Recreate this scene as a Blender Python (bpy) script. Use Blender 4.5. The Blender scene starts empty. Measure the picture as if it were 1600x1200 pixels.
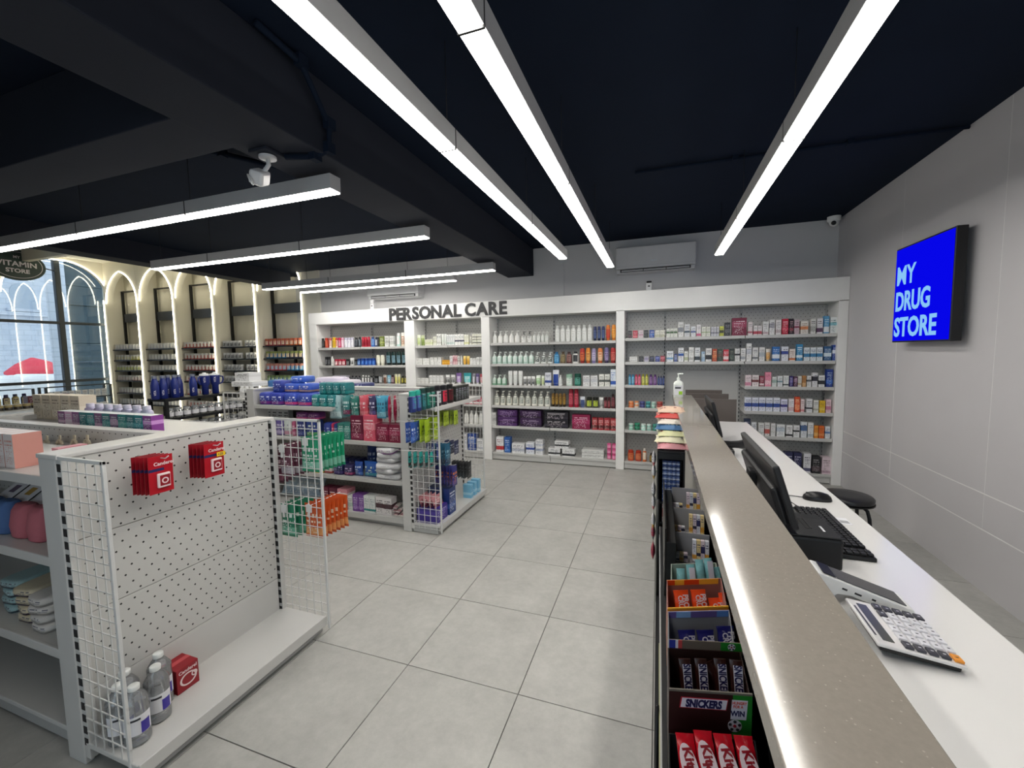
import bpy, bmesh, math, random
from mathutils import Vector, Matrix

S = bpy.context.scene
COL = S.collection
random.seed(11)

# ---------------------------------------------------------------- camera
F = 654.8
YAW, PITCH, ROLL, CAMH = 0.3363051, -0.0785107, -0.0163826, 1.60934
_f = Vector((-math.sin(YAW) * math.cos(PITCH), math.cos(YAW) * math.cos(PITCH), math.sin(PITCH)))
_r = Vector((math.cos(YAW), math.sin(YAW), 0))
_u = _r.cross(_f)
CR = _r * math.cos(ROLL) + _u * math.sin(ROLL)
CU = -_r * math.sin(ROLL) + _u * math.cos(ROLL)
CAMP = Vector((0, 0, CAMH))
cam_d = bpy.data.cameras.new('camera')
cam_d.sensor_fit = 'HORIZONTAL'
cam_d.sensor_width = 36.0
cam_d.lens = F / 1600 * 36.0
cam_d.clip_start = 0.02
cam_d.clip_end = 200
cam = bpy.data.objects.new('camera', cam_d)
COL.objects.link(cam)
cam.matrix_world = Matrix(((CR.x, CU.x, -_f.x, 0), (CR.y, CU.y, -_f.y, 0), (CR.z, CU.z, -_f.z, CAMH), (0, 0, 0, 1)))
S.camera = cam


def at(x, y, X=None, Y=None, Z=None):
    """point of the room seen at photo pixel (x, y) on the plane X, Y or Z = value"""
    d = CR * ((x - 800) / F) - CU * ((y - 600) / F) + _f
    t = X / d.x if X is not None else Y / d.y if Y is not None else (Z - CAMH) / d.z
    return CAMP + d * t


# ---------------------------------------------------------------- world, exposure
S.view_settings.view_transform = 'Standard'
S.view_settings.look = 'None'
S.view_settings.exposure = 0.0
S.view_settings.gamma = 1.0
S.view_settings.use_curve_mapping = False
S.cycles.use_denoising = True
S.cycles.max_bounces = 8
S.cycles.diffuse_bounces = 5
S.cycles.transparent_max_bounces = 12
S.cycles.sample_clamp_indirect = 6.0
S.cycles.caustics_reflective = False
S.cycles.caustics_refractive = False
LAMP = 25.0          # emission of the linear pendants
SKY = 2.1            # overcast daylight outside the shop window
LED = 16.0
world = bpy.data.worlds.new('overcast_sky')
S.world = world
world.use_nodes = True
wb = world.node_tree.nodes['Background']
wb.inputs['Color'].default_value = (0.91, 0.955, 1.0, 1)
wb.inputs['Strength'].default_value = SKY


# ---------------------------------------------------------------- materials
def hx(s):
    s = s.lstrip('#')
    if len(s) == 3:
        s = ''.join(c * 2 for c in s)
    v = [int(s[i:i + 2], 16) / 255 for i in (0, 2, 4)]
    return tuple(c / 12.92 if c <= 0.04045 else ((c + 0.055) / 1.055) ** 2.4 for c in v)


MATS = {}


def N(nt, typ, **kw):
    n = nt.nodes.new(typ)
    for k, v in kw.items():
        setattr(n, k, v)
    return n


def mth(nt, op, a, b=None, c=None):
    n = nt.nodes.new('ShaderNodeMath')
    n.operation = op
    for i, v in enumerate((a, b, c)):
        if v is None:
            continue
        if isinstance(v, (int, float)):
            n.inputs[i].default_value = v
        else:
            nt.links.new(v, n.inputs[i])
    return n.outputs[0]


def mixc(nt, f, a, b):
    n = nt.nodes.new('ShaderNodeMix')
    n.data_type = 'RGBA'
    for sock, v in ((n.inputs[0], f), (n.inputs[6], a), (n.inputs[7], b)):
        if isinstance(v, (int, float)):
            sock.default_value = v
        elif isinstance(v, tuple):
            sock.default_value = (*v[:3], 1)
        else:
            nt.links.new(v, sock)
    return n.outputs[2]


def base_mat(name):
    m = bpy.data.materials.new(name)
    m.use_nodes = True
    nt = m.node_tree
    return m, nt, nt.nodes['Principled BSDF']


def mat(name, col, rough=0.5, metal=0.0, var=0.06, scale=8.0, bump=0.0, bscale=60.0, coat=0.0, spec=0.5):
    """plain painted / moulded surface with a little procedural tone variation and relief"""
    if name in MATS:
        return MATS[name]
    m, nt, p = base_mat(name)
    c = hx(col) if isinstance(col, str) else col
    tc = N(nt, 'ShaderNodeTexCoord')
    nz = N(nt, 'ShaderNodeTexNoise')
    nz.inputs['Scale'].default_value = scale
    nz.inputs['Detail'].default_value = 4
    nt.links.new(tc.outputs['Object'], nz.inputs['Vector'])
    lo = tuple(v * (1 - var) for v in c)
    hi = tuple(min(1, v * (1 + var)) for v in c)
    nt.links.new(mixc(nt, nz.outputs['Fac'], lo, hi), p.inputs['Base Color'])
    p.inputs['Roughness'].default_value = rough
    p.inputs['Metallic'].default_value = metal
    p.inputs['Coat Weight'].default_value = coat
    p.inputs['Specular IOR Level'].default_value = spec
    if bump:
        nb = N(nt, 'ShaderNodeTexNoise')
        nb.inputs['Scale'].default_value = bscale
        nb.inputs['Detail'].default_value = 3
        nt.links.new(tc.outputs['Object'], nb.inputs['Vector'])
        bp = N(nt, 'ShaderNodeBump')
        bp.inputs['Strength'].default_value = bump
        bp.inputs['Distance'].default_value = 0.004
        nt.links.new(nb.outputs['Fac'], bp.inputs['Height'])
        nt.links.new(bp.outputs['Normal'], p.inputs['Normal'])
    MATS[name] = m
    return m


def emit(name, col, strength):
    if name in MATS:
        return MATS[name]
    m, nt, p = base_mat(name)
    c = hx(col) if isinstance(col, str) else col
    p.inputs['Base Color'].default_value = (*(v * .02 for v in c), 1)
    p.inputs['Emission Color'].default_value = (*c, 1)
    p.inputs['Emission Strength'].default_value = strength
    p.inputs['Specular IOR Level'].default_value = 0.0
    p.inputs['Roughness'].default_value = 0.5
    MATS[name] = m
    return m


def glassy(name, tint, gloss=0.08, rough=0.02, opac=0.0):
    """thin clear sheet: tinted see-through with a mirror reflection"""
    if name in MATS:
        return MATS[name]
    m, nt, p = base_mat(name)
    out = nt.nodes['Material Output']
    tr = N(nt, 'ShaderNodeBsdfTransparent')
    tr.inputs['Color'].default_value = (*tint, 1)
    p.inputs['Base Color'].default_value = (*tint, 1)
    p.inputs['Roughness'].default_value = 0.25
    gl = N(nt, 'ShaderNodeBsdfGlossy')
    gl.inputs['Roughness'].default_value = rough
    fr = N(nt, 'ShaderNodeFresnel')
    fr.inputs['IOR'].default_value = 1.45
    m0 = N(nt, 'ShaderNodeMixShader')
    m0.inputs[0].default_value = opac
    nt.links.new(tr.outputs[0], m0.inputs[1])
    nt.links.new(p.outputs[0], m0.inputs[2])
    mx = N(nt, 'ShaderNodeMixShader')
    nt.links.new(mth(nt, 'ADD', fr.outputs[0], gloss), mx.inputs[0])
    nt.links.new(m0.outputs[0], mx.inputs[1])
    nt.links.new(gl.outputs[0], mx.inputs[2])
    nt.links.new(mx.outputs[0], out.inputs['Surface'])
    MATS[name] = m
    return m


def pegboard():
    """powder-coated steel with staggered punched holes"""
    if 'pegboard' in MATS:
        return MATS['pegboard']
    m, nt, p = base_mat('pegboard')
    tc = N(nt, 'ShaderNodeTexCoord')
    geo = N(nt, 'ShaderNodeNewGeometry')
    sp = N(nt, 'ShaderNodeSeparateXYZ')
    nt.links.new(geo.outputs['Position'], sp.inputs[0])
    u = mth(nt, 'ADD', sp.outputs[0], sp.outputs[1])
    v = sp.outputs[2]
    P = 0.0375
    row = mth(nt, 'FLOOR', mth(nt, 'DIVIDE', v, P))
    uu = mth(nt, 'ADD', mth(nt, 'DIVIDE', u, P * 1.3), mth(nt, 'MULTIPLY', row, 0.5))
    du = mth(nt, 'MULTIPLY', mth(nt, 'SUBTRACT', mth(nt, 'FRACT', uu), 0.5), P * 1.3)
    dv = mth(nt, 'MULTIPLY', mth(nt, 'SUBTRACT', mth(nt, 'FRACT', mth(nt, 'DIVIDE', v, P)), 0.5), P)
    d = mth(nt, 'SQRT', mth(nt, 'ADD', mth(nt, 'POWER', du, 2), mth(nt, 'POWER', dv, 2)))
    hole = mth(nt, 'LESS_THAN', d, 0.0042)
    nz = N(nt, 'ShaderNodeTexNoise')
    nz.inputs['Scale'].default_value = 5
    nt.links.new(tc.outputs['Object'], nz.inputs['Vector'])
    c = mixc(nt, nz.outputs['Fac'], (0.51, 0.505, 0.485), (0.57, 0.562, 0.54))
    nt.links.new(mixc(nt, hole, c, (0.02, 0.02, 0.02)), p.inputs['Base Color'])
    p.inputs['Roughness'].default_value = 0.38
    MATS['pegboard'] = m
    return m


def attr(nt, nm):
    a = N(nt, 'ShaderNodeAttribute')
    a.attribute_type = 'OBJECT'
    a.attribute_name = nm
    return a


def print_mat(name, style, rough=0.35, bump=0.0, coat=0.0):
    """printed packaging: ground colour c1, panels and blocks c2, lines of small print c3 (per-object colours)"""
    if name in MATS:
        return MATS[name]
    m, nt, p = base_mat(name)
    tc = N(nt, 'ShaderNodeTexCoord')
    sp = N(nt, 'ShaderNodeSeparateXYZ')
    nt.links.new(tc.outputs['Generated'], sp.inputs[0])
    u, w, v = sp.outputs[0], sp.outputs[1], sp.outputs[2]
    c1, c2, c3 = attr(nt, 'c1').outputs['Color'], attr(nt, 'c2').outputs['Color'], attr(nt, 'c3').outputs['Color']
    s = attr(nt, 'seed').outputs['Fac']

    def rng(x, a, b):
        return mth(nt, 'MULTIPLY', mth(nt, 'GREATER_THAN', x, a), mth(nt, 'LESS_THAN', x, b))

    def text(rows, cols, th):
        line = mth(nt, 'FLOOR', mth(nt, 'MULTIPLY', v, rows))
        cb = N(nt, 'ShaderNodeCombineXYZ')
        nt.links.new(mth(nt, 'MULTIPLY', u, cols), cb.inputs[0])
        nt.links.new(mth(nt, 'MULTIPLY', line, 3.7), cb.inputs[1])
        nt.links.new(mth(nt, 'MULTIPLY', s, 9.1), cb.inputs[2])
        nz = N(nt, 'ShaderNodeTexNoise')
        nz.inputs['Scale'].default_value = 1.0
        nz.inputs['Detail'].default_value = 1.0
        nt.links.new(cb.outputs[0], nz.inputs['Vector'])
        on = mth(nt, 'GREATER_THAN', nz.outputs['Fac'], th)
        gap = mth(nt, 'LESS_THAN', mth(nt, 'FRACT', mth(nt, 'MULTIPLY', v, rows)), 0.55)
        return mth(nt, 'MULTIPLY', on, gap)

    col = c1
    if style == 'carton':
        a0 = mth(nt, 'ADD', 0.05, mth(nt, 'MULTIPLY', mth(nt, 'FRACT', mth(nt, 'MULTIPLY', s, 3.3)), 0.45))
        a1 = mth(nt, 'ADD', a0, mth(nt, 'ADD', 0.12, mth(nt, 'MULTIPLY', mth(nt, 'FRACT', mth(nt, 'MULTIPLY', s, 7.7)), 0.22)))
        band = mth(nt, 'MULTIPLY', mth(nt, 'GREATER_THAN', v, a0), mth(nt, 'LESS_THAN', v, a1))
        col = mixc(nt, band, col, c2)
        logo = mth(nt, 'MULTIPLY', mth(nt, 'MULTIPLY', rng(v, 0.66, 0.82), rng(u, 0.12, 0.88)), text(6.5, 11, 0.42))
        small = mth(nt, 'MULTIPLY', mth(nt, 'MULTIPLY', rng(v, 0.1, 0.62), rng(u, 0.12, 0.8)), text(17, 16, 0.56))
        col = mixc(nt, mth(nt, 'MAXIMUM', logo, small), col, c3)
    elif style == 'label':
        lab = mth(nt, 'MULTIPLY', rng(v, 0.16, 0.72), rng(u, 0.1, 0.9))
        col = mixc(nt, lab, col, c2)
        logo = mth(nt, 'MULTIPLY', mth(nt, 'MULTIPLY', rng(v, 0.46, 0.66), rng(u, 0.2, 0.8)), text(7, 7, 0.42))
        small = mth(nt, 'MULTIPLY', mth(nt, 'MULTIPLY', rng(v, 0.2, 0.44), rng(u, 0.25, 0.75)), text(20, 12, 0.52))
        col = mixc(nt, mth(nt, 'MAXIMUM', logo, small), col, c3)
    elif style == 'film':
        band = rng(v, 0.08, 0.3)
        col = mixc(nt, band, col, c2)
        logo = mth(nt, 'MULTIPLY', mth(nt, 'MULTIPLY', rng(v, 0.45, 0.8), rng(u, 0.1, 0.9)), text(5, 8, 0.5))
        small = mth(nt, 'MULTIPLY', mth(nt, 'MULTIPLY', rng(v, 0.1, 0.42), rng(u, 0.12, 0.7)), text(15, 13, 0.56))
        col = mixc(nt, mth(nt, 'MAXIMUM', logo, small), col, c3)
    nt.links.new(col, p.inputs['Base Color'])
    p.inputs['Roughness'].default_value = rough
    p.inputs['Coat Weight'].default_value = coat
    if bump:
        nb = N(nt, 'ShaderNodeTexNoise')
        nb.inputs['Scale'].default_value = 35
        nb.inputs['Detail'].default_value = 3
        nt.links.new(tc.outputs['Object'], nb.inputs['Vector'])
        bp = N(nt, 'ShaderNodeBump')
        bp.inputs['Strength'].default_value = bump
        bp.inputs['Distance'].default_value = 0.05
        nt.links.new(nb.outputs['Fac'], bp.inputs['Height'])
        nt.links.new(bp.outputs['Normal'], p.inputs['Normal'])
    MATS[name] = m
    return m


def attr_mat(name, a, rough=0.35, coat=0.0, var=0.05):
    if name in MATS:
        return MATS[name]
    m, nt, p = base_mat(name)
    tc = N(nt, 'ShaderNodeTexCoord')
    nz = N(nt, 'ShaderNodeTexNoise')
    nz.inputs['Scale'].default_value = 6
    nt.links.new(tc.outputs['Object'], nz.inputs['Vector'])
    c = attr(nt, a).outputs['Color']
    dk = N(nt, 'ShaderNodeMix')
    dk.data_type = 'RGBA'
    dk.blend_type = 'MULTIPLY'
    dk.inputs[0].default_value = 1
    nt.links.new(c, dk.inputs[6])
    nt.links.new(mixc(nt, nz.outputs['Fac'], (1 - var,) * 3, (1.0, 1.0, 1.0)), dk.inputs[7])
    nt.links.new(dk.outputs[2], p.inputs['Base Color'])
    p.inputs['Roughness'].default_value = rough
    p.inputs['Coat Weight'].default_value = coat
    MATS[name] = m
    return m


def tile_mat():
    m, nt, p = base_mat('floor_tile')
    geo = N(nt, 'ShaderNodeNewGeometry')
    oi = N(nt, 'ShaderNodeObjectInfo')
    add = N(nt, 'ShaderNodeVectorMath')
    cb = N(nt, 'ShaderNodeCombineXYZ')
    nt.links.new(mth(nt, 'MULTIPLY', oi.outputs['Random'], 40), cb.inputs[2])
    nt.links.new(geo.outputs['Position'], add.inputs[0])
    nt.links.new(cb.outputs[0], add.inputs[1])
    a = N(nt, 'ShaderNodeTexNoise')
    a.inputs['Scale'].default_value = 3.5
    a.inputs['Detail'].default_value = 8
    a.inputs['Roughness'].default_value = 0.68
    b = N(nt, 'ShaderNodeTexNoise')
    b.inputs['Scale'].default_value = 22
    b.inputs['Detail'].default_value = 6
    b.inputs['Roughness'].default_value = 0.7
    nt.links.new(add.outputs[0], a.inputs['Vector'])
    nt.links.new(add.outputs[0], b.inputs['Vector'])
    rp = N(nt, 'ShaderNodeValToRGB')
    rp.color_ramp.elements[0].position = 0.33
    rp.color_ramp.elements[0].color = (0.33, 0.325, 0.305, 1)
    rp.color_ramp.elements[1].position = 0.68
    rp.color_ramp.elements[1].color = (0.47, 0.465, 0.44, 1)
    nt.links.new(mth(nt, 'ADD', mth(nt, 'MULTIPLY', a.outputs['Fac'], 0.6), mth(nt, 'MULTIPLY', b.outputs['Fac'], 0.4)), rp.inputs[0])
    nt.links.new(rp.outputs[0], p.inputs['Base Color'])
    nt.links.new(mth(nt, 'ADD', 0.34, mth(nt, 'MULTIPLY', b.outputs['Fac'], 0.2)), p.inputs['Roughness'])
    MATS['floor_tile'] = m
    return m


def quartz_mat():
    m, nt, p = base_mat('beige_quartz')
    tc = N(nt, 'ShaderNodeTexCoord')
    a = N(nt, 'ShaderNodeTexNoise')
    a.inputs['Scale'].default_value = 130
    a.inputs['Detail'].default_value = 3
    b = N(nt, 'ShaderNodeTexVoronoi')
    b.inputs['Scale'].default_value = 90
    for q in (a, b):
        nt.links.new(tc.outputs['Object'], q.inputs['Vector'])
    c = mixc(nt, a.outputs['Fac'], (0.225, 0.20, 0.172), (0.275, 0.248, 0.215))
    c = mixc(nt, mth(nt, 'LESS_THAN', b.outputs['Distance'], 0.12), c, (0.34, 0.31, 0.27))
    nt.links.new(c, p.inputs['Base Color'])
    p.inputs['Roughness'].default_value = 0.11
    MATS['beige_quartz'] = m
    return m


# palette of the fittings
M_STEEL = mat('grey_white_powder_coat', (0.55, 0.545, 0.53), 0.35, var=0.04)
M_STEELG = mat('grey_steel', (0.42, 0.42, 0.415), 0.4, var=0.05)
M_WIRE = mat('pale_wire', (0.62, 0.62, 0.61), 0.3, var=0.03)
M_DARK = mat('dark_recess', (0.012, 0.012, 0.013), 0.7)
M_BLACK = mat('black_plastic', (0.008, 0.008, 0.009), 0.35, spec=0.4)
M_BLACKM = mat('black_painted_metal', (0.009, 0.0095, 0.011), 0.45, spec=0.3)
M_WHITE = mat('white_lacquer', (0.84, 0.835, 0.82), 0.35, var=0.03)
M_WTOP = mat('white_gloss_worktop', (0.74, 0.73, 0.72), 0.12, var=0.02, scale=3)
M_NAVY = mat('navy_black_ceiling_paint', (0.0072, 0.0128, 0.0265), 0.85, var=0.15, scale=3, bump=0.1, spec=0.12)
M_BEAM = mat('bounce_lit_navy_beam', (0.0185, 0.022, 0.033), 0.8, var=0.12, scale=3, bump=0.1, spec=0.2)  # the ceiling's navy made greyer: bounced light put into the colour
M_WALL = mat('grey_white_wall_paint', (0.565, 0.55, 0.565), 0.42, var=0.03, scale=2, bump=0.05, bscale=200)
M_JOINT = mat('pale_joint_filler', (0.80, 0.79, 0.78), 0.5)
M_WALLB = mat('grey_back_wall_paint', (0.60, 0.595, 0.60), 0.6, var=0.05, scale=2, bump=0.05)
M_CREAM = mat('cream_plaster', (0.80, 0.775, 0.68), 0.6, var=0.04, scale=2, bump=0.06)
M_ALU = mat('grey_aluminium', (0.45, 0.45, 0.455), 0.45, metal=0.0)
M_GROUT = mat('dark_grout', (0.11, 0.108, 0.10), 0.85)
M_TILE = tile_mat()
M_QUARTZ = quartz_mat()
M_PEG = pegboard()
M_LAMP = emit('lamp_diffuser', (1.0, 0.965, 0.90), LAMP)
M_LED = emit('led_strip', (1.0, 0.92, 0.70), LED)
M_CLEAR = glassy('clear_acrylic', (0.93, 0.94, 0.94), 0.05, 0.03)
M_GLASS = glassy('window_glass', (0.86, 0.93, 0.97), 0.05, 0.01)
M_PET = glassy('clear_bottle_plastic', (0.80, 0.82, 0.84), 0.06, 0.08, 0.22)

C_CARTON = print_mat('printed_carton', 'carton', 0.38)
C_LABEL = print_mat('labelled_plastic', 'label', 0.3)
C_FILM = print_mat('printed_film', 'film', 0.28, bump=0.35)
C_1 = attr_mat('moulded_colour_one', 'c1', 0.33)
C_2 = attr_mat('moulded_colour_two', 'c2', 0.33)
C_3 = attr_mat('moulded_colour_three', 'c3', 0.33)

# ---------------------------------------------------------------- object helpers
OFF = {}
MESH = {}


def link(name, data, parent=None, loc=(0, 0, 0), rot=None):
    """loc is in world space when the parent is unrotated; children get their offset from the parent"""
    o = bpy.data.objects.new(name, data)
    COL.objects.link(o)
    L = Vector(loc)
    OFF[o.name] = L
    if parent is not None:
        o.parent = parent
        o.location = L - OFF[parent.name]
    else:
        o.location = L
    if rot:
        o.rotation_euler = rot
    return o


def tag(o, label=None, cat=None, group=None, kind=None):
    if label:
        o['label'] = label
    if cat:
        o['category'] = cat
    if group:
        o['group'] = group
    if kind:
        o['kind'] = kind
    return o


def thing(name, label, cat, loc, group=None, kind=None, rot=None):
    return tag(link(name, None, None, loc, rot), label, cat, group, kind)


def mesh(key, verts, faces, mats, fm=None, smooth=False):
    me = bpy.data.meshes.new(key)
    me.from_pydata(verts, [], faces)
    for m in mats:
        me.materials.append(m)
    if fm:
        for p, i in zip(me.polygons, fm):
            p.material_index = i
    if smooth:
        for p in me.polygons:
            p.use_smooth = True
    me.update()
    return me


BOXF = [(0, 3, 2, 1), (4, 5, 6, 7), (0, 1, 5, 4), (1, 2, 6, 5), (2, 3, 7, 6), (3, 0, 4, 7)]


def boxv(x0, x1, y0, y1, z0, z1):
    return [(x0, y0, z0), (x1, y0, z0), (x1, y1, z0), (x0, y1, z0), (x0, y0, z1), (x1, y0, z1), (x1, y1, z1), (x0, y1, z1)]


def box_mesh(w, d, h, m, bev=0.0):
    key = ('box', round(w, 4), round(d, 4), round(h, 4), m.name, bev)
    if key in MESH:
        return MESH[key]
    v = boxv(-w / 2, w / 2, -d / 2, d / 2, -h / 2, h / 2)
    me = mesh('box', v, BOXF, [m])
    if bev:
        bm = bmesh.new()
        bm.from_mesh(me)
        bmesh.ops.bevel(bm, geom=list(bm.edges), offset=min(bev, w * .45, d * .45, h * .45), segments=2, profile=0.5, affect='EDGES')
        bm.to_mesh(me)
        bm.free()
        for p in me.polygons:
            p.use_smooth = False
    MESH[key] = me
    return me


def box(name, parent, x0, x1, y0, y1, z0, z1, m, bev=0.0, rot=None):
    me = box_mesh(x1 - x0, y1 - y0, z1 - z0, m, bev)
    return link(name, me, parent, ((x0 + x1) / 2, (y0 + y1) / 2, (z0 + z1) / 2), rot)


def boxes(name, parent, lst, m, loc=(0, 0, 0), kind='stuff', rot=None):
    """many small pieces as one part"""
    v, f = [], []
    for b in lst:
        n = len(v)
        v += boxv(*b)
        f += [tuple(i + n for i in q) for q in BOXF]
    v = [(a - loc[0], b - loc[1], c - loc[2]) for a, b, c in v]
    o = link(name, mesh(name, v, f, [m]), parent, loc, rot)
    if kind:
        o['kind'] = kind
    return o


def tube_mesh(pts, r, m, n=8, caps=True):
    """round tube along a polyline"""
    v, f = [], []
    P = [Vector(p) for p in pts]
    up = None
    for i, p in enumerate(P):
        d = (P[min(i + 1, len(P) - 1)] - P[max(i - 1, 0)]).normalized()
        if up is None:
            up = Vector((0, 0, 1)) if abs(d.z) < 0.9 else Vector((1, 0, 0))
        a = d.cross(up).normalized()
        b = a.cross(d).normalized()
        up = b
        for k in range(n):
            t = 2 * math.pi * k / n
            v.append(tuple(p + a * (r * math.cos(t)) + b * (r * math.sin(t))))
    for i in range(len(P) - 1):
        for k in range(n):
            k2 = (k + 1) % n
            f.append((i * n + k, i * n + k2, (i + 1) * n + k2, (i + 1) * n + k))
    if caps:
        f.append(tuple(reversed(range(n))))
        f.append(tuple((len(P) - 1) * n + k for k in range(n)))
    return mesh('tube', v, f, [m], smooth=True)


def tube(name, parent, pts, r, m, n=8):
    o = Vector(pts[0])
    return link(name, tube_mesh([Vector(p) - o for p in pts], r, m, n), parent, o)


def lathe_mesh(prof, mats, n=14, sx=1.0, sy=1.0, smooth=True):
    """prof: (radius, z, material of the band above)"""
    v, f, fm = [], [], []
    for r, z, _ in prof:
        for k in range(n):
            t = 2 * math.pi * (k + 0.5) / n
            v.append((r * sx * math.cos(t), r * sy * math.sin(t), z))
    for i in range(len(prof) - 1):
        for k in range(n):
            k2 = (k + 1) % n
            f.append((i * n + k, i * n + k2, (i + 1) * n + k2, (i + 1) * n + k))
            fm.append(prof[i][2])
    f.append(tuple(reversed(range(n))))
    fm.append(prof[0][2])
    f.append(tuple((len(prof) - 1) * n + k for k in range(n)))
    fm.append(prof[-1][2])
    me = mesh('turned', v, f, mats, fm, smooth)
    if smooth:
        for p in list(me.polygons)[-2:]:
            p.use_smooth = False
        try:
            me.set_sharp_from_angle(angle=math.radians(50))
        except Exception:
            pass
    return me


def annulus(ro, ri, m, n=24, sy=1.0, t=.0006):
    """flat printed ring"""
    v, f = [], []
    for k in range(n):
        c, s = math.cos(2 * math.pi * k / n), math.sin(2 * math.pi * k / n) * sy
        v += [(ro * c, ro * s, 0), (ro * c, ro * s, t), (ri * c, ri * s, t), (ri * c, ri * s, 0)]
    for k in range(n):
        p, q = k * 4, (k + 1) % n * 4
        f += [(p, q, q + 1, p + 1), (p + 1, q + 1, q + 2, p + 2), (p + 2, q + 2, q + 3, p + 3)]
    return mesh('ring', v, f, [m])


def text_mesh(body, size, m, depth=0.002, bold=0.0, sx=1.0, shear=0.0, center=True):
    key = ('txt', body, size, m.name, depth, bold, sx, shear, center)
    if key in MESH:
        return MESH[key]
    cu = bpy.data.curves.new('lettering', 'FONT')
    cu.body = body
    cu.size = size
    cu.extrude = depth / 2
    cu.offset = bold
    cu.shear = shear
    cu.resolution_u = 3
    cu.align_x = 'CENTER' if center else 'LEFT'
    tmp = bpy.data.objects.new('tmp', cu)
    COL.objects.link(tmp)
    bpy.context.view_layer.update()
    me = bpy.data.meshes.new_from_object(tmp.evaluated_get(bpy.context.evaluated_depsgraph_get()))
    bpy.data.objects.remove(tmp)
    bpy.data.curves.remove(cu)
    me.materials.clear()
    me.materials.append(m)
    if me.vertices:
        ys = [q.co.y for q in me.vertices]
        cy = (min(ys) + max(ys)) / 2
        for q in me.vertices:
            q.co.x *= sx
            q.co.y -= cy
    MESH[key] = me
    return me


# text faces: normal towards -Y, +X, up
R_FRONT = (math.pi / 2, 0, 0)
R_RIGHT = (math.pi / 2, 0, math.pi / 2)
R_LEFT = (math.pi / 2, 0, -math.pi / 2)

# ================================================================ THE ROOM
BX = 2.0            # right wall
BY = 6.07           # back wall
CZ = 3.10           # ceiling
LX = -12.0          # window wall on the far left
NY = -2.6           # behind the camera


def struct(o):
    o['kind'] = 'structure'
    return o


# floor of 60 cm tiles over a grout bed
floor = struct(link('floor', box_mesh(BX - LX + 0.3, BY - NY + 0.5, 0.1, M_GROUT), None, ((BX + LX) / 2, (BY + NY) / 2, -0.055)))
T0X, T0Y, TX, TY = -1.2064, 1.7478, 0.6, 0.605
tile_me = box_mesh(TX - 0.004, TY - 0.004, 0.012, M_TILE, 0.0012)
for i in range(-16, 6):
    for j in range(-5, 8):
        x, y = T0X + (i + .5) * TX, T0Y + (j + .5) * TY
        if x < -8.4 and j < 1 or y > BY + .3 or x < -10.6:
            continue
        link('tile', tile_me, floor, (x, y, -0.006))

# right wall: grey panels with pale joints
wr = struct(link('wall_right', box_mesh(0.12, BY - NY + 1.2, CZ + .9, M_JOINT), None, (BX + 0.0608, (BY + NY) / 2 + .3, CZ / 2 + .45)))
zs = [0, 0.402, 0.637, CZ]
ys_low = [NY - .1, BY + .5]
ys_up = [NY - .1, -0.1, 1.12, 2.33, 3.50, 4.66, 5.87, BY + .5]
for a, b, ysx in ((0, 1, ys_low), (1, 2, ys_up), (2, 3, ys_up)):
    for k in range(len(ysx) - 1):
        g = 0.0022
        gt = 0.0
        box('panel', wr, BX, BX + 0.03, ysx[k] + g, ysx[k + 1] - g, zs[a] + (g if a else 0), zs[b] - (g if b < 3 else gt), M_WALL, 0.0006)

for z in zs[1:3]:
    box('joint_bead', wr, BX - .0012, BX + .002, NY, BY - .38, z - .003, z + .003, M_JOINT)
box('joint_bead', wr, BX - .0012, BX + .002, 4.657, 4.663, .402, 1.66, M_JOINT)

# back wall above and behind the fixtures
wb_ = struct(link('wall_back', box_mesh(BX + 6.75, 0.12, CZ + .9, M_WALLB), None, ((BX - 6.55) / 2, BY + 0.4, (CZ + .9) / 2)))
box('pilaster', wb_, -1.74, -1.30, BY - .015, BY + .34, 2.3, CZ, M_WALLB)
box('upper_face', wb_, -1.30, BX, BY, BY + .34, 2.2, CZ, M_WALLB)
box('upper_face', wb_, -6.0, -1.74, BY, BY + .34, 2.2, CZ, M_WALLB)
# unseen glazed shop front, added behind the camera to let daylight onto the walls
wf = struct(link('added_window', None, None, (-2, NY, 0)))
M_MULL = mat('dark_teal_window_frame', (0.014, 0.024, 0.034), 0.4)
wfx = [-2.2, -.1, BX]
for k in range(2):
    box('pane', wf, wfx[k] + .04, wfx[k + 1] - .04, NY - .005, NY + .005, .12, 2.95, M_GLASS)
for x in wfx:
    box('mullion', wf, x - .04, x + .04, NY - .04, NY + .04, 0, CZ, M_MULL)
box('transom', wf, wfx[0], BX, NY - .04, NY + .04, 2.95, CZ, M_MULL)
box('sill', wf, wfx[0], BX, NY - .04, NY + .04, 0, .12, M_MULL)
struct(link('wall_front', box_mesh(wfx[0] - LX + .2, 0.12, 3.9, M_WALL), None, ((wfx[0] + LX) / 2, NY - .06, 1.95)))

# ceiling slab, beams
ceil = struct(link('ceiling', box_mesh(BX + 6.75, BY - NY + 1, 0.12, M_NAVY), None, ((BX - 6.55) / 2, (BY + NY) / 2 + .2, CZ + 0.06)))
ceil2 = struct(link('ceiling_raised', box_mesh(5.9, BY - NY + 1, 0.12, M_WHITE), None, (-9.45, (BY + NY) / 2 + .2, 3.98)))
b1 = struct(link('trim_1', box_mesh(0.40, BY - NY, CZ - 2.712, M_BEAM, 0.006), None, (-1.955, (BY + NY) / 2, (CZ + 2.712) / 2)))
b2 = struct(link('trim_2', box_mesh(4.9, 0.31, CZ - 2.715, M_BEAM, 0.006), None, (-4.6, 1.565, (CZ + 2.715) / 2)))
b3 = struct(link('trim_3', box_mesh(0.30, BY - NY, 3.92 - 2.85, M_BEAM, 0.006), None, (-6.55, (BY + NY) / 2, (3.92 + 2.85) / 2)))


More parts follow.
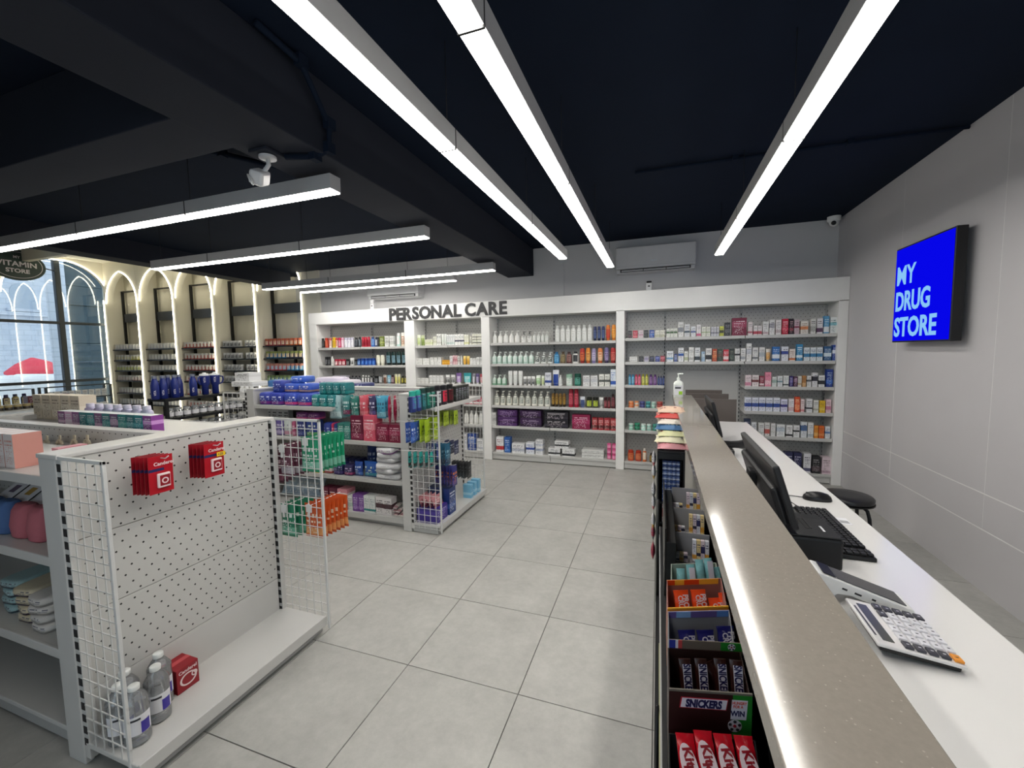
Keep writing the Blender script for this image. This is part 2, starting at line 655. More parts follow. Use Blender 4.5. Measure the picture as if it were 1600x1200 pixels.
def conduit(name, label, pts, r=0.016):
    t = thing(name, label, 'pipe', pts[0])
    tube('pipe', t, pts, r, M_NAVY, 8)
    for q in pts[1:-1:1]:
        box('saddle_clip', t, q[0] - .02, q[0] + .02, q[1] - .028, q[1] + .028, q[2] - r - .004, min(CZ, q[2] + r + .02), M_NAVY)
    return t


conduit('ceiling_conduit', 'navy painted pipe running across the ceiling to the right wall', [(-.2, 3.78, 3.08), (.55, 3.8, 3.08), (1.3, 3.82, 3.08), (1.985, 3.85, 3.08)], .013)
conduit('ceiling_conduit', 'navy painted pipe bending round the beam beside the spotlight', [(-1.7, 1.5, 3.08), (-1.70, 1.75, 3.06), (-1.72, 1.95, 2.86), (-1.74, 1.96, 2.74), (-1.80, 1.92, 2.695), (-1.95, 1.86, 2.695)], .016)
conduit('ceiling_conduit', 'dark pipe along the ceiling left of the beam above the cross lights', [(-3.35, 1.75, 3.07), (-3.0, 2.3, 3.07), (-2.75, 2.75, 3.07), (-2.45, 3.2, 3.07)], .02)

# ---- the window wall on the left with its arch
WZ0, WZM, WZ1 = 1.12, 2.36, 3.9
win = struct(link('window_1', None, None, (LX, 4.4, 0)))
WY0, WYM, WY1 = 1.2, 5.335, 6.25
for (a, b) in ((WY0, 3.3), (3.3, WYM), (WYM, WY1)):
    for (c, d) in ((0.1, WZ0), (WZ0, WZM), (WZM, WZ1)):
        box('pane', win, LX - .005, LX + .005, a + .03, b - .03, c + .03, d - .03, M_GLASS)
for y in (WY0, 3.3, WYM):
    box('mullion', win, LX - .05, LX + .05, y - .045, y + .045, 0, WZ1, M_MULL, .004)
for z in (WZ0, WZM):
    box('transom', win, LX - .045, LX + .05, WY0, WY1, z - .028, z + .028, M_MULL, .004)
box('sill', win, LX - .06, LX + .06, WY0, WY1, 0.0, .1, M_MULL, .004)
wl = struct(link('wall_left', box_mesh(0.14, WY0 - NY, 3.95, M_CREAM), None, (LX, (WY0 + NY) / 2, 1.975)))
box('pier', wl, LX - .07, LX + .07, WY1 - .12, WY1 + .3, 0, 3.92, M_CREAM)
box('head', wl, LX - .07, LX + .07, WY0, WY1, WZ1 - .04, 3.95, M_CREAM)


def arch_curve(x0, x1, zs_, za, n=16):
    """pointed arch from the right springing to the apex to the left springing"""
    half = (x1 - x0) / 2
    rise = za - zs_
    R = (half * half + rise * rise) / (2 * half)
    out = []
    th = math.asin(min(1, rise / R))
    for k in range(n + 1):
        a = th * k / n
        out.append((x1 - R + R * math.cos(a), zs_ + R * math.sin(a)))
    left = [(x0 + x1 - px, pz) for px, pz in out[:-1]]
    return out, left[::-1]


def spandrel(name, parent, crv, ztop, y0, y1, m, axis='X'):
    v, f = [], []
    for px, pz in crv:
        for y in (y0, y1):
            v += [(px, y, pz), (px, y, ztop)]
    n = len(crv)
    for i in range(n - 1):
        a, b = i * 4, (i + 1) * 4
        f += [(a, b, b + 1, a + 1), (a + 2, a + 3, b + 3, b + 2), (a, a + 2, b + 2, b), (a + 1, b + 1, b + 3, a + 3)]
    f += [(0, 1, 3, 2), ((n - 1) * 4, (n - 1) * 4 + 2, (n - 1) * 4 + 3, (n - 1) * 4 + 1)]
    if axis == 'Y':
        v = [(y, px, z) for px, y, z in v]
    o = Vector(v[0])
    return link(name, mesh(name, [tuple(Vector(q) - o) for q in v], f, [m]), parent, o)


# arch of the window wall, seen from inside
r_, l_ = arch_curve(4.55 - .1, 6.13, 2.90, 3.66, 18)
wa = struct(link('trim_4', None, None, (LX + .1, 5, 0)))
spandrel('arch_face', wa, r_ + l_, 3.93, LX + .06, LX + .16, M_CREAM, 'Y')
box('arch_pier', wa, LX + .06, LX + .16, 6.13, 6.3, 0, 3.93, M_CREAM)
box('arch_pier', wa, LX + .06, LX + .16, 4.15, 4.45, 2.9, 3.93, M_CREAM)
tube('led_strip', wa, [(LX + .165, 6.12, .1)] + [(LX + .165, a, b) for a, b in r_ + l_], .009, M_LED, 6)

# ---- arched alcove wall to the left of the personal care unit
AX = [-11.88 + 1.146 * k for k in range(6)]
AY = 6.05
aw = struct(link('wall_arches', None, None, (-9, AY, 0)))
AYB = 6.42
box('back', aw, LX - .1, -5.7, AYB, AYB + .08, 0, 3.95, M_CREAM)
PW = 0.07
for k, x in enumerate(AX):
    xr = x + (PW if k < 5 else .42)
    box('pier', aw, x, xr, AY, AYB, 0, 3.93, M_CREAM, .004)
    if k:
        xl = AX[k - 1] + PW
        r_, l_ = arch_curve(xl, x, 2.83, 3.50)
        spandrel('arch_face', aw, r_ + l_, 3.93, AY, AY + .14, M_CREAM)
        tube('led_strip', aw, [(x - .012, AY - .006, .12)] + [(a - .012, AY - .006, b) for a, b in r_], .009, M_LED, 6)
        tube('led_strip', aw, [(a + .012, AY - .006, b) for a, b in l_[::-1]], .009, M_LED, 6)
tube('led_strip', aw, [(AX[0] - .01, AY - .006, .12), (AX[0] - .01, AY - .006, 2.9)], .009, M_LED, 6)
# lit cornice over the arches
cor = struct(link('trim_5', None, None, (-9.6, 5.4, 3.5)))
box('cornice', cor, LX + .2, -6.7, 4.75, 4.85, 3.52, 3.92, M_CREAM)
box('soffit', cor, LX + .2, -6.7, 4.85, AY, 3.72, 3.92, M_CREAM)
box('cove_beam', cor, -9.72, -9.58, 4.85, AY, 3.50, 3.72, M_CREAM)
box('cove_strip', cor, -9.575, -9.555, 4.86, AY - .05, 3.50, 3.52, M_LED)

# ================================================================ CEILING LIGHTS


def pendant(label, axis, fix, a0, a1, breaks, z=2.6):
    def pt(a, b, c):
        return (b, a, c) if axis == 'Y' else (a, b, c)
    t = thing('linear_pendant', label, 'ceiling light', pt((a0 + a1) / 2, fix, z), 'linear pendant lights')
    cuts = [a0] + breaks + [a1]
    for k in range(len(cuts) - 1):
        a, b = cuts[k] + .0015, cuts[k + 1] - .0015
        if axis == 'Y':
            box('housing', t, fix - .045, fix + .045, a, b, z, z + .088, M_ALU, .0015)
            box('diffuser', t, fix - .039, fix + .039, a + .004, b - .004, z - .008, z + .0005, M_LAMP)
        else:
            box('housing', t, a, b, fix - .045, fix + .045, z, z + .088, M_ALU, .0015)
            box('diffuser', t, a + .004, b - .004, fix - .039, fix + .039, z - .008, z + .0005, M_LAMP)
    for q in breaks:
        if axis == 'Y':
            box('joint', t, fix - .0455, fix + .0455, q - .0045, q + .0045, z - .0092, z + .0885, M_DARK)
        else:
            box('joint', t, q - .0045, q + .0045, fix - .0455, fix + .0455, z - .0092, z + .0885, M_DARK)
    for q in breaks + [a0 + .12, a1 - .12]:
        p = pt(q, fix, z + .088)
        tube('suspension_cable', t, [p, (p[0], p[1], CZ)], .0022, M_DARK, 5)
    return t


pendant('long white light strip left of the three running to the back wall', 'Y', -.985, -.65, 4.57, [.64, 1.92, 3.229])
pendant('long white light strip in the middle of three over the aisle', 'Y', -.555, -.03, 5.25, [1.26, 2.548, 3.953])
pendant('long white light strip over the counter nearest the right wall', 'Y', .60, -.15, 5.04, [1.13, 2.423, 3.705])
pendant('cross light strip nearest the camera above the white endcap', 'X', 2.14, -6.3, -1.862, [-5.65, -4.39, -3.131])
pendant('second cross light strip behind the nearest one', 'X', 3.25, -5.41, -1.884, [-4.5, -3.254])
pendant('third cross light strip in front of the back cross light', 'X', 4.86, -5.654, -1.902, [-4.4, -3.133])
pendant('short cross light strip farthest back by the personal care sign', 'X', 5.33, -5.41, -2.667, [-3.922])

# ================================================================ WALL SHELVING UNIT
UY = 5.69
unit = thing('wall_shelving_unit', 'long white built-in shelving unit with lettered header along the back wall', 'shelving unit', (-1.8, UY, 0))
UX = [(-5.655, -5.50), (-3.765, -3.585), (-2.455, -2.325), (-.528, -.42), (1.905, 1.998)]
for a, b in UX:
    box('upright_panel', unit, a, b, UY, BY + .33, 0, 2.12, M_WHITE, .003)
# header board, slightly taller to the right like the photo
hv = [(-5.655, UY, 2.11), (1.998, UY, 2.11), (1.998, BY + .3, 2.11), (-5.655, BY + .3, 2.11),
      (-5.655, UY, 2.305), (1.998, UY, 2.372), (1.998, BY + .3, 2.372), (-5.655, BY + .3, 2.305)]
hd = link('header', mesh('header', [(x + 1.8, y - UY, z - 2.2) for x, y, z in hv], BOXF, [M_WHITE]), unit, (-1.8, UY, 2.2))
WSH = {1: [1.712, 1.412, 1.115, .818, .515], 2: [1.712, 1.415, 1.125, .820, .515], 3: [1.725, 1.424, 1.112, .815, .512], 4: [1.748, 1.438, 1.135, .835, .535]}
BAYX = {1: (-5.50, -3.765), 2: (-3.585, -2.455), 3: (-2.325, -.528), 4: (-.42, 1.905)}
WB = .115
SPL = {1: [-4.62], 2: [-3.02], 3: [-1.44], 4: [.08, .985]}
for bay, (a, b) in BAYX.items():
    xs = [a] + SPL[bay] + [b]
    for k in range(len(xs) - 1):
        z = 0.02
        for zt in ([.42, .82, 1.22, 1.62, 2.11] if not (bay == 4 and k == 1) else [.42, .82, 1.32, 1.7, 2.11]):
            box('back_panel', unit, xs[k] + .004, xs[k + 1] - .004, 6.04, 6.055, z, zt - .004, M_PEG if not (bay == 4 and k == 1 and zt <= 1.32) else M_STEEL)
            z = zt
        for si, zz in enumerate(WSH[bay]):
            if bay == 4 and k == 1 and si > 1:
                continue
            sh = box('shelf', unit, xs[k] + .004, xs[k + 1] - .004, 5.712, 6.04, zz - .022, zz, M_STEEL)
            box('price_rail', sh, xs[k] + .006, xs[k + 1] - .006, 5.700, 5.7115, zz - .034, zz + .004, M_STEELG if False else M_STEEL, .002)
        box('base_shelf', unit, xs[k] + .004, xs[k + 1] - .004, 5.705, 6.04, WB - .03, WB, M_STEEL)
        box('kick_plate', unit, xs[k] + .004, xs[k + 1] - .004, 5.72, 5.735, .012, WB - .03, M_STEEL)
    for x in xs:
        u_ = box('slotted_upright', unit, x - .014, x + .014, 6.015, 6.042, .02, 2.1, M_STEELG)
        boxes('slot', u_, [(x - .005, x + .005, 6.0125, 6.016, z * .05 + .06, z * .05 + .088) for z in range(40)], M_DARK, (x, 6.014, 1))
# raised lettering on the header
M_LET = mat('charcoal_letters', (0.035, 0.035, 0.037), 0.45)
word = 'PERSONAL CARE'
xa, xb = at(608, 490, Y=UY - .01).x, at(792, 482, Y=UY - .01).x
z0 = at(614, 500.5, Y=UY - .01).z
z1 = at(614, 482, Y=UY - .01).z
hgt = (z1 - z0) / .729
ms, wd = [], 0
for ch in word:
    if ch == ' ':
        ms.append(None)
        wd += hgt * .22
        continue
    me = text_mesh(ch, hgt, M_LET, .014, hgt * .033)
    xs_ = [v.co.x for v in me.vertices]
    ms.append((me, min(xs_), max(xs_)))
    wd += max(xs_) - min(xs_)
gap = (xb - xa - wd) / (len(word) - 1 - 1)
x = xa
for m_ in ms:
    if m_ is None:
        x += hgt * .22
        continue
    me, lo, hi = m_
    link('letter', me, unit, (x - lo, UY - .008, (z0 + z1) / 2 + (x - xa) * .0085), R_FRONT)
    x += hi - lo + gap

# ================================================================ GONDOLAS


def wing(t, y, x0, x1, z0, z1, nv, nh):
    """wire grid side panel of an endcap, standing at y, running from x0 (post) to x1 (outer bar)"""
    s = 1 if x1 > x0 else -1
    box('grid_bar', t, min(x1, x1 - s * .014), max(x1, x1 - s * .014), y - .006, y + .006, z0 - .03, z1, M_WIRE, .002)
    a, b = min(x0, x1), max(x0, x1)
    box('grid_bar', t, a, b, y - .006, y + .006, z1 - .014, z1, M_WIRE, .002)
    L = [(a, b, y - .0018, y + .0018, z0 + (z1 - z0) * k / nh - .0018, z0 + (z1 - z0) * k / nh + .0018) for k in range(nh)]
    L += [(a + (b - a) * k / (nv + 1) - .0018, a + (b - a) * k / (nv + 1) + .0018, y - .0018, y + .0018, z0 - .01, z1) for k in range(1, nv + 1)]
    boxes('wire_grid', t, L, M_WIRE, ((a + b) / 2, y, (z0 + z1) / 2))


def post(t, xa, xb, y0, y1, ztop, slotside=1):
    box('side_post', t, xa, xb, y0, y1, .0, ztop, M_STEEL, .004)
    x = xb if slotside > 0 else xa
    u_ = box('slotted_upright', t, min(x, x + slotside * .03), max(x, x + slotside * .03), y0 + .004, y1 + .004, .03, ztop - .012, M_STEEL, .002)
    boxes('slot', u_, [(min(x + slotside * .004, x + slotside * .026), max(x + slotside * .004, x + slotside * .026), y0 + .0025, y0 + .0055, ztop - .06 - k * .05, ztop - .03 - k * .05) for k in range(23)], M_DARK, (x, y0, ztop / 2))


def hook(t, x, y, z, L=.2):
    return tube('peg_hook', t, [(x, y, z), (x + L * .9, y, z + .002), (x + L, y, z + .014)], .0024, M_WIRE, 6)


# ---- near endcap (faces the aisle, +X)
ec = thing('endcap_gondola', 'nearest white pegboard endcap with wire sides and two hooks of red packs', 'display stand', (-2.1, 1.35, 0))
XA, XB, XF = -2.236, -2.126, -1.80
PX = -2.112
post(ec, XA, XB, .888, .918, 1.246)
post(ec, XA, XB, 1.79, 1.82, 1.246)
for a, b, m_ in ((.085, .292, M_STEEL), (.295, .602, M_PEG), (.605, .905, M_PEG), (.908, 1.232, M_PEG)):
    box('peg_panel' if m_ is M_PEG else 'plain_panel', ec, PX - .014, PX, .922, 1.786, a, b, m_, .0015)
box('top_cap', ec, XA - .004, PX + .006, .884, 1.824, 1.232, 1.250, M_STEEL, .004)
box('core', ec, XA, PX - .016, .92, 1.788, .02, 1.231, M_STEEL)
box('base_shelf', ec, PX - .004, XF, .89, 1.818, .078, .100, M_STEEL, .004)
box('price_rail', ec, XF, XF + .010, .89, 1.818, .052, .106, M_STEEL, .003)
box('kick_plate', ec, XF - .03, XF - .018, .90, 1.81, .012, .078, M_STEELG)
wing(ec, .893, XB + .02, -1.838, .095, 1.246, 4, 21)
wing(ec, 1.825, XB + .02, -1.775, .06, 1.246, 5, 21)
h1 = hook(ec, PX, 1.142, 1.186)
h2 = hook(ec, PX, 1.362, 1.192)

# ---- near gondola row running left behind the endcap
row1 = thing('gondola_row', 'white double-sided gondola shelving running left from the nearest endcap', 'shelving unit', (-3.1, 1.36, 0))
R1L, R1R = -4.02, -2.245
R1Z = [1.150, .825, .440]
for a, b in ((.1, .42), (.423, .80), (.803, 1.228)):
    for k, (xa_, xb_) in enumerate(((R1L, -3.13), (-3.127, R1R))):
        box('peg_panel', row1, xa_, xb_, 1.335, 1.349, a, b, M_PEG)
box('core', row1, R1L, R1R, 1.350, 1.374, .02, 1.222, M_STEEL)
box('top_cap', row1, R1L, R1R, 1.33, 1.394, 1.222, 1.238, M_STEEL, .004)
for zz in R1Z:
    for xa_, xb_ in ((R1L, -3.13), (-3.127, R1R)):
        sh = box('shelf', row1, xa_, xb_, .912, 1.334, zz - .022, zz, M_STEEL)
        box('price_rail', sh, xa_, xb_, .899, .912, zz - .036, zz + .004, M_STEEL, .003)
sh = box('shelf', row1, R1L, R1R, 1.395, 1.80, 1.178, 1.20, M_STEEL)
box('price_rail', sh, R1L, R1R, 1.80, 1.812, 1.168, 1.204, M_STEEL, .003)
box('base_shelf', row1, R1L, R1R, .905, 1.80, .085, .105, M_STEEL, .003)
box('kick_plate', row1, R1L, R1R, .925, .94, .012, .085, M_STEELG)
box('end_panel', row1, R1L - .02, R1L, .92, 1.80, .02, 1.23, M_STEEL)

# ---- middle endcap
ec2 = thing('endcap_gondola', 'second white endcap hung with bagged razors and lime green packs', 'display stand', (-2.0, 3.68, 0))
XA2, XB2, XF2 = -2.165, -2.082, -1.80
PX2 = -2.068
post(ec2, XA2, XB2, 3.15, 3.18, 1.246)
post(ec2, XA2, XB2, 4.185, 4.215, 1.246)
for a, b, m_ in ((.085, .36, M_STEEL), (.363, .66, M_PEG), (.663, .96, M_PEG), (.963, 1.235, M_PEG)):
    box('peg_panel' if m_ is M_PEG else 'plain_panel', ec2, PX2 - .014, PX2, 3.184, 4.182, a, b, m_, .0015)
box('core', ec2, XA2, PX2 - .016, 3.182, 4.184, .02, 1.235, M_STEEL)
box('top_cap', ec2, XA2 - .004, PX2 + .006, 3.146, 4.22, 1.235, 1.250, M_STEEL, .004)
box('base_shelf', ec2, PX2 - .004, XF2, 3.154, 4.212, .065, .085, M_STEEL, .004)
box('price_rail', ec2, XF2, XF2 + .01, 3.154, 4.212, .035, .09, M_STEEL, .003)
box('kick_plate', ec2, PX2, XF2 - .015, 3.16, 4.2, .005, .065, M_STEELG)
s2 = box('shelf', ec2, PX2, -1.835, 3.19, 4.18, 1.105, 1.125, M_STEEL)
box('price_rail', s2, -1.835, -1.825, 3.19, 4.18, 1.092, 1.130, M_STEEL, .003)
wing(ec2, 3.155, XB2 + .02, -1.77, .05, 1.246, 4, 20)
wing(ec2, 4.21, XB2 + .02, -1.81, .05, 1.246, 5, 20)

# ---- middle gondola row
row2 = thing('gondola_row', 'white gondola shelving of pads and epilators left of the second endcap', 'shelving unit', (-3.05, 3.6, 0))
R2L, R2R, R2M = -3.955, -2.172, -2.955
R2Y = 3.2
for a, b in ((.1, .40), (.403, .80), (.803, 1.225)):
    for xa_, xb_ in ((R2L, R2M), (R2M + .003, R2R)):
        box('peg_panel', row2, xa_, xb_, 3.62, 3.634, a, b, M_PEG)
box('core', row2, R2L, R2R, 3.635, 3.665, .02, 1.225, M_STEEL)
box('top_cap', row2, R2L, R2R, 3.60, 3.70, 1.225, 1.262, M_STEEL, .004)
R2Z = [1.095, .785, .43]
for i, zz in enumerate(R2Z):
    for k, (xa_, xb_) in enumerate(((R2L, R2M), (R2M + .003, R2R))):
        if i == 0 and k == 1:
            continue
        sh = box('shelf', row2, xa_, xb_, R2Y + .012, 3.62, zz - .022, zz, M_STEEL)
        box('price_rail', sh, xa_, xb_, R2Y, R2Y + .012, zz - .036, zz + .004, M_STEEL, .003)
sh = box('shelf', row2, R2L, R2R, 3.70, 4.1, 1.16, 1.182, M_STEEL)
box('base_shelf', row2, R2L, R2R, R2Y + .005, 4.1, .065, .085, M_STEEL, .003)
box('price_rail', row2, R2L, R2R, R2Y - .004, R2Y + .006, .036, .09, M_STEEL, .003)
box('kick_plate', row2, R2L, R2R, R2Y + .02, R2Y + .035, .004, .065, M_STEELG)
# far end of the row
ec3 = thing('endcap_gondola', 'white endcap with pale wire grid at the far left end of the pads gondola', 'display stand', (-4.2, 3.6, 0))
post(ec3, -4.06, -3.965, 3.2, 3.23, 1.25, -1)
box('core', ec3, -4.04, -3.97, 3.232, 4.1, .02, 1.24, M_STEEL)
box('peg_panel', ec3, -4.055, -4.041, 3.234, 4.1, .1, 1.235, M_PEG)
box('top_cap', ec3, -4.06, -3.96, 3.2, 4.1, 1.24, 1.262, M_STEEL, .004)
box('base_shelf', ec3, -4.44, -4.05, 3.2, 4.1, .065, .085, M_STEEL, .003)
sh = box('shelf', ec3, -4.40, -4.056, 3.24, 4.05, 1.125, 1.145, M_STEEL)
sh = box('shelf', ec3, -4.40, -4.056, 3.24, 4.05, .86, .88, M_STEEL)
wing(ec3, 3.212, -4.07, -4.42, .06, 1.22, 4, 20)

# ================================================================ SERVICE COUNTER
ctr = thing('service_counter', 'long service counter with beige quartz ledge above a white worktop', 'counter', (.5, 1.6, 0))
CY0, CY1 = -1.6, 4.44
box('ledge', ctr, .135, .312, CY0, CY1, 1.112, 1.15, M_QUARTZ, .0022)
M_CFRONT = mat('grey_beige_counter_front', (0.40, 0.385, 0.36), 0.22, var=.04, scale=3)
for k in range(5):
    a = CY0 + (CY1 - .02 - CY0) * k / 5
    b = CY0 + (CY1 - .02 - CY0) * (k + 1) / 5
    box('front_panel', ctr, .262, .285, a + .002, b - .002, .08, 1.111, M_CFRONT, .002)
box('plinth', ctr, .29, .36, CY0, CY1 - .03, 0, .08, M_BLACKM)
box('upstand', ctr, .286, .305, CY0, CY1 - .02, .90, 1.111, M_WTOP)
box('worktop', ctr, .286, .80, CY0, CY1, .862, .90, M_WTOP, .004)
for y in (-1.58, .4, 1.6, 3.1, 4.38):
    box('support_panel', ctr, .29, .74, y, y + .03, 0, .861, M_WHITE, .002)
box('modesty_panel', ctr, .29, .31, CY0, CY1 - .03, .1, .861, M_WHITE)

# brown boards leaning in the gap between counter and wall unit: read as low tiered counter backs
M_TAUPE = mat('taupe_board', (0.115, 0.095, 0.085), .45)
tb = thing('low_cabinet', 'stepped taupe board cabinet behind the far end of the counter', 'cabinet', (.55, 5.3, 0))
for y, x0_, x1_, za in ((4.75, .276, .758, 1.08), (5.05, .292, .727, 1.105), (5.35, .309, .701, 1.118)):
    box('board', tb, x0_, x1_, y, y + .022, .0, za, M_TAUPE, .002)
box('side', tb, .28, .30, 4.78, 5.36, 0, 1.06, M_TAUPE)

# ================================================================ GOODS: unit meshes, 1 x 1 x 1, standing on z = 0, front towards -Y
ORD = ['first', 'second', 'third', 'fourth', 'fifth', 'sixth', 'seventh', 'eighth', 'ninth', 'tenth', 'eleventh', 'twelfth', 'thirteenth', 'fourteenth', 'fifteenth']
CNT = ['no', 'one', 'two', 'three', 'four', 'five', 'six', 'seven', 'eight', 'nine', 'ten', 'eleven', 'twelve', 'thirteen', 'fourteen', 'fifteen']


def loft(rings, mats, ids, smooth=True):
    v, f, fm = [], [], []
    n = len(rings[0])
    for r in rings:
        v += r
    for i in range(len(rings) - 1):
        for k in range(n):
            k2 = (k + 1) % n
            f.append((i * n + k, i * n + k2, (i + 1) * n + k2, (i + 1) * n + k))
            fm.append(ids[i])
    f.append(tuple(reversed(range(n))))
    fm.append(ids[0])
    f.append(tuple((len(rings) - 1) * n + k for k in range(n)))
    fm.append(ids[-1])
    me = mesh('moulded', v, f, mats, fm, smooth)
    for p in list(me.polygons)[-2:]:
        p.use_smooth = False
    try:
        me.set_sharp_from_angle(angle=math.radians(48))
    except Exception:
        pass
    return me


def ring(rx, ry, z, n=12, sq=0.0):
    out = []
    for k in range(n):
        t = 2 * math.pi * (k + .5) / n
        c, s = math.cos(t), math.sin(t)
        e = 1 - sq * .6
        c = math.copysign(abs(c) ** e, c)
        s = math.copysign(abs(s) ** e, s)
        out.append((rx * c, ry * s, z))
    return out


def joinm(me, extra, idx):
    """append boxes (x0,x1,y0,y1,z0,z1) to a mesh"""
    bm = bmesh.new()
    bm.from_mesh(me)
    for b in extra:
        vs = [bm.verts.new(q) for q in boxv(*b)]
        for q in BOXF:
            fc = bm.faces.new([vs[i] for i in q])
            fc.material_index = idx
    bm.to_mesh(me)
    bm.free()
    return me


U = {}
U['carton'] = mesh('carton', boxv(-.5, .5, -.5, .5, 0, 1), BOXF, [C_CARTON])
U['gift_carton'] = mesh('carton', boxv(-.5, .5, -.5, .5, 0, 1), BOXF, [C_CARTON, C_3], [0, 0, 0, 1, 0, 1])
U['tissue_carton'] = mesh('carton', boxv(-.5, .5, -.5, .5, 0, 1), BOXF, [C_CARTON, C_3], [0, 1, 0, 0, 0, 0])
U['pump_bottle'] = joinm(loft([ring(.47, .47, 0, 12, .5), ring(.5, .5, .03, 12, .5), ring(.5, .5, .52, 12, .5), ring(.44, .44, .60, 12, .3), ring(.2, .26, .67), ring(.16, .24, .68), ring(.22, .34, .685), ring(.22, .34, .77), ring(.07, .12, .775), ring(.07, .12, .90)],
                              [C_LABEL, C_3], [0] * 6 + [1] * 3), [(-.1, .36, -.15, .15, .90, .97), (.30, .40, -.1, .1, .86, .93)], 1)
U['round_pump_bottle'] = joinm(loft([ring(.44, .44, 0), ring(.5, .5, .05), ring(.5, .5, .40), ring(.42, .42, .56), ring(.22, .24, .67), ring(.15, .2, .70), ring(.2, .3, .705), ring(.2, .3, .78), ring(.07, .12, .785), ring(.07, .12, .91)],
                                    [C_LABEL, C_3], [0] * 6 + [1] * 3), [(-.1, .34, -.15, .15, .91, .975)], 1)
U['bottle'] = loft([ring(.46, .46, 0, 12, .4), ring(.5, .5, .03, 12, .4), ring(.5, .5, .60, 12, .3), ring(.46, .46, .74, 12, .2), ring(.30, .38, .80), ring(.30, .38, .82), ring(.31, .4, .825), ring(.28, .38, .99)],
                   [C_LABEL, C_3], [0] * 5 + [1] * 2)
U['shampoo_bottle'] = loft([ring(.36, .4, 0, 12, .2), ring(.38, .42, .17, 12, .2), ring(.42, .46, .18, 12, .2), ring(.5, .5, .5, 12, .2), ring(.47, .48, .8, 12, .2), ring(.38, .44, .97, 12, .2), ring(.3, .4, 1.0, 12, .2)],
                           [C_LABEL, C_3], [1, 1, 0, 0, 0, 0])
U['lotion_bottle'] = loft([ring(.44, .44, 0), ring(.5, .5, .05), ring(.5, .5, .5), ring(.42, .42, .68), ring(.2, .26, .80), ring(.17, .24, .81), ring(.2, .28, .815), ring(.18, .26, .99)],
                          [C_LABEL, C_3], [0] * 5 + [1] * 2)
U['spray_can'] = loft([ring(.46, .46, 0), ring(.5, .5, .02), ring(.5, .5, .72), ring(.44, .44, .755), ring(.43, .43, .76), ring(.43, .43, .96), ring(.34, .34, 1.0)],
                      [C_LABEL, C_3], [0, 0, 0, 1, 1, 1])
U['tube'] = loft([ring(.34, .34, 0), ring(.36, .36, .14), ring(.42, .42, .15), ring(.46, .42, .4), ring(.49, .24, .8), ring(.5, .06, .95), ring(.5, .03, 1.0)],
                 [C_LABEL, C_3], [1, 1, 0, 0, 0, 0])
U['jar'] = loft([ring(.44, .44, 0), ring(.5, .5, .05), ring(.5, .5, .62), ring(.46, .46, .68), ring(.48, .48, .69), ring(.48, .48, .97), ring(.43, .43, 1.0)],
                [C_LABEL, C_3], [0, 0, 0, 1, 1, 1])
U['tin'] = loft([ring(.5, .5, 0), ring(.5, .5, .5), ring(.485, .485, .52), ring(.5, .5, .54), ring(.5, .5, .95), ring(.46, .46, 1.0)], [C_1, C_3], [0, 0, 1, 1, 1])


def pillow(nx=6, nz=7, crimp=.06):
    """sealed film bag standing on edge: flat crimped seams top and bottom, puffed between"""
    rings = []
    for j in range(nz + 1):
        z = j / nz
        puff = max(.04, math.sin(math.pi * min(1, max(0, (z - crimp) / (1 - 2 * crimp)))) ** .55)
        wd = .5 - .04 * puff
        front = [(-wd + 2 * wd * i / nx, -.5 * puff * max(.05, (1 - (2 * i / nx - 1) ** 4)), z) for i in range(nx + 1)]
        back = [(wd - 2 * wd * i / nx, .5 * puff * max(.05, (1 - (2 * i / nx - 1) ** 4)), z) for i in range(nx + 1)]
        rings.append(front + back)
    return loft(rings, [C_FILM], [0] * nz)


U['packet'] = pillow()


def softpack():
    """shrink wrapped block of pads or tissues: soft rounded box with a folded top"""
    rings = []
    for z, k in ((0, .46), (.04, .5), (.5, .515), (.88, .5), (.97, .45), (1.0, .36)):
        rings.append(ring(k, k, z, 16, 1.0))
    return loft(rings, [C_FILM], [0] * 5)


U['soft_pack'] = softpack()
KINDCAT = {'carton': 'box', 'gift_carton': 'box', 'tissue_carton': 'box', 'pump_bottle': 'bottle', 'round_pump_bottle': 'bottle', 'bottle': 'bottle', 'shampoo_bottle': 'bottle', 'lotion_bottle': 'bottle', 'spray_can': 'can',
           'tube': 'tube', 'jar': 'jar', 'tin': 'tin', 'packet': 'packet', 'soft_pack': 'packet'}
K = dict(c='carton', p='pump_bottle', r='round_pump_bottle', b='bottle', s='shampoo_bottle', l='lotion_bottle', a='spray_can', t='tube', j='jar', n='tin', k='packet', f='soft_pack')


BAY_FOUR = False  # on for the fourth bay, whose plain cartons get a separate name


def prod(kind, loc, size, c1, c2, c3, label, group=None, rz=0.0, seed=None, rot=None, cat=None):
    o = link('bay_four_carton' if kind == 'carton' and BAY_FOUR else kind, U[kind], None, loc, rot or (0, 0, rz))
    o.scale = size
    o['c1'], o['c2'], o['c3'] = hx(c1), hx(c2), hx(c3)
    o['seed'] = float(round(random.random(), 3) if seed is None else seed)
    tag(o, short(label), cat or KINDCAT[kind], group)
    return o


LEV = {1: [''], 2: ['bottom of stack, ', 'top of stack, '], 3: ['bottom of stack, ', 'middle of stack, ', 'top of stack, '], 4: ['bottom of stack, ', 'second up in stack, ', 'third up in stack, ', 'top of stack, ']}


def plural(w):
    """plural of the last word of a short noun phrase"""
    return w + 'es' if w.endswith(('s', 'x', 'ch')) else w + 's'


def short(s):
    for a, b in ((' from left', ''), (' of stack', ''), (' wall', ''), (' with ', ', '), (' the ', ' ')):
        if len(s.split()) > 16:
            s = s.replace(a, b)
    return s


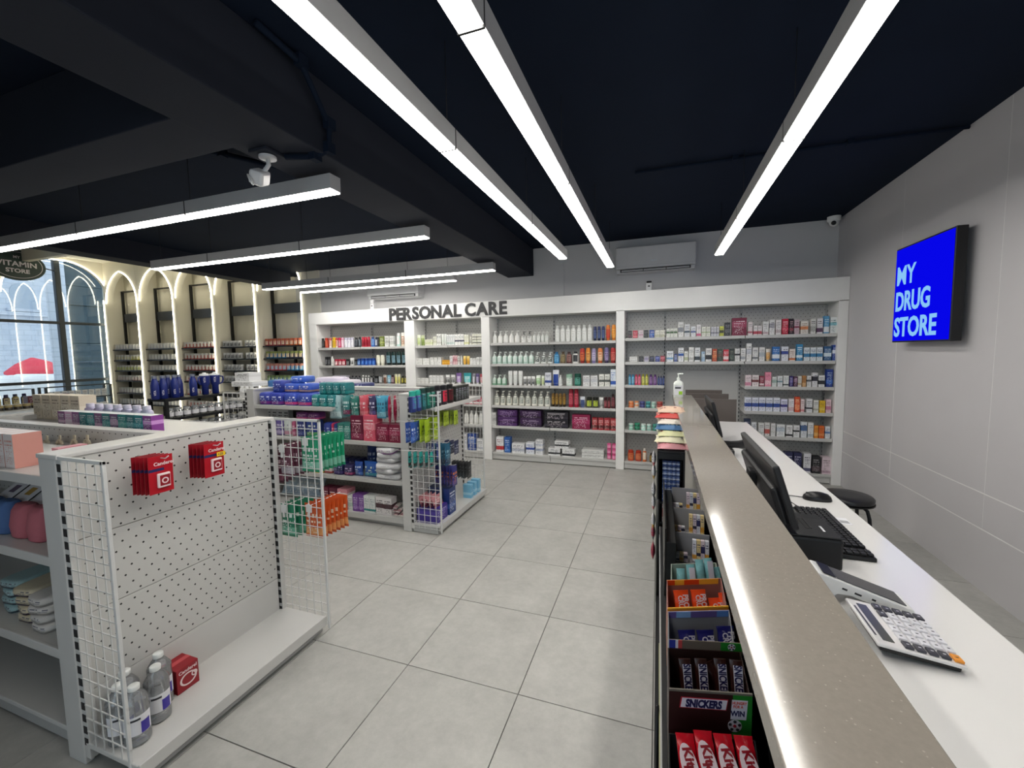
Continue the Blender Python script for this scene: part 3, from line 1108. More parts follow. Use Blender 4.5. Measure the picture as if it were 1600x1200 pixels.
def row(where, z, py, items, ox, sc, yf, gap=.13, jit=.0):
    """a shelf of goods. items: (kind, left px, right px, count, height m, depth m, c1, c2, c3, description[, levels]);
    pixel columns are turned into metres on the shelf's own front plane"""
    for it in items:
        kd, a, b, n, h, d, c1, c2, c3, desc = it[:10]
        lev = it[10] if len(it) > 10 else 1
        xa, xb = at(ox + a / sc, py, Y=yf).x, at(ox + b / sc, py, Y=yf).x
        pitch = (xb - xa) / n
        w = pitch * (1 - gap)
        kind = K[kd]
        for l in range(lev):
            sd = random.random()
            for i in range(n):
                x = xa + pitch * (i + .5)
                dd = d if d else w
                lab = desc
                if n > 1:
                    lab += ', ' + ORD[i] + ' of ' + CNT[n] + ' from left'
                lab += ', ' + LEV[lev][l] + where
                lab = short(lab)
                grp = plural(desc) + ', ' + where if n * lev > 1 else None
                prod(kind, (x, yf + .012 + dd / 2 + random.uniform(0, .008), z + .0005 + l * (h + .0006)), (w, dd, h * (1 - random.uniform(0, jit))), c1, c2, c3, lab, grp, random.uniform(-.03, .03), sd)


W_, K_ = 'e6e6e2', '17171a'
YF = 5.715
# ---------------------------------------------------------------- bay 1 (left)
o, q = 490, 10.667
row('top shelf, left wall bay', 1.7125, 535, [
    ('a', 110, 152, 1, .165, 0, '1c1a1c', '5a5a5a', '222', 'black deodorant spray can'), ('a', 156, 216, 1, .17, 0, 'b8402c', 'd06a4a', 'a83020', 'brick red spray can'),
    ('a', 225, 272, 1, .165, 0, 'e8d8d4', 'd8b0a8', 'c05a50', 'pinkish white spray can with red cap'), ('a', 280, 340, 1, .175, 0, 'e0bc28', 'c8a020', 'd8a818', 'yellow spray can'),
    ('a', 343, 378, 1, .165, 0, 'eae4d4', 'e0a090', 'c83838', 'cream spray can with red cap'), ('a', 380, 436, 1, .165, 0, 'c83a64', 'd8a0b0', 'b82a4a', 'crimson pink spray can'),
    ('a', 438, 482, 1, .165, 0, 'e4c0d0', 'f0e0e8', 'e0a0b8', 'pale pink spray can'), ('a', 488, 648, 3, .165, 0, 'e2e0ea', 'f2f2f4', 'c8c4d8', 'lilac white spray can'),
    ('b', 652, 722, 1, .165, .05, '22242a', '5a5e66', '18181a', 'black square bottle'), ('a', 726, 770, 1, .17, 0, '3a4046', '8a929a', '202428', 'grey and black spray can'),
    ('a', 778, 922, 3, .165, 0, 'b01e34', '7c1424', 'c83048', 'red spray can'), ('b', 930, 998, 1, .165, .05, '2a5aa8', '7aa0d0', '1c3a70', 'blue bottle'),
    ('b', 1000, 1050, 1, .16, .05, '2c3c68', 'c0c8d8', '1a1f30', 'navy bottle with white label'), ('c', 1053, 1084, 1, .155, .06, '26282a', '3a3c3e', '888', 'black carton'),
    ('c', 1086, 1166, 1, .165, .06, '6f7c36', 'a0ac58', 'd8dcc0', 'olive green carton'), ('c', 1170, 1242, 1, .17, .06, 'dcdcd8', 'b8b8b4', '555', 'white carton beside the olive carton'),
    ('c', 1255, 1326, 1, .165, .06, 'e2e2de', 'c4c4c0', '555', 'white carton beside the teal and white spray can'), ('a', 1362, 1424, 1, .21, 0, 'b8dcd6', 'eeeeec', 'e8e8e6', 'tall teal and white spray can'),
    ('a', 1428, 1510, 1, .215, 0, 'd8c8b4', 'b88c70', 'ece8e0', 'tall white and brown spray can')], o, q, YF)
row('second shelf, left wall bay', 1.4125, 566, [
    ('j', 165, 255, 2, .15, 0, '202226', '6a6a6e', '141416', 'black roll-on jar'), ('l', 264, 314, 1, .16, 0, 'e8e8e4', 'd0d0cc', 'f0f0ee', 'white roll-on deodorant'),
    ('j', 320, 508, 3, .105, 0, '9c1a34', 'e0d0d0', 'b82a44', 'crimson cream jar'), ('j', 518, 572, 1, .105, 0, '28282c', '888', '1a1a1c', 'black cream jar'),
    ('j', 578, 650, 1, .125, 0, 'e4e4e2', '28282a', 'e8e8e6', 'white jar with black emblem'), ('j', 655, 700, 1, .1, 0, '2a2c30', '70747a', '1c1c1e', 'charcoal jar'),
    ('j', 702, 760, 1, .11, 0, '1f4a94', '8ab0e0', '1a3a78', 'blue cream jar beside the wide blue jars'), ('j', 762, 1006, 4, .115, 0, '1c4ca8', '4a80d0', '163c88', 'wide blue cream jar'),
    ('s', 1022, 1165, 2, .165, .05, 'e2e0cc', 'ecebdc', 'd6d4c0', 'cream shampoo bottle'), ('s', 1185, 1532, 4, .215, .055, '14322c', '7a9aa8', '0e201c', 'dark green shampoo bottle')], o, q, YF)
row('third shelf, left wall bay', 1.1155, 598, [
    ('c', 300, 560, 2, .125, .07, 'd8d4e2', 'b8a8d0', '6a5a90', 'wide lilac white carton'), ('b', 565, 600, 1, .11, .04, '3a3a44', '888', '222', 'small grey bottle'),
    ('b', 604, 778, 3, .125, .04, '22232a', '8a8a90', '161618', 'black aftershave bottle'), ('b', 782, 832, 1, .135, .04, '1c1c20', 'e0e0de', 'ececea', 'black bottle with white top'),
    ('b', 838, 918, 2, .13, .04, '202024', 'd8d8d6', 'e6e6e4', 'black and white bottle'), ('b', 922, 976, 1, .125, .04, '26282c', 'c8c8c6', '1a1a1c', 'black bottle with pale label'),
    ('j', 982, 1056, 1, .12, 0, '2a2c2e', '707478', '1a1c1c', 'black grooming jar'), ('t', 1062, 1124, 1, .11, .04, '9a9ea0', 'd0d0d0', '3a3a3c', 'grey tube'),
    ('t', 1138, 1202, 1, .14, .04, 'd6cec6', '6a4436', '7a5040', 'tube with brown foot'), ('t', 1205, 1272, 1, .135, .04, '8cc4dc', 'c8e0ea', '3a7a9a', 'light blue tube'),
    ('b', 1276, 1328, 1, .14, .04, '4a2030', 'c8b0b4', '30141c', 'maroon bottle'), ('t', 1332, 1432, 2, .155, .04, 'e4e2c4', 'd0c860', 'e8e4a0', 'white and yellow tube'),
    ('b', 1440, 1546, 2, .125, .04, '30301e', 'c8bc50', '1c1c14', 'black and yellow bottle')], o, q, YF)
row('fourth shelf, left wall bay', .8185, 640, [('b', 700, 1500, 9, .15, .05, '2a3038', '8a9098', '181a1e', 'dark grooming bottle')], o, q, YF)
# ---------------------------------------------------------------- bay 2
o, q = 640, 12
row('top shelf, second wall bay', 1.7125, 535, [
    ('t', 118, 192, 1, .17, .05, 'e4e8d4', 'b8cc80', 'dfe4c8', 'cream and green tube'), ('t', 196, 262, 2, .165, .04, 'c8d0a8', '8aa048', '8aa050', 'green tube'),
    ('c', 272, 430, 1, .095, .07, 'dcddc8', 'c4cc98', '8a9060', 'wide cream carton'), ('c', 434, 494, 2, .135, .04, 'e2e2d4', 'd0d0b8', '777', 'narrow cream carton'),
    ('c', 498, 578, 2, .175, .04, 'e8e8e4', 'd2d2cc', '444', 'tall white carton'), ('t', 582, 678, 2, .175, .04, 'e4e6e2', 'd4dcd4', 'e0e0dc', 'white tube'),
    ('c', 684, 830, 4, .16, .04, 'e6e8e8', 'c8d8d4', '666', 'slim white carton'), ('c', 835, 1010, 3, .16, .05, 'ebebe8', '4a4a60', '555', 'white carton with dark label'),
    ('c', 1014, 1100, 2, .15, .05, 'e6e6d8', 'd8d8a0', '8a8a50', 'cream and yellow carton'), ('b', 1104, 1160, 1, .13, .04, 'e6e4da', '9a9a90', 'e0ded4', 'cream bottle'),
    ('c', 1165, 1340, 2, .052, .07, 'e8e8d8', '2a2a26', '777', 'flat cream carton', 3)], o, q, YF)
row('second shelf, second wall bay', 1.4155, 566, [
    ('c', 94, 370, 2, .052, .07, 'e6e6e2', 'dcdcd8', '999', 'wide white soap carton', 2), ('c', 374, 588, 3, .056, .07, 'e8e8e4', 'd8d8d4', '888', 'white soap carton', 2),
    ('c', 592, 758, 1, .072, .07, 'd89a28', 'e8b850', '8a5a10', 'low orange carton'), ('c', 744, 800, 1, .135, .05, 'eae6e6', 'e0c8cc', '999', 'white carton beside pink carton'),
    ('c', 804, 884, 2, .14, .05, 'e4c0c4', 'c88890', '8a4a50', 'pink carton'), ('c', 888, 936, 1, .13, .05, 'd8d4d0', 'b8a8a0', '777', 'beige carton'),
    ('l', 940, 980, 1, .145, 0, 'e8e8e4', 'd8d8d4', 'e6e6e2', 'white lotion bottle'), ('t', 984, 1112, 2, .13, .05, 'e8cc78', 'e0a838', 'e4b850', 'yellow tube'),
    ('c', 1116, 1240, 2, .095, .06, 'e8e8e6', 'd8d8d4', '999', 'low white carton'), ('c', 1244, 1360, 2, .11, .06, 'eaeae8', 'd4d4d2', '888', 'square white carton')], o, q, YF)
row('third shelf, second wall bay', 1.1255, 597, [
    ('c', 134, 350, 3, .082, .06, 'e4e4e0', 'd4d4ce', '999', 'low white carton'), ('c', 360, 628, 4, .125, .06, 'e6e6e4', 'd0d0ce', '999', 'white cream carton'),
    ('t', 655, 842, 2, .135, .05, 'e6e6e4', '4a4a4a', 'e0e0de', 'white tube with dark band'), ('t', 850, 962, 1, .165, .05, '7a5a98', 'b090c8', 'd8d8d8', 'purple pouch tube'),
    ('t', 984, 1152, 1, .165, .05, '149098', '70c8c8', 'dcdcdc', 'teal pouch tube'), ('t', 1156, 1218, 1, .155, .05, '8a8a98', 'c8c8d0', 'e0e0e0', 'grey pouch tube'),
    ('t', 1222, 1292, 1, .155, .05, '5a4a80', '9a8ab8', 'dcdcdc', 'violet pouch tube'), ('t', 1298, 1376, 1, .15, .05, 'a83a44', 'd89098', 'e0e0e0', 'red pouch tube')], o, q, YF)
row('fourth shelf, second wall bay', .8205, 632, [('c', 200, 1010, 9, .1, .06, 'e0e0dc', 'c83a5a', '999', 'white and crimson carton'), ('c', 1014, 1370, 4, .1, .07, 'c03050', 'e8e8e6', 'e8d0d4', 'crimson carton')], o, q, YF)
row('fifth shelf, second wall bay', .5155, 664, [('l', 560, 1370, 9, .2, 0, 'e8e8e2', 'ecece8', 'e4e4e0', 'white lotion bottle')], o, q, YF)
row('base shelf, second wall bay', WB, 706, [('c', 700, 1080, 3, .24, .12, 'e2e2e6', 'c8ccd8', '445', 'white nappy carton'), ('c', 1084, 1240, 1, .25, .12, '2c4890', '4a6ab0', 'e0e0e8', 'blue carton'), ('c', 1244, 1376, 1, .17, .1, 'e6e6e8', 'c0c4d0', '556', 'small white carton')], o, q, YF)
# ---------------------------------------------------------------- bay 3
o, q = 750, 4.446
row('top shelf, third wall bay', 1.7255, 534, [
    ('r', 76, 272, 5, .18, 0, 'e8e8e4', 'eeeeea', 'e4e4e0', 'white pump lotion bottle'), ('r', 278, 358, 2, .16, 0, 'e6e6e2', 'ecece8', '3a3c3c', 'white bottle with dark pump'),
    ('p', 360, 474, 4, .155, 0, 'd8dcd6', 'e6e8e4', 'd8dad6', 'small pale pump bottle'), ('b', 515, 780, 7, .225, 0, 'dfe1de', 'eaebe8', 'd2d4d0', 'tall white bottle'),
    ('s', 782, 868, 3, .195, .05, '1c2a5c', '5a6a98', '141c40', 'navy shampoo bottle'), ('s', 870, 906, 1, .21, .05, 'd87828', 'c83a30', 'c86018', 'orange shampoo bottle with red label'),
    ('s', 908, 946, 1, .21, .05, 'e08a20', 'e8a850', 'd07810', 'amber orange shampoo bottle')], o, q, YF)
row('second shelf, third wall bay', 1.4245, 568, [
    ('p', 76, 370, 8, .18, 0, 'b8d4c8', 'd8e8e0', 'e0e6e2', 'mint green pump bottle'), ('r', 370, 504, 3, .165, 0, 'e2e6e2', '5a625e', 'dfe3df', 'white dome pump bottle'),
    ('b', 508, 550, 1, .165, .05, '2a80b8', '70b0d8', '226a98', 'sky blue bottle'), ('b', 554, 592, 1, .165, .05, '6a5a40', '9a8a60', '4a3a28', 'olive brown bottle'),
    ('b', 595, 636, 1, .165, .05, '5a2c2c', '9a7068', '3a1a1a', 'brown maroon bottle'), ('b', 638, 684, 1, .165, .05, 'e2e2de', '3a3a3c', '28282a', 'white bottle with black cap'),
    ('s', 687, 728, 1, .205, .05, 'b42c24', 'd87040', '8c1a18', 'red shampoo bottle beside the white bottle'), ('s', 730, 768, 1, .21, .05, 'e0882a', 'e8b060', 'b85a18', 'orange shampoo bottle'),
    ('s', 770, 806, 1, .2, .05, '9a90b8', 'c8c0d8', '7a70a0', 'lilac shampoo bottle'), ('s', 811, 854, 1, .205, .05, 'd87a40', 'eecca8', 'c05a20', 'orange bottle with pale label'),
    ('s', 858, 896, 1, .21, .05, '6a6090', 'a090b8', '3a2c50', 'violet shampoo bottle'), ('s', 900, 945, 1, .205, .05, 'b02428', 'd06a60', '8c1418', 'red shampoo bottle at the end')], o, q, YF)
row('third shelf, third wall bay', 1.1125, 603, [
    ('p', 78, 180, 3, .155, 0, '7cae90', 'cfe0d4', 'd8e4dc', 'green hand wash pump bottle'), ('t', 188, 294, 3, .21, .05, 'e6e6e4', 'd8dcd8', 'e2e2e0', 'tall white tube'),
    ('t', 294, 380, 3, .13, .045, 'e4e4e2', '3a3c40', 'dededc', 'short white tube with dark mark'), ('t', 382, 420, 1, .145, .05, 'dfe6da', '8ab878', 'dce2d8', 'white and green tube'),
    ('t', 421, 446, 1, .14, .05, 'e2e8d8', 'b8c880', 'dce2d0', 'white and lime tube'), ('c', 448, 494, 1, .185, .06, 'e2e4ec', '2c4a9c', '445', 'white carton with blue band'),
    ('t', 499, 550, 1, .225, .05, 'dcdfe8', '24429a', '22408c', 'tall white and blue tube'), ('l', 540, 570, 1, .15, 0, 'e4e4e2', 'd0d4d2', 'e2e2e0', 'small white lotion bottle'),
    ('j', 590, 642, 1, .165, 0, 'cfe0d4', 'e8eae6', '9ac0a8', 'pale green cosmetic jar'), ('j', 648, 702, 1, .17, 0, '1c6a58', '5aa090', '124a3c', 'dark green cosmetic jar'),
    ('c', 711, 818, 2, .145, .05, 'e2e2e2', 'ccced2', '777', 'square white skin care carton'), ('c', 824, 902, 2, .165, .05, 'e4e4dc', '4a5048', '666', 'slim white carton with dark emblem'),
    ('c', 904, 945, 1, .23, .05, 'dfe6ee', '2a50a8', '3a6ab8', 'tall white and blue carton')], o, q, YF)
row('fourth shelf, third wall bay', .8155, 636, [
    ('r', 88, 486, 9, .215, 0, 'e6e4da', '9aa098', 'e0ded4', 'round white body lotion pump bottle'), ('s', 492, 594, 4, .19, .05, '7a5c28', 'b08a40', '2a1c10', 'golden brown hair bottle'),
    ('a', 610, 684, 2, .26, 0, '9c1c34', 'c85a68', '8a1428', 'tall red hair spray can'), ('t', 690, 730, 1, .15, .05, 'd4d8de', '3a4a78', '4a5a88', 'white and blue tube'),
    ('j', 734, 822, 2, .145, 0, '4a4c40', 'c0d048', '20221c', 'dark jar with lime label'), ('t', 824, 858, 1, .145, .05, 'e0e0dc', '8a8a88', 'dadad6', 'white tube by the crimson jars'),
    ('j', 858, 906, 2, .15, 0, '6a1c28', 'a85a60', '3a0c14', 'crimson hair jar'), ('b', 908, 938, 1, .195, .04, '4a1822', '8a4a50', '240a10', 'dark red bottle')], o, q, YF)
row('fifth shelf, third wall bay', .5125, 668, [
    ('c', 78, 110, 1, .19, .07, 'dcdcda', 'b4b4b4', '777', 'slim white carton'), ('c', 112, 264, 1, .118, .1, '4a2860', '2a1438', 'b8a0c8', 'long purple hair dryer carton', 2),
    ('c', 266, 434, 1, .118, .1, '3a2048', '221228', 'b8a8c0', 'long dark plum hair iron carton', 2), ('c', 436, 622, 1, .116, .1, '1e1c24', '3a3440', 'c8c0c4', 'long black styler carton', 2),
    ('c', 630, 772, 1, .2, .1, '8a1444', 'a83060', 'e0b8c8', 'magenta styler carton'), ('c', 775, 946, 4, .165, .08, 'a82c34', '5a1418', 'ecd8d0', 'red hair colour carton with a face')], o, q, YF)
row('base shelf, third wall bay', WB, 716, [
    ('c', 108, 166, 1, .225, .1, 'e4e4e6', 'c03a40', '7a2a30', 'white carton with red disc'), ('c', 167, 210, 1, .225, .1, '2a5aa4', '4a7ac0', 'd0dcec', 'blue carton beside the red disc carton'),
    ('c', 214, 310, 1, .14, .12, 'e4e4e6', 'b8bcc8', '3a3c48', 'white blood pressure monitor carton'), ('c', 314, 378, 1, .165, .1, 'e2e4ea', '2c4a9c', '3a4a88', 'white and navy monitor carton'),
    ('c', 381, 438, 1, .105, .1, 'e4e4e6', 'b0b8cc', '445', 'small white and blue carton', 2), ('c', 466, 560, 1, .105, .11, 'e2e2e2', '2a2c30', '3a3a3c', 'white carton with black hair dryer, left of the pyramid'),
    ('c', 564, 662, 1, .105, .11, 'e2e2e2', '26282c', '3a3a3c', 'white carton with black hair dryer, right of the pyramid'), ('c', 694, 868, 1, .055, .2, 'dededc', 'c8c8c6', '888', 'flat white scale carton', 2),
    ('j', 878, 946, 2, .072, 0, 'c83a78', 'e8a0c0', 'd85a90', 'pink hair removal jar', 3)], o, q, YF)
prod('carton', (at(750 + 564 / 4.446, 700, Y=YF).x, YF + .08, WB + .107), (.2, .11, .105), 'e2e2e2', '2a2c30', '3a3a3c', 'white carton with black hair dryer on top of the pyramid, third wall bay', 'white hair dryer cartons')
# ---------------------------------------------------------------- bay 4
BAY_FOUR = True
o, q = 960, 3.871
row('top shelf, narrow wall column', 1.7485, 524, [
    ('c', 82, 106, 1, .1, .05, '24222a', '5a2a3a', '999', 'black carton'), ('c', 109, 142, 1, .1, .05, 'b8344a', 'e08a90', 'e8d0d0', 'red carton'), ('c', 145, 175, 1, .1, .05, 'dccad2', 'c090a8', '777', 'pinkish white carton'),
    ('c', 177, 207, 1, .1, .05, '22242a', '3a4a48', '999', 'black carton with green band'), ('c', 209, 243, 1, .1, .05, '20489a', '4a80c8', 'dde', 'blue carton'), ('c', 245, 306, 2, .095, .05, 'e6e4d8', 'c8c8b0', '777', 'cream carton')], o, q, YF)
row('second shelf, narrow wall column', 1.4385, 566, [
    ('c', 88, 142, 1, .072, .06, 'e0e0de', 'c8c8c8', '888', 'white carton'), ('c', 146, 176, 1, .072, .05, '28282c', '4a4a50', '999', 'small black carton'), ('c', 179, 208, 1, .072, .05, 'c8c4d4', '9a90b8', '667', 'small lilac carton'),
    ('c', 211, 243, 1, .072, .05, '24283a', '3a4060', '99a', 'small dark blue carton'), ('c', 245, 275, 1, .072, .05, '2a3a8a', '5060b0', 'ccd', 'small royal blue carton'), ('c', 277, 306, 1, .075, .05, '9a2038', 'c86070', 'ecc', 'small crimson carton')], o, q, YF)
row('third shelf, narrow wall column', 1.1355, 602, [
    ('b', 83, 121, 2, .14, 0, '4a9cc8', '90c8e0', '2a7aa8', 'sky blue bottle'), ('b', 122, 160, 2, .14, 0, 'd8406a', 'e890a8', 'b82a50', 'pink bottle'), ('b', 162, 206, 2, .145, 0, 'b8b838', 'd8d880', '9a9a28', 'lime yellow bottle'),
    ('b', 208, 258, 2, .14, 0, '6a3a80', 'a080b0', '4a2460', 'purple bottle'), ('b', 260, 304, 3, .125, 0, '20306a', '6070a8', '141c44', 'navy bottle')], o, q, YF)
row('fourth shelf, narrow wall column', .8345, 638, [
    ('n', 82, 118, 1, .042, 0, 'd87030', 'd87030', 'e8a070', 'orange tin', 2), ('n', 119, 148, 1, .042, 0, 'e4d4c4', 'e4d4c4', 'e89a60', 'cream tin', 2), ('n', 150, 186, 1, .042, 0, '2c2e68', '2c2e68', '5a60a0', 'navy tin', 2),
    ('n', 187, 220, 1, .042, 0, '1c6a70', '1c6a70', '5ab0b0', 'teal tin', 2), ('n', 221, 252, 1, .042, 0, '9ac8b8', '9ac8b8', 'cfe4dc', 'mint tin', 2), ('n', 254, 296, 1, .042, 0, '8a2424', '8a2424', 'b85a50', 'dark red tin', 2)], o, q, YF)
row('fifth shelf, narrow wall column', .5355, 670, [
    ('n', 84, 116, 1, .042, 0, '8ac4b0', '8ac4b0', 'd0e8de', 'pale green tin', 2), ('n', 118, 156, 1, .045, 0, '1c6a50', '1c6a50', '3a9a78', 'dark green tin', 2), ('n', 158, 192, 1, .042, 0, 'b0dcd0', 'b0dcd0', 'e0f0ea', 'mint green tin', 2),
    ('n', 194, 226, 1, .042, 0, '9accc0', '9accc0', 'dceee8', 'pale mint tin', 2), ('n', 228, 262, 1, .042, 0, '24786a', '24786a', '4aa090', 'sea green tin', 2)], o, q, YF)
row('base shelf, narrow wall column', WB, 712, [
    ('a', 76, 120, 1, .14, 0, 'c84a2c', 'e08858', 'b83a20', 'leftmost orange red can'), ('a', 122, 166, 1, .14, 0, 'b8402c', 'd88058', 'a83420', 'orange red can beside the bottle'), ('b', 168, 196, 1, .175, 0, 'd8703a', 'ecd8c0', 'e8e4da', 'orange bottle with white cap'),
    ('b', 210, 236, 1, .12, 0, '4a3418', 'a88a40', '22180c', 'small amber bottle')], o, q, YF)
row('top shelf, middle wall column', 1.7485, 523, [
    ('c', 314, 382, 3, .11, .05, 'e2e4dc', '4a6a44', '777', 'white and green carton'), ('c', 384, 420, 1, .19, .05, 'e6e6e4', '8a8e96', '555', 'tall white carton'), ('c', 422, 458, 1, .16, .05, 'dadcde', '4a5a68', '667', 'grey and white carton'),
    ('c', 462, 494, 1, .13, .05, 'e4e6ea', '4a60a0', '556', 'white carton with blue print'), ('c', 496, 524, 1, .15, .05, 'e8e4e6', 'd86a90', '777', 'white carton with pink top'), ('c', 527, 582, 2, .12, .05, 'e2e4d8', 'a8b890', '777', 'cream and green carton'),
    ('c', 584, 634, 3, .115, .05, 'd4d4da', '8a8a98', '556', 'grey carton'), ('c', 637, 664, 1, .12, .05, 'c8cc50', '3a3c28', '444', 'yellow green carton'), ('c', 666, 704, 1, .165, .06, '24242a', '5a5a60', '999', 'black carton beside the crimson carton'),
    ('c', 706, 806, 1, .215, .07, '7a1c3c', '9a3a58', 'e0c8d0', 'large crimson carton')], o, q, YF)
row('second shelf, middle wall column', 1.4385, 564, [
    ('c', 313, 358, 1, .135, .06, 'e2e6ea', '7aa8cc', '556', 'white and light blue carton'), ('c', 360, 382, 1, .1, .05, '3a4e8a', '7080b0', 'dde', 'small blue carton'), ('c', 384, 420, 1, .175, .05, 'e6e8ea', '2c5aa8', '445', 'white carton with blue stripe'),
    ('c', 422, 446, 1, .13, .05, 'e4e4de', 'b8c0a0', '777', 'cream carton'), ('c', 449, 482, 1, .18, .05, 'e6e6e4', 'c0c0c0', '666', 'tall white carton'), ('c', 484, 520, 1, .175, .05, 'dfe2e4', '3a4248', '556', 'white carton with dark band'),
    ('c', 526, 548, 1, .125, .05, 'a8c4dc', 'd0e0ea', '557', 'light blue carton'), ('c', 551, 590, 1, .165, .05, 'e4e2e0', '2a2a2c', '445', 'white carton with black print'), ('c', 592, 622, 1, .155, .05, 'b8482a', 'd87848', 'eda', 'orange red carton'),
    ('c', 624, 655, 1, .155, .05, '3a4a40', '5a3a34', '998', 'dark green carton'), ('c', 658, 694, 1, .145, .05, 'c83040', 'e8d0d0', 'eee', 'red and white carton'), ('c', 697, 725, 1, .155, .05, '28302e', '4a5a54', '998', 'black green carton'),
    ('c', 728, 760, 1, .155, .05, 'e2e2e0', '28282a', '444', 'white carton with black bands')], o, q, YF)
row('top shelf, right wall column', 1.7485, 521, [
    ('c', 808, 838, 1, .16, .05, 'e4d8d8', 'b85a68', '777', 'white carton with red print'), ('c', 841, 894, 2, .115, .05, 'e6e2e0', 'c04858', '777', 'low white and red carton'), ('c', 898, 936, 1, .16, .05, 'e0e0de', 'c8b0b4', '666', 'white carton with grey emblem'),
    ('c', 938, 972, 1, .18, .05, 'e4e4e2', 'a8a8b0', '555', 'tall white carton left of centre'), ('c', 976, 1012, 1, .175, .05, 'e4e0de', 'c8b8b8', '666', 'cream white carton'), ('c', 1014, 1056, 1, .185, .05, 'b81c38', 'd84a60', 'ecc', 'bright red carton'),
    ('c', 1058, 1086, 1, .185, .05, '28181c', '8a1c2c', 'caa', 'black and red carton'), ('c', 1089, 1122, 1, .17, .05, 'c8b0b8', '8a2a48', '644', 'pink and plum carton'), ('c', 1126, 1176, 1, .15, .06, 'e2dcd4', 'd88858', '864', 'white and orange carton'),
    ('c', 1188, 1222, 1, .175, .05, 'dcdcd8', 'b4b4b0', '555', 'white carton in the right group'), ('c', 1226, 1264, 1, .175, .05, 'e2e0e4', '5a3a5a', '555', 'white carton with plum emblem'), ('c', 1266, 1302, 1, .2, .05, '5a9cc8', 'e6eaee', 'dee', 'tall blue and white carton'), ('c', 1306, 1350, 1, .185, .05, 'e0e4e4', '8ac4d0', '577', 'white carton with aqua band')], o, q, YF)
row('second shelf, right wall column', 1.4385, 560, [
    ('c', 764, 796, 1, .16, .05, 'e4e4e2', 'a8acb4', '555', 'white carton with grey print'), ('c', 798, 832, 1, .215, .05, 'e6e6e4', 'c4c8d0', '666', 'tallest white carton'), ('c', 835, 872, 1, .165, .05, 'dcdcda', '6a6e74', '555', 'white carton with dark picture'), ('c', 875, 912, 1, .165, .05, 'e2e2e0', 'b0b8c0', '666', 'white carton with pale picture'),
    ('t', 916, 950, 1, .145, .05, 'e4ded4', 'd89a48', 'e0c8a0', 'white and amber tube'), ('c', 955, 1004, 1, .17, .05, '2a6ab0', 'dde4ec', 'cde', 'blue carton with white waves'), ('c', 1010, 1056, 1, .17, .05, 'e0e2ea', '3a4a9a', '556', 'white and royal blue carton'), ('c', 1059, 1098, 1, .14, .05, 'e4d8d0', 'd87a40', '865', 'white and coral carton'),
    ('c', 1101, 1142, 1, .195, .05, '3a88b8', 'd8e4ea', 'dee', 'taller blue and white carton'), ('c', 1146, 1264, 3, .155, .05, 'dfe6ea', '3a80b0', '456', 'blue wave carton'), ('c', 1267, 1318, 1, .165, .05, '2c5a88', 'd8e6ee', 'bcd', 'dark blue and white carton'), ('c', 1320, 1346, 1, .18, .05, '284a98', 'dce2ec', 'ccd', 'slim royal blue carton')], o, q, YF)
row('third shelf, right wall column', 1.1355, 604, [
    ('c', 792, 830, 1, .135, .06, 'e4d4d8', 'd890a8', '766', 'pink and white carton'), ('c', 832, 876, 1, .135, .06, 'e6dcdc', '7a3a3c', '655', 'white carton with brown oval'), ('c', 878, 908, 1, .125, .05, '8a2a40', 'e0d0d0', 'edd', 'maroon and white carton'), ('c', 911, 952, 1, .17, .05, 'e890a8', 'f0c8d0', 'a56', 'bright pink carton'),
    ('c', 955, 984, 1, .115, .05, 'dce2de', 'a0b8b0', '677', 'small mint white carton'), ('c', 987, 1020, 1, .125, .05, 'dee0e2', '7a98a0', '566', 'white carton with grey leaf'), ('c', 1022, 1058, 1, .13, .05, 'e0e2e0', '3a4a48', '566', 'white carton with dark picture'), ('c', 1061, 1084, 1, .125, .05, '3a2c70', '6a5aa0', 'ccd', 'indigo carton'),
    ('c', 1086, 1110, 1, .12, .05, '5a3850', '8a6a80', 'dcd', 'plum carton'), ('c', 1112, 1136, 1, .125, .05, 'e0dcd4', 'c8b090', '776', 'cream carton'), ('c', 1138, 1162, 1, .13, .05, 'b8824a', 'd8b080', '643', 'tan carton'), ('c', 1165, 1194, 1, .13, .05, 'dedede', '4a4a4c', '555', 'white carton with black circle'),
    ('c', 1197, 1232, 1, .165, .05, 'e2e2e4', '2a2a34', '445', 'white carton with dark centre'), ('c', 1235, 1276, 1, .135, .05, 'e2e2e2', '2a2c30', '445', 'low white and black carton'), ('c', 1280, 1324, 1, .205, .06, '1c3a8a', '3a6ac0', 'bcd', 'large navy carton')], o, q, YF)
row('fourth shelf, right wall column', .8355, 641, [
    ('c', 788, 1004, 5, .165, .06, 'dfe2ec', '34509c', '446', 'white and blue sachet carton'), ('c', 1006, 1050, 1, .15, .05, 'd8d8ee', '3a3488', '556', 'white and violet carton'), ('c', 1054, 1090, 1, .155, .05, 'e6e2e4', 'd8b8bc', '777', 'white carton left of the orange carton'), ('c', 1092, 1126, 1, .18, .05, 'd8502a', 'e8805a', 'eda', 'vivid orange carton'), ('c', 1128, 1152, 1, .155, .05, 'e6d4d4', 'd88a90', '866', 'pink white carton'),
    ('c', 1162, 1202, 1, .16, .06, 'dedee0', '3a3a44', '555', 'white carton with charcoal emblem'), ('c', 1206, 1240, 1, .145, .05, 'dadad4', 'b0b0a0', '666', 'white and sage carton'), ('c', 1242, 1278, 1, .14, .05, 'e0b828', 'ecd468', '862', 'yellow carton'), ('c', 1280, 1316, 1, .155, .05, 'e0c4cc', 'c87a98', '855', 'rose pink carton')], o, q, YF)
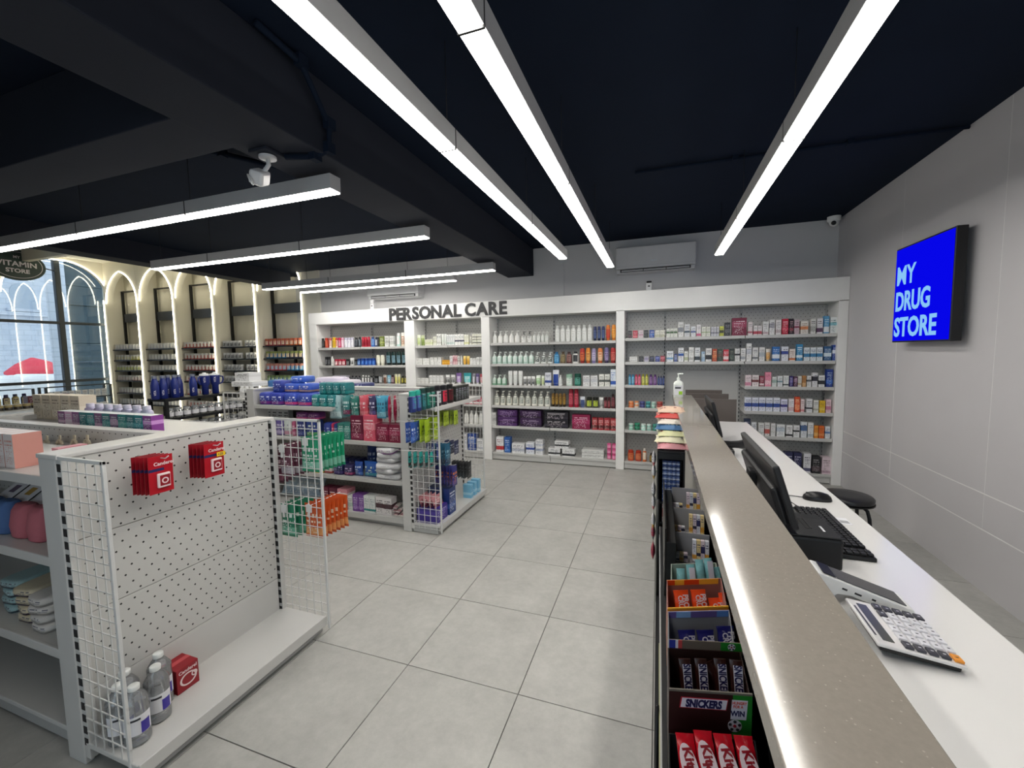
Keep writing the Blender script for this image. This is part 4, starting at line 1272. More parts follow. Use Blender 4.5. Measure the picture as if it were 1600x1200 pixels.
row('fifth shelf, right wall column', .5355, 677, [
    ('c', 782, 826, 1, .2, .06, '26304a', '5a6a8a', 'bbc', 'navy grey carton'), ('c', 828, 862, 1, .16, .05, 'dfe2e4', 'a8b8c8', '667', 'white carton beside the navy grey carton'), ('c', 872, 908, 1, .155, .05, 'e2e2e0', 'c8d0c8', '777', 'white and pale green carton'), ('c', 910, 942, 1, .16, .05, 'e4e2e0', 'c85a50', '777', 'white carton with red stripe'), ('c', 946, 976, 1, .155, .05, 'e4e4e2', 'd4d4d0', '888', 'plain white carton'),
    ('c', 980, 1036, 1, .145, .06, 'e2e4e4', 'c0ccd4', '778', 'wide white carton'), ('c', 1040, 1082, 1, .14, .06, 'e2e2e2', '26262a', '444', 'first white carton with black swoosh'), ('c', 1084, 1124, 1, .14, .06, 'e2e2e2', '222226', '444', 'second white carton with black swoosh'), ('c', 1128, 1168, 1, .185, .05, 'd8dce0', '4a6a98', '667', 'white and steel blue carton'), ('c', 1170, 1208, 1, .18, .05, 'e2e2e0', 'b8c0c4', '777', 'tall plain carton'),
    ('c', 1210, 1236, 1, .145, .05, 'e09030', 'ecb870', '853', 'amber orange carton'), ('c', 1238, 1274, 1, .145, .05, 'd8682a', 'e8985a', '852', 'deep orange carton'), ('c', 1277, 1310, 1, .14, .05, 'dfe2e6', '5a80b8', '667', 'small white and blue carton')], o, q, YF)
row('base shelf, right wall column', WB, 728, [
    ('c', 1030, 1138, 2, .23, .1, '2c2c54', '4a4a80', 'bbc', 'dark indigo carton'), ('c', 1144, 1194, 1, .23, .1, 'dedee2', '5a5a7a', '556', 'white carton with slate emblem'), ('c', 1196, 1252, 1, .2, .1, '202024', '5a4a50', 'aaa', 'black carton with white print'), ('c', 1256, 1318, 1, .2, .1, 'dccad2', 'b89aa8', '766', 'pale pink carton')], o, q, YF)
BAY_FOUR = False

# ================================================================ GOODS ON THE MIDDLE GONDOLA
o, q = 400, 6.667
Y2 = 3.214
T1 = 'top shelf of pads gondola'


def lay(where, z, yoff, items, py, ox=400, sc=6.667, yf=Y2, gap=.06):
    row(where, z, py, items, ox, sc, yf + yoff, gap=gap)


lay('front of ' + T1, 1.096, 0, [
    ('f', 4, 256, 2, .125, .2, '2438a0', '8a2a98', 'd0d8f0', 'blue pad pack with purple base'), ('f', 258, 555, 2, .125, .2, '2a48b0', 'd83a90', 'e8ecf8', 'blue pad pack with pink band'),
    ('f', 560, 800, 3, .115, .16, '127a80', '38a0a0', 'd8ecec', 'teal pad pack')], 630)
lay('upper layer of ' + T1, 1.222, .08, [
    ('f', 150, 262, 1, .12, .14, '2a3c9c', '3a58b8', 'c8d0f0', 'plain blue pad pack'), ('f', 268, 560, 2, .09, .16, '3058c0', 'e8b890', 'e8e0d8', 'blue pad pack with orange banner')], 610)
lay('upper layer of ' + T1, 1.213, .06, [('f', 640, 930, 4, .115, .13, '10757c', '2f9898', 'd4eaea', 'teal pad pack')], 612)
lay('back of ' + T1, 1.313, .14, [('f', 330, 470, 1, .07, .2, '3866c8', '5a88d8', 'e4e8f4', 'tilted blue pad pack')], 600)
# lilac and navy packs on the gondola's ridge
prod('soft_pack', (at(520, 600, Y=3.9).x, 3.9, 1.1825), (.36, .22, .16), 'd4cce0', 'b8a0d0', '8a78b0', 'lilac white tissue pack on the back ridge of pads gondola')
prod('soft_pack', (at(545, 600, Y=3.9).x, 3.9, 1.1825), (.22, .22, .13), 'd8d4dc', 'c8a8c0', '8a8090', 'smaller pale tissue pack on the back ridge of pads gondola')
prod('soft_pack', (at(566, 600, Y=3.88).x, 3.88, 1.1825), (.19, .24, .05), '28306c', '3a4488', 'c0c8e0', 'navy tissue pack, lower of two on the gondola ridge', 'navy tissue packs')
prod('soft_pack', (at(566, 600, Y=3.88).x, 3.88, 1.233), (.19, .24, .05), '28306c', '3a4488', 'c0c8e0', 'navy tissue pack, upper of two on the gondola ridge', 'navy tissue packs')
for i in range(2):
    prod('soft_pack', (at(430 + 24 * i, 600, Y=3.5).x, 3.53, 1.0956), (.17, .13, .24), '2a6aa8', '3aa0a8', 'dde', ['left', 'right'][i] + ' tall blue green wipes pack standing behind the pad packs', 'blue green wipes packs')
# second shelf
T2 = 'second shelf of pads gondola'
lay(T2, .786, 0, [
    ('f', 190, 272, 1, .16, .12, '6a5aa0', 'c8b8e0', 'e0d8f0', 'lilac and navy pad pack'), ('f', 276, 360, 1, .165, .12, 'd8e0dc', 'e0a0b8', '889', 'white and pink pad pack'), ('f', 365, 396, 1, .15, .12, 'c05a80', 'e0a0b8', 'ecd', 'slim pink pad pack'),
    ('f', 400, 500, 1, .17, .12, '283478', '5060a8', 'd8dcec', 'navy pad pack with moon'), ('f', 504, 620, 1, .17, .12, '1f3a8a', '68a868', 'd8e4d0', 'navy pad pack with green leaf'), ('f', 690, 772, 1, .15, .12, '1c3890', '4060b8', 'ccd4ec', 'royal blue pad pack'),
    ('f', 776, 802, 1, .15, .12, 'c03058', 'e07090', 'ecd', 'slim red pad pack'), ('f', 805, 836, 1, .15, .12, '1a3c80', '3a68b0', 'ccd', 'slim blue pad pack'),
    ('c', 842, 974, 2, .155, .1, '3a8078', '6aa8a0', 'd0e0dc', 'teal epilator carton'), ('c', 976, 1108, 1, .235, .12, '6a1436', '8a2a50', 'e8c8d0', 'tall maroon trimmer carton'),
    ('c', 1112, 1236, 1, .245, .12, 'd85a70', 'e88a98', 'f4dce0', 'tall coral epilator carton'), ('c', 1240, 1500, 2, .165, .12, '7a1638', '9a2a50', 'e0b8c4', 'wide crimson brush carton')], 690)
lay('stacked on ' + T2, .957, .03, [('f', 396, 640, 2, .07, .12, '7a3a80', 'd85a98', 'e8c8dc', 'purple and pink pad pack')], 660)
lay('back of ' + T2, .786, .14, [('c', 30, 330, 5, .26, .06, 'b8bcbc', '3a3c3e', '26282a', 'silver grey carton with big letters')], 660)
# hanging packs of the upper right bay, on hooks from the back panel
hangs = [(806, 930, 3, 1.21, .23, 'a8ccd0', 'cfe4e6', '6a9aa0', 'pale aqua hanging bag'), (944, 1018, 2, 1.21, .2, '3a8888', '8a3a60', 'd8e8e8', 'teal and plum hanging bag'), (1030, 1108, 2, 1.20, .2, '2a7a70', '5aa098', 'd0e0dc', 'deep teal hanging bag'),
         (1116, 1206, 3, 1.21, .21, 'd85868', 'e88a90', 'f0d0d4', 'coral hanging bag'), (1214, 1284, 2, 1.21, .2, '34305e', '5a5490', 'd0d0e0', 'indigo hanging bag'), (1290, 1388, 2, 1.21, .21, '4aa8c8', '90d0e0', '2a5a78', 'sky blue hanging bag')]
for a, b, n, zt, h, c1, c2, c3, d_ in hangs:
    xa, xb = at(400 + a / 6.667, 640, Y=3.32).x, at(400 + b / 6.667, 640, Y=3.32).x
    xc = (xa + xb) / 2
    tube('peg_hook', row2, [(xc, 3.62, zt - .012), (xc, 3.24, zt - .012), (xc, 3.22, zt)], .0024, M_WIRE, 6)
    for i in range(n):
        prod('packet', (xc, 3.27 + .055 * i, zt - h), (xb - xa, .045, h), c1, c2, c3, short(d_ + ', ' + ORD[i] + ' of ' + CNT[n] + ' from front, upper hooks of pads gondola'), plural(d_))
xa, xb = at(607, 660, Y=3.28).x, at(625, 660, Y=3.28).x
tube('peg_hook', row2, [(xb - .03, 3.62, 1.19), (xb - .03, 3.24, 1.19)], .0024, M_WIRE, 6)
for i in range(5):
    prod('packet', (xa + (xb - xa) * (i + .5) / 5, 3.29 + .05 * i, .95), (.12, .03, .26), 'b0204c', 'd04a70', 'e8c8d0', 'magenta razor pack, ' + ORD[i] + ' of five from left beside the endcap post', 'magenta razor packs', -1.1)
# third shelf
o6, q6 = 420, 6.314
T3 = 'third shelf of pads gondola'
row(T3, .431, 742, [
    ('f', 80, 270, 3, .07, .1, 'd4d8da', 'b8c0c4', '889', 'white sachet pack'), ('f', 320, 430, 2, .05, .1, 'd88a98', 'e8c0c8', '955', 'pink sachet pack'), ('c', 438, 522, 1, .05, .05, 'e0c020', 'ecd858', '764', 'yellow price carton'), ('f', 526, 612, 1, .08, .1, 'e0dcd8', 'c85a60', '866', 'white and red sachet pack'),
    ('f', 618, 720, 1, .115, .12, '20265c', '4a3a80', 'c0c4e0', 'navy night pad pack'), ('f', 724, 812, 1, .105, .12, '2a2458', 'b04a80', 'd0c4e0', 'navy and pink pad pack'), ('k', 816, 902, 1, .14, .07, '1c4aa0', '5a80c8', 'd0dcf0', 'bright blue pad bag'),
    ('k', 906, 1056, 1, .15, .08, '1854a8', '40a0b8', 'dcecd0', 'large blue and aqua pad bag')], o6, q6, Y2, gap=.05)
row('back of ' + T3, .431, 720, [('f', 640, 900, 4, .11, .12, '242a60', '3a3a78', 'b8bcd8', 'navy pad pack'), ('k', 936, 1034, 1, .26, .08, '1c3a80', '3a60a8', 'c8d4ec', 'tall dark blue pad bag'), ('k', 1038, 1180, 1, .23, .08, '1a62a8', '3aa8b8', 'd8e8d8', 'blue and teal pad bag')], o6, q6, Y2 + .2, gap=.05)
# slumped heap of white cotton bags
for i, (px, rz, rx, w_) in enumerate(((1180, .12, 1.5, .24), (1168, -.2, 1.42, .22), (1190, .25, 1.5, .235), (1174, -.12, 1.4, .22), (1194, .18, 1.48, .225), (1190, -.1, 1.05, .2))):
    x = at(o6 + px / q6, 745, Y=3.26).x
    prod('soft_pack', (x, 3.30 - .012 * (i % 3), .4315 + .0515 * i), (w_, .16, .052 if i < 5 else .06), 'e4e4e6', '8a4a9a' if i == 5 else 'd0d0d6', '8a5aa0' if i == 5 else 'c8c8d0', 'white cotton wool bag, ' + ['lowest', 'second up', 'third up', 'fourth up', 'fifth up', 'topmost with purple label'][i] + ' in the slumped heap', 'white cotton wool bags', rot=(.05 * (-1) ** i + (.25 if i == 5 else 0), .04 * (-1) ** i, rz * 1.3))
# base shelf
TB = 'base shelf of pads gondola'
row(TB, .0855, 800, [
    ('c', 518, 584, 1, .2, .1, '6a1c38', 'e0dcdc', 'e8d8dc', 'maroon cream carton with white top'), ('c', 590, 664, 1, .2, .1, '641a36', 'dcd8d8', 'e8d8dc', 'maroon carton beside the pink one'), ('c', 668, 768, 1, .2, .12, 'd8909c', 'e8d8d8', 'f0e4e4', 'pink hair removal carton'),
    ('c', 775, 818, 1, .145, .08, 'e0e2de', 'b8c8c0', '777', 'white cream carton'), ('c', 820, 926, 2, .165, .09, '7a4a9c', '9a70b8', 'e0d4ec', 'purple cream carton'), ('c', 928, 1040, 2, .165, .09, 'e0e4e2', '2a8a88', '688', 'white and teal cream carton'),
    ('c', 1044, 1204, 2, .165, .09, 'dcd8d8', '4a2c34', '555', 'white serum carton with dark dropper')], o6, q6, Y2, gap=.05)
for k in range(3):
    for i in range(4 - k):
        prod('packet', (at(o6 + 1240 / q6, 815, Y=3.26).x - .1 + .058 * i + .025 * k, 3.25, .087 + .033 * k), (.055, .03, .12), 'e0d8d4', 'c89aa0', '866', short('rolled white wrap, ' + ORD[i] + ' from left, ' + ['bottom', 'middle', 'top'][k] + ' layer of the pile, ' + TB), 'rolled white wraps', rot=(-1.45, 0, 0))
for i in range(3):
    prod('packet', (at(o6 + (150 + 120 * i) / q6, 760, Y=3.3).x, 3.36, .12), (.2, .1, .2), 'b8ccdc', '98b0c8', 'e4ecf0', 'pale blue film bag, ' + ORD[i] + ' from left, base shelf behind the wire grid', 'pale blue film bags', rot=(-.5, 0, .1))
bw = thing('steel_bowl', 'grey oval steel bowl on the base shelf of pads gondola', 'bowl', (-3.17, 3.44, .0855))
link('bowl', lathe_mesh([(.06, 0, 0), (.10, .02, 0), (.15, .11, 0), (.155, .115, 0), (.145, .108, 0), (.09, .025, 0)], [M_STEELG], 20, 1.2, .9), bw, (-3.17, 3.44, .0856))

# ---------------------------------------------------------------- goods on the second endcap (front towards +X)


def crow(where, z, xf, items, ox, sc, py, gap=.08, w_=None):
    """row of goods along Y on a shelf that faces +X"""
    for kd, a, b, n, h, d, c1, c2, c3, desc in items:
        ya, yb = at(ox + a / sc, py, X=xf).y, at(ox + b / sc, py, X=xf).y
        pt = (yb - ya) / n
        for i in range(n):
            lab = desc + (', ' + ORD[i] + ' of ' + CNT[n] + ' from left' if n > 1 else '') + ', ' + where
            w = pt * (1 - gap)
            dd = d if d else w
            prod(K[kd], (xf - .01 - dd / 2, ya + pt * (i + .5), z + .0006), (w, dd, h), c1, c2, c3, short(lab), plural(desc) + ', ' + where if n > 1 else None, math.pi / 2)


o9, q9 = 620, 9.23
crow('top shelf of second endcap', 1.125, -1.845, [
    ('a', 255, 400, 2, .175, .06, '24306a', '5060a0', '2aa090', 'navy deodorant can with teal cap'), ('a', 404, 468, 1, .185, .06, '1c4a50', '3a7a80', '20403c', 'dark teal can'), ('a', 472, 600, 2, .185, .06, '14504a', '3a8a78', '1c302c', 'dark green can'),
    ('a', 606, 688, 1, .185, .06, '1c1c28', 'd0d0d4', '16161c', 'black can with white label'), ('a', 692, 775, 1, .18, .06, '26262c', 'c83048', '1a1a20', 'black can with red base'), ('a', 780, 864, 1, .18, .06, '1c181a', '5a1a22', '121214', 'black can with dark red base')], o9, q9, 645)
crow('top shelf of second endcap', 1.125, -1.845, [('c', 870, 1060, 5, .15, .06, '262a28', '4a524e', 'aab', 'black gift carton')], o9, q9, 640)


def hangrow(where, px, py, X0, w, h, n, step, c1, c2, c3, desc, dy=.0, d=.022, tree=None):
    """packs hanging one behind another on a hook that sticks out of the +X panel"""
    P = at(px, py, X=X0)
    hook(tree or ec2, PX2 if tree is None else PX, P.y, P.z + .004, X0 - (PX2 if tree is None else PX) + .02)
    for i in range(n):
        prod('packet', (X0 - step * i, P.y + dy * i, P.z - h), (w, d, h), c1, c2, c3, short(desc + ', ' + ORD[i] + ' of ' + CNT[n] + ' from tip, ' + where), plural(desc) + ', ' + where, math.pi / 2)


W2 = 'upper pegs of second endcap'
hangrow(W2, 645, 660, -1.90, .07, .17, 2, .05, '1c4aa0', '3a6ac0', 'e0e8f0', 'blue blade pack')
hangrow(W2, 652, 658, -1.95, .07, .17, 2, .05, '2450a4', '3a6ac0', 'e0e8f0', 'bright blue blade pack')
hangrow(W2, 667, 655, -1.87, .085, .2, 3, .05, '9ab81c', 'c0d850', '5a6a10', 'lime green razor pack')
hangrow(W2, 680, 652, -1.87, .08, .2, 3, .05, 'a4c020', 'c8dc60', '5a6a10', 'bright lime razor pack')
hangrow('far upper pegs of second endcap', 697, 642, -1.86, .11, .14, 4, .04, '8aa01c', 'b0c440', '4a5a10', 'olive lime razor pack')
hangrow('far upper pegs of second endcap', 712, 641, -1.86, .09, .14, 4, .04, '94ac20', 'b8cc48', '4a5a10', 'yellow lime razor pack')
W3 = 'lower pegs of second endcap'
for i, px in enumerate((648, 657, 666, 674)):
    hangrow(W3, px, 706, -1.88, .045, .13, 2, .05, '1c8a84' if i < 3 else '30b0a4', '17201f', '101414', ['left teal razor pack', 'second teal razor pack', 'third teal razor pack', 'aqua razor pack'][i])
hangrow(W3, 684, 690, -1.86, .06, .16, 3, .05, '2a3a7a', '4a60a0', 'c8d0e0', 'navy razor bag')
hangrow(W3, 699, 693, -1.83, .11, .2, 4, .04, '1c5a78', '1c2c50', '90b8c8', 'dark teal razor bag')
hangrow(W3, 713, 688, -1.80, .1, .13, 3, .05, '22284a', '3a3c5c', 'b8bcc8', 'dark navy razor bag')
hangrow('lowest pegs of second endcap', 710, 728, -1.80, .10, .19, 7, .03, '2a2c78', '4a4a98', 'e08040', 'indigo and orange disposable razor pack')
hangrow('lowest pegs of second endcap', 733, 721, -1.80, .10, .17, 6, .035, '1a1b1e', '303236', '686c70', 'black disposable razor pack')
WBs = 'base shelf of second endcap'
prod('carton', (-1.94, 3.285, .0856), (.2, .2, .13), '3a2a84', '4a3a98', 'c0b8e0', 'purple carton, nearest on the ' + WBs, None, math.pi / 2)
for i in range(4):
    prod('packet', (-1.87 - .045 * i, 3.285, .2165), (.17, .04, .1), 'b87a80', '7a3a50', 'e0c8c8', 'pinkish pack, ' + ORD[i] + ' of four from front, standing on the purple carton', 'pinkish packs', math.pi / 2, rot=(-.35, 0, math.pi / 2))
prod('carton', (-1.97, 3.49, .0856), (.17, .16, .25), '2a3860', '48608a', '9ab0c8', 'slate blue box behind the purple carton, ' + WBs, None, math.pi / 2)
prod('carton', (-1.865, 3.47, .0856), (.13, .07, .25), '1f3a78', '3a5aa0', 'd0d8e8', 'tall blue carton with white tag, ' + WBs, None, math.pi / 2)
for i, px in enumerate((707, 713)):
    prod('lotion_bottle', (-1.90 - .03 * i, at(px, 785, X=-1.9).y, .0856), (.065, .05, .185), 'dcdcd4', 'c8c8c0', 'e4e4de', ['first', 'second'][i] + ' cream bottle beside the tall blue carton, ' + WBs, 'cream bottles, ' + WBs, math.pi / 2)
for i, px in enumerate((733, 739, 745)):
    prod('carton', (-1.87, at(px, 770, X=-1.86).y, .0856), (.055, .09, .14), '7ab8d8', 'a8d4e8', '4a90b8', 'light blue carton, ' + ORD[i] + ' of three from left, far end of ' + WBs, 'light blue cartons', math.pi / 2)

# ---------------------------------------------------------------- pouches on the far wire side of the near endcap
for (px, py, n, h, w, c1, c2, c3, d_) in ((432, 702, 3, .2, .1, '5a2438', '8a4a60', 'd8c0c8', 'plum wipes pouch'), (449, 694, 4, .19, .11, '6a3448', 'b8b0b8', 'e0d0d8', 'plum and silver pouch'), (485, 683, 7, .2, .13, '1a9a70', '88c8b0', 'e8f0ec', 'emerald green pouch'),
                                          (452, 786, 5, .2, .12, '14805c', '70b89c', 'e0ece6', 'deep green pouch'), (491, 786, 7, .2, .13, 'd0581a', 'e8a060', 'f0e0c8', 'orange snack pouch')):
    P = at(px, py, Y=1.86)
    tube('peg_hook', ec, [(P.x, 1.83, P.z - .004), (P.x, 1.86 + n * .03, P.z - .004)], .0024, M_WIRE, 6)
    boxes('hook_plate', ec, [(P.x - .02, P.x + .02, 1.817, 1.82, P.z - .04, P.z + .004), (P.x - .006, P.x + .006, 1.816, 1.82, P.z - .07, P.z + .01)], M_WIRE, (P.x, 1.82, P.z))
    for i in range(n):
        prod('packet', (P.x + .004 * i, 1.852 + .03 * i, P.z - h), (w, .024, h), c1, c2, c3, short(d_ + ', ' + ORD[i] + ' of ' + CNT[n] + ' from wire, nearest endcap'), plural(d_))

# ================================================================ NEAREST ENDCAP: RED PACKS, WATER BOTTLES, RED BOX
M_RED = mat('red_card', 'b01424', .35)
M_RED2 = mat('deep_red_card', '8e1220', .4)
M_PINKW = mat('pinkish_white_print', 'e8d4d4', .4)
M_NAVYP = mat('navy_print', '2a2a5c', .4)
M_YEL = mat('yellow_sticker', 'e8c020', .4)


def sweet_pack(y, x, z, lean, lab, sticker, back, grp):
    """blister card hanging on a hook, 9 x 15 cm, facing +X"""
    t = thing('sweetener_pack', lab, 'packet', (x, y, z), grp)
    W, H = .092, .158
    box('card', t, x - .001, x + .001, y - W / 2, y + W / 2, z - H + .012, z + .012, M_RED if not back else M_RED2, .0004)
    bl = box('blister', t, x + .001, x + .011, y - .018, y + .030, z - .122, z - .062, M_PINKW if not back else M_RED2, .003)
    box('blister_print', bl, x + .0112, x + .0116, y - .011, y + .027, z - .114, z - .070, M_RED2)
    link('dial', annulus(.013, .008, M_PINKW, 16), bl, (x + .0117, y + .008, z - .093), (math.pi / 2, 0, math.pi / 2))
    box('band', t, x + .0011, x + .0014, y - W / 2, y + .012, z - .052, z - .040, M_NAVYP)
    if not back:
        link('lettering', text_mesh('Canderel', .0205, M_PINKW, .0005, .0005), t, (x + .0016, y + .012, z - .021), (math.pi / 2, 0, math.pi / 2))
        if sticker:
            s_ = box('sticker', t, x + .0118, x + .0122, y + .005, y + .046, z - .054, z - .034, M_YEL, .0001)
            link('sticker_text', text_mesh('+25', .016, M_NAVYP, .0003, .0003), s_, (x + .0124, y + .022, z - .044), (math.pi / 2, 0, math.pi / 2))
    t.rotation_euler = (0, lean, 0)
    return t


for s_, (y0, zz, n, st) in enumerate(((1.140, 1.186, 5, False), (1.364, 1.192, 5, True))):
    for i in range(n):
        sweet_pack(y0 - .004 * i, PX + .150 - .019 * i, zz, .03, short('red sweetener card, ' + ORD[i] + ' of five from front, ' + ('right hook with yellow sticker' if s_ else 'left hook') + ' of nearest endcap'), st and i == 0, i > 0, 'red sweetener cards on the ' + ('right' if s_ else 'left') + ' hook')

rb = thing('red_box', 'red sweetener carton standing on the base shelf of the nearest endcap', 'box', (-2.065, 1.205, .1006))
rb_b = box('carton', rb, -2.128, -2.006, 1.158, 1.252, .1006, .212, M_RED2, .002)
box('lid_tape', rb, -2.08, -2.055, 1.159, 1.251, .2121, .2128, mat('faded_red_tape', 'c04a50', .4))
link('lettering', text_mesh('Canderel', .021, M_PINKW, .0005, .0004), rb, (-2.0055, 1.206, .192), R_RIGHT)
cup = annulus(.036, .028, M_PINKW, 24, .8)
link('cup_outline', cup, rb, (-2.0055, 1.206, .150), R_RIGHT)
link('cup_handle', annulus(.013, .008, M_PINKW, 16), rb, (-2.0053, 1.232, .158), R_RIGHT)

M_CAP = mat('frosted_white_cap', 'dcdedc', .35)
M_LAB = mat('white_paper_label', 'dddde2', .5)
M_INK = mat('dark_ink', '2a2c34', .5)
M_VIO = mat('violet_label_patch', '3c2f96', .4)
prof = [(.034, 0, 0), (.042, .006, 0), (.043, .03, 0), (.0425, .034, 0), (.043, .06, 0), (.043, .135, 0)]
for k in range(4):
    prof += [(.0418, .138 + k * .009, 0), (.043, .142 + k * .009, 0)]
prof += [(.040, .176, 0), (.028, .196, 0), (.0185, .208, 0), (.0165, .213, 0)]
bot_me = lathe_mesh(prof, [M_PET], 22)
cap_me = lathe_mesh([(.0185, 0, 0), (.019, .002, 0), (.019, .017, 0), (.017, .019, 0)], [M_CAP], 18)


def arc_label(r, z0, z1, a0, a1, m, n=14):
    v, f = [], []
    for i in range(n + 1):
        a = a0 + (a1 - a0) * i / n
        for rr in (r, r + .0006):
            for z in (z0, z1):
                v.append((rr * math.cos(a), rr * math.sin(a), z))
    for i in range(n):
        b = i * 4
        f += [(b + 2, b + 6, b + 7, b + 3), (b, b + 1, b + 5, b + 4), (b + 1, b + 3, b + 7, b + 5), (b, b + 4, b + 6, b + 2)]
    return mesh('label', v, f, [m])


lab_me = arc_label(.0433, .05, .125, -1.15, 1.15, M_LAB)
vio_me = arc_label(.0440, .052, .098, .25, .95, M_VIO)
spots = [(-1.925, .962), (-1.962, 1.058), (-2.035, 1.112), (-2.052, 1.000), (-1.99, .945)]
for i, (x, y) in enumerate(spots):
    lab = ['clear water bottle nearest the shelf edge behind the wire side', 'clear water bottle in front, middle of the five with violet label', 'clear water bottle beside the red sweetener carton', 'clear water bottle at the back by the pegboard', 'clear water bottle closest to the wire side'][i]
    t = thing('water_bottle', lab, 'bottle', (x, y, .1006), 'clear water bottles on the base shelf')
    link('body', bot_me, t, (x, y, .1006))
    link('cap', cap_me, t, (x, y, .1006 + .2125))
    l_ = link('label', lab_me, t, (x, y, .1006), (0, 0, -.45))
    link('violet_patch', vio_me, l_, (x, y, .1006))
    link('print', arc_label(.0440, .108, .116, -.55, .25, M_INK, 6), l_, (x, y, .1006))

# ================================================================ NEAR GONDOLA ROW: goods
for i in range(6):
    prod('gift_carton', (-2.575 - .0755 * i, .985, 1.1508), (.07, .09, .145), 'e0d6d4', 'ece4e2', 'd09388', 'pinkish gift carton, ' + ORD[i] + ' of six from the endcap, top shelf of near gondola', 'pinkish gift cartons')
prod('carton', (-2.50, 1.10, 1.1508), (.05, .1, .065), 'c8808a', 'dca0a4', 'ecd', 'small rose carton beside the gift cartons, top shelf of near gondola')
M_HOOKB = mat('beige_hanging_ring', 'c8bea8', .5)
for i in range(4):
    x = -2.44 + .0 - i * .0
for i, px in enumerate((75, 95, 118, 138)):
    P = at(px, 695, Y=1.30)
    t = thing('eyelash_pack', ['round beige eyelash pack nearest the pink cartons', 'second round beige eyelash pack from the pink cartons', 'third round beige eyelash pack from the pink cartons', 'round beige eyelash pack nearest the endcap'][i] + ', back panel of near gondola', 'packet', P, 'round beige eyelash packs')
    link('ring', lathe_mesh([(.030, 0, 0), (.033, .006, 0), (.026, .010, 0), (.022, .004, 0)], [M_HOOKB], 18, 1, 1.0), t, P, R_FRONT)
    link('lash', lathe_mesh([(.014, 0, 0), (.012, .012, 0), (.004, .016, 0)], [mat('dark_lash', '4a443a', .6)], 10, 1.2, .45), t, (P.x, P.y - .004, P.z), R_FRONT)
    box('hang_tab', t, P.x - .008, P.x + .008, P.y - .003, P.y + .002, P.z + .03, P.z + .052, M_HOOKB)
M_MITP = mat('dusty_pink_fabric', 'b4646e', .75, bump=.2, bscale=200)
M_MITB = mat('denim_blue_fabric', '4a6a9c', .75, bump=.2, bscale=200)
M_MITG = mat('white_header_card', 'd8d4d6', .45)
mit = loft([ring(.40, .34, 0, 14, .5), ring(.46, .42, .05, 14, .5), ring(.5, .46, .4, 14, .5), ring(.48, .36, .85, 14, .5), ring(.44, .22, 1.0, 14, .5)], [M_MITP], [0] * 4)
mib = mit.copy()
mib.materials.clear()
mib.materials.append(M_MITB)
for i, (x, m_, d_) in enumerate(((-2.515, mit, 'dusty pink bath mitt next to the endcap post'), (-2.645, mit, 'dusty pink bath mitt beside the blue ones'), (-2.790, mib, 'denim blue bath mitt with gold header'), (-2.925, mib, 'denim blue bath mitt farther left'))):
    t = thing('bath_mitt', d_ + ', middle shelf of near gondola', 'bath mitt', (x, 1.0, .8256), 'bath mitts on the middle shelf')
    b_ = link('mitt', m_, t, (x, 1.0, .8256))
    b_.scale = (.115, .11, .145)
    cd = box('header_card', t, x - .06, x + .06, 1.005, 1.125, .974, .978, M_MITG, .001, (.62, 0, 0))
    box('card_picture', cd, x - .022, x + .022, 1.06, 1.10, .9781, .9788, mat('mauve_card_picture', '5a4a62', .4) if i != 2 else mat('gold_card_picture', 'b89040', .4))
    box('card_edge', cd, x + .0605, x + .064, 1.006, 1.124, .9742, .978, M_BLACK)
for i, (x, y, n, c1, c2, d_) in enumerate(((-2.50, 1.03, 4, 'dad6d2', 'b8b4b0', 'white wipes pack'), (-2.66, 1.05, 4, 'dcd0b4', '4a3a5a', 'cream wipes pack'), (-2.83, 1.07, 4, 'a8c8cc', '4a5a6a', 'pale blue wipes pack'), (-2.52, 1.22, 4, 'aaaaa8', '2c2c2e', 'grey wipes pack at the back'), (-2.72, 1.24, 4, '98a0a0', '2c2c2e', 'dark grey wipes pack at the back'))):
    for k in range(n):
        prod('soft_pack', (x + random.uniform(-.012, .012), y, .4406 + .0385 * k), (.125, .19, .038), c1, c2, '556', short(d_ + ', ' + ['lowest', 'second up', 'third up', 'topmost'][k] + ' of four, bottom shelf of near gondola'), plural(d_.split(' at ')[0]) + ' on the bottom shelf', random.uniform(-.2, .2))

# along the top ridge behind it
cols = [('7a3a78', 'd8b0cc'), ('d8a8c8', 'e8d0e0'), ('8a4a88', 'd8b0cc'), ('0c7880', '60b0b0'), ('0f828a', '60b8b8'), ('7c4a80', 'd0a8c8'), ('147c84', '58a8a8'), ('6a4a78', 'c0a0c0'), ('1a8a88', '68b8b0'), ('0c7078', '60a8b0'), ('108088', '58b0b8'), ('843a90', 'c890d0')]
px0, px1 = at(92, 668, Y=1.47).x, at(238, 677, Y=1.47).x
for i, (c1, c2) in enumerate(cols):
    w = (px1 - px0) / len(cols)
    prod('tissue_carton', (px0 + w * (i + .5), 1.50, 1.2006), (w * .97, .06, .092), c1, c2, 'dfe8e8', ('teal' if c1[0] in '01' else 'purple') + ' tissue carton, ' + ORD[i] + ' of twelve from left, ridge of near gondola', 'teal and purple tissue cartons')
for i in range(7):
    prod('bottle', (px0 + .06 + .09 * i, 1.60, 1.2006), (.08, .05, .125), 'c8c4dc', 'dcd8ea', 'd8d4e4', 'lilac bottle, ' + ORD[i] + ' of seven from left, behind the tissue cartons', 'lilac bottles behind the tissue cartons')
for i in range(5):
    prod('carton', (at(62, 655, Y=1.62).x + .107 * i, 1.66, 1.2006), (.095, .09, .165), 'd8ccb8', 'e4dac8', '8a7a6a', 'tall cream carton, ' + ORD[i] + ' of five from left, left ridge of near gondola', 'tall cream cartons')

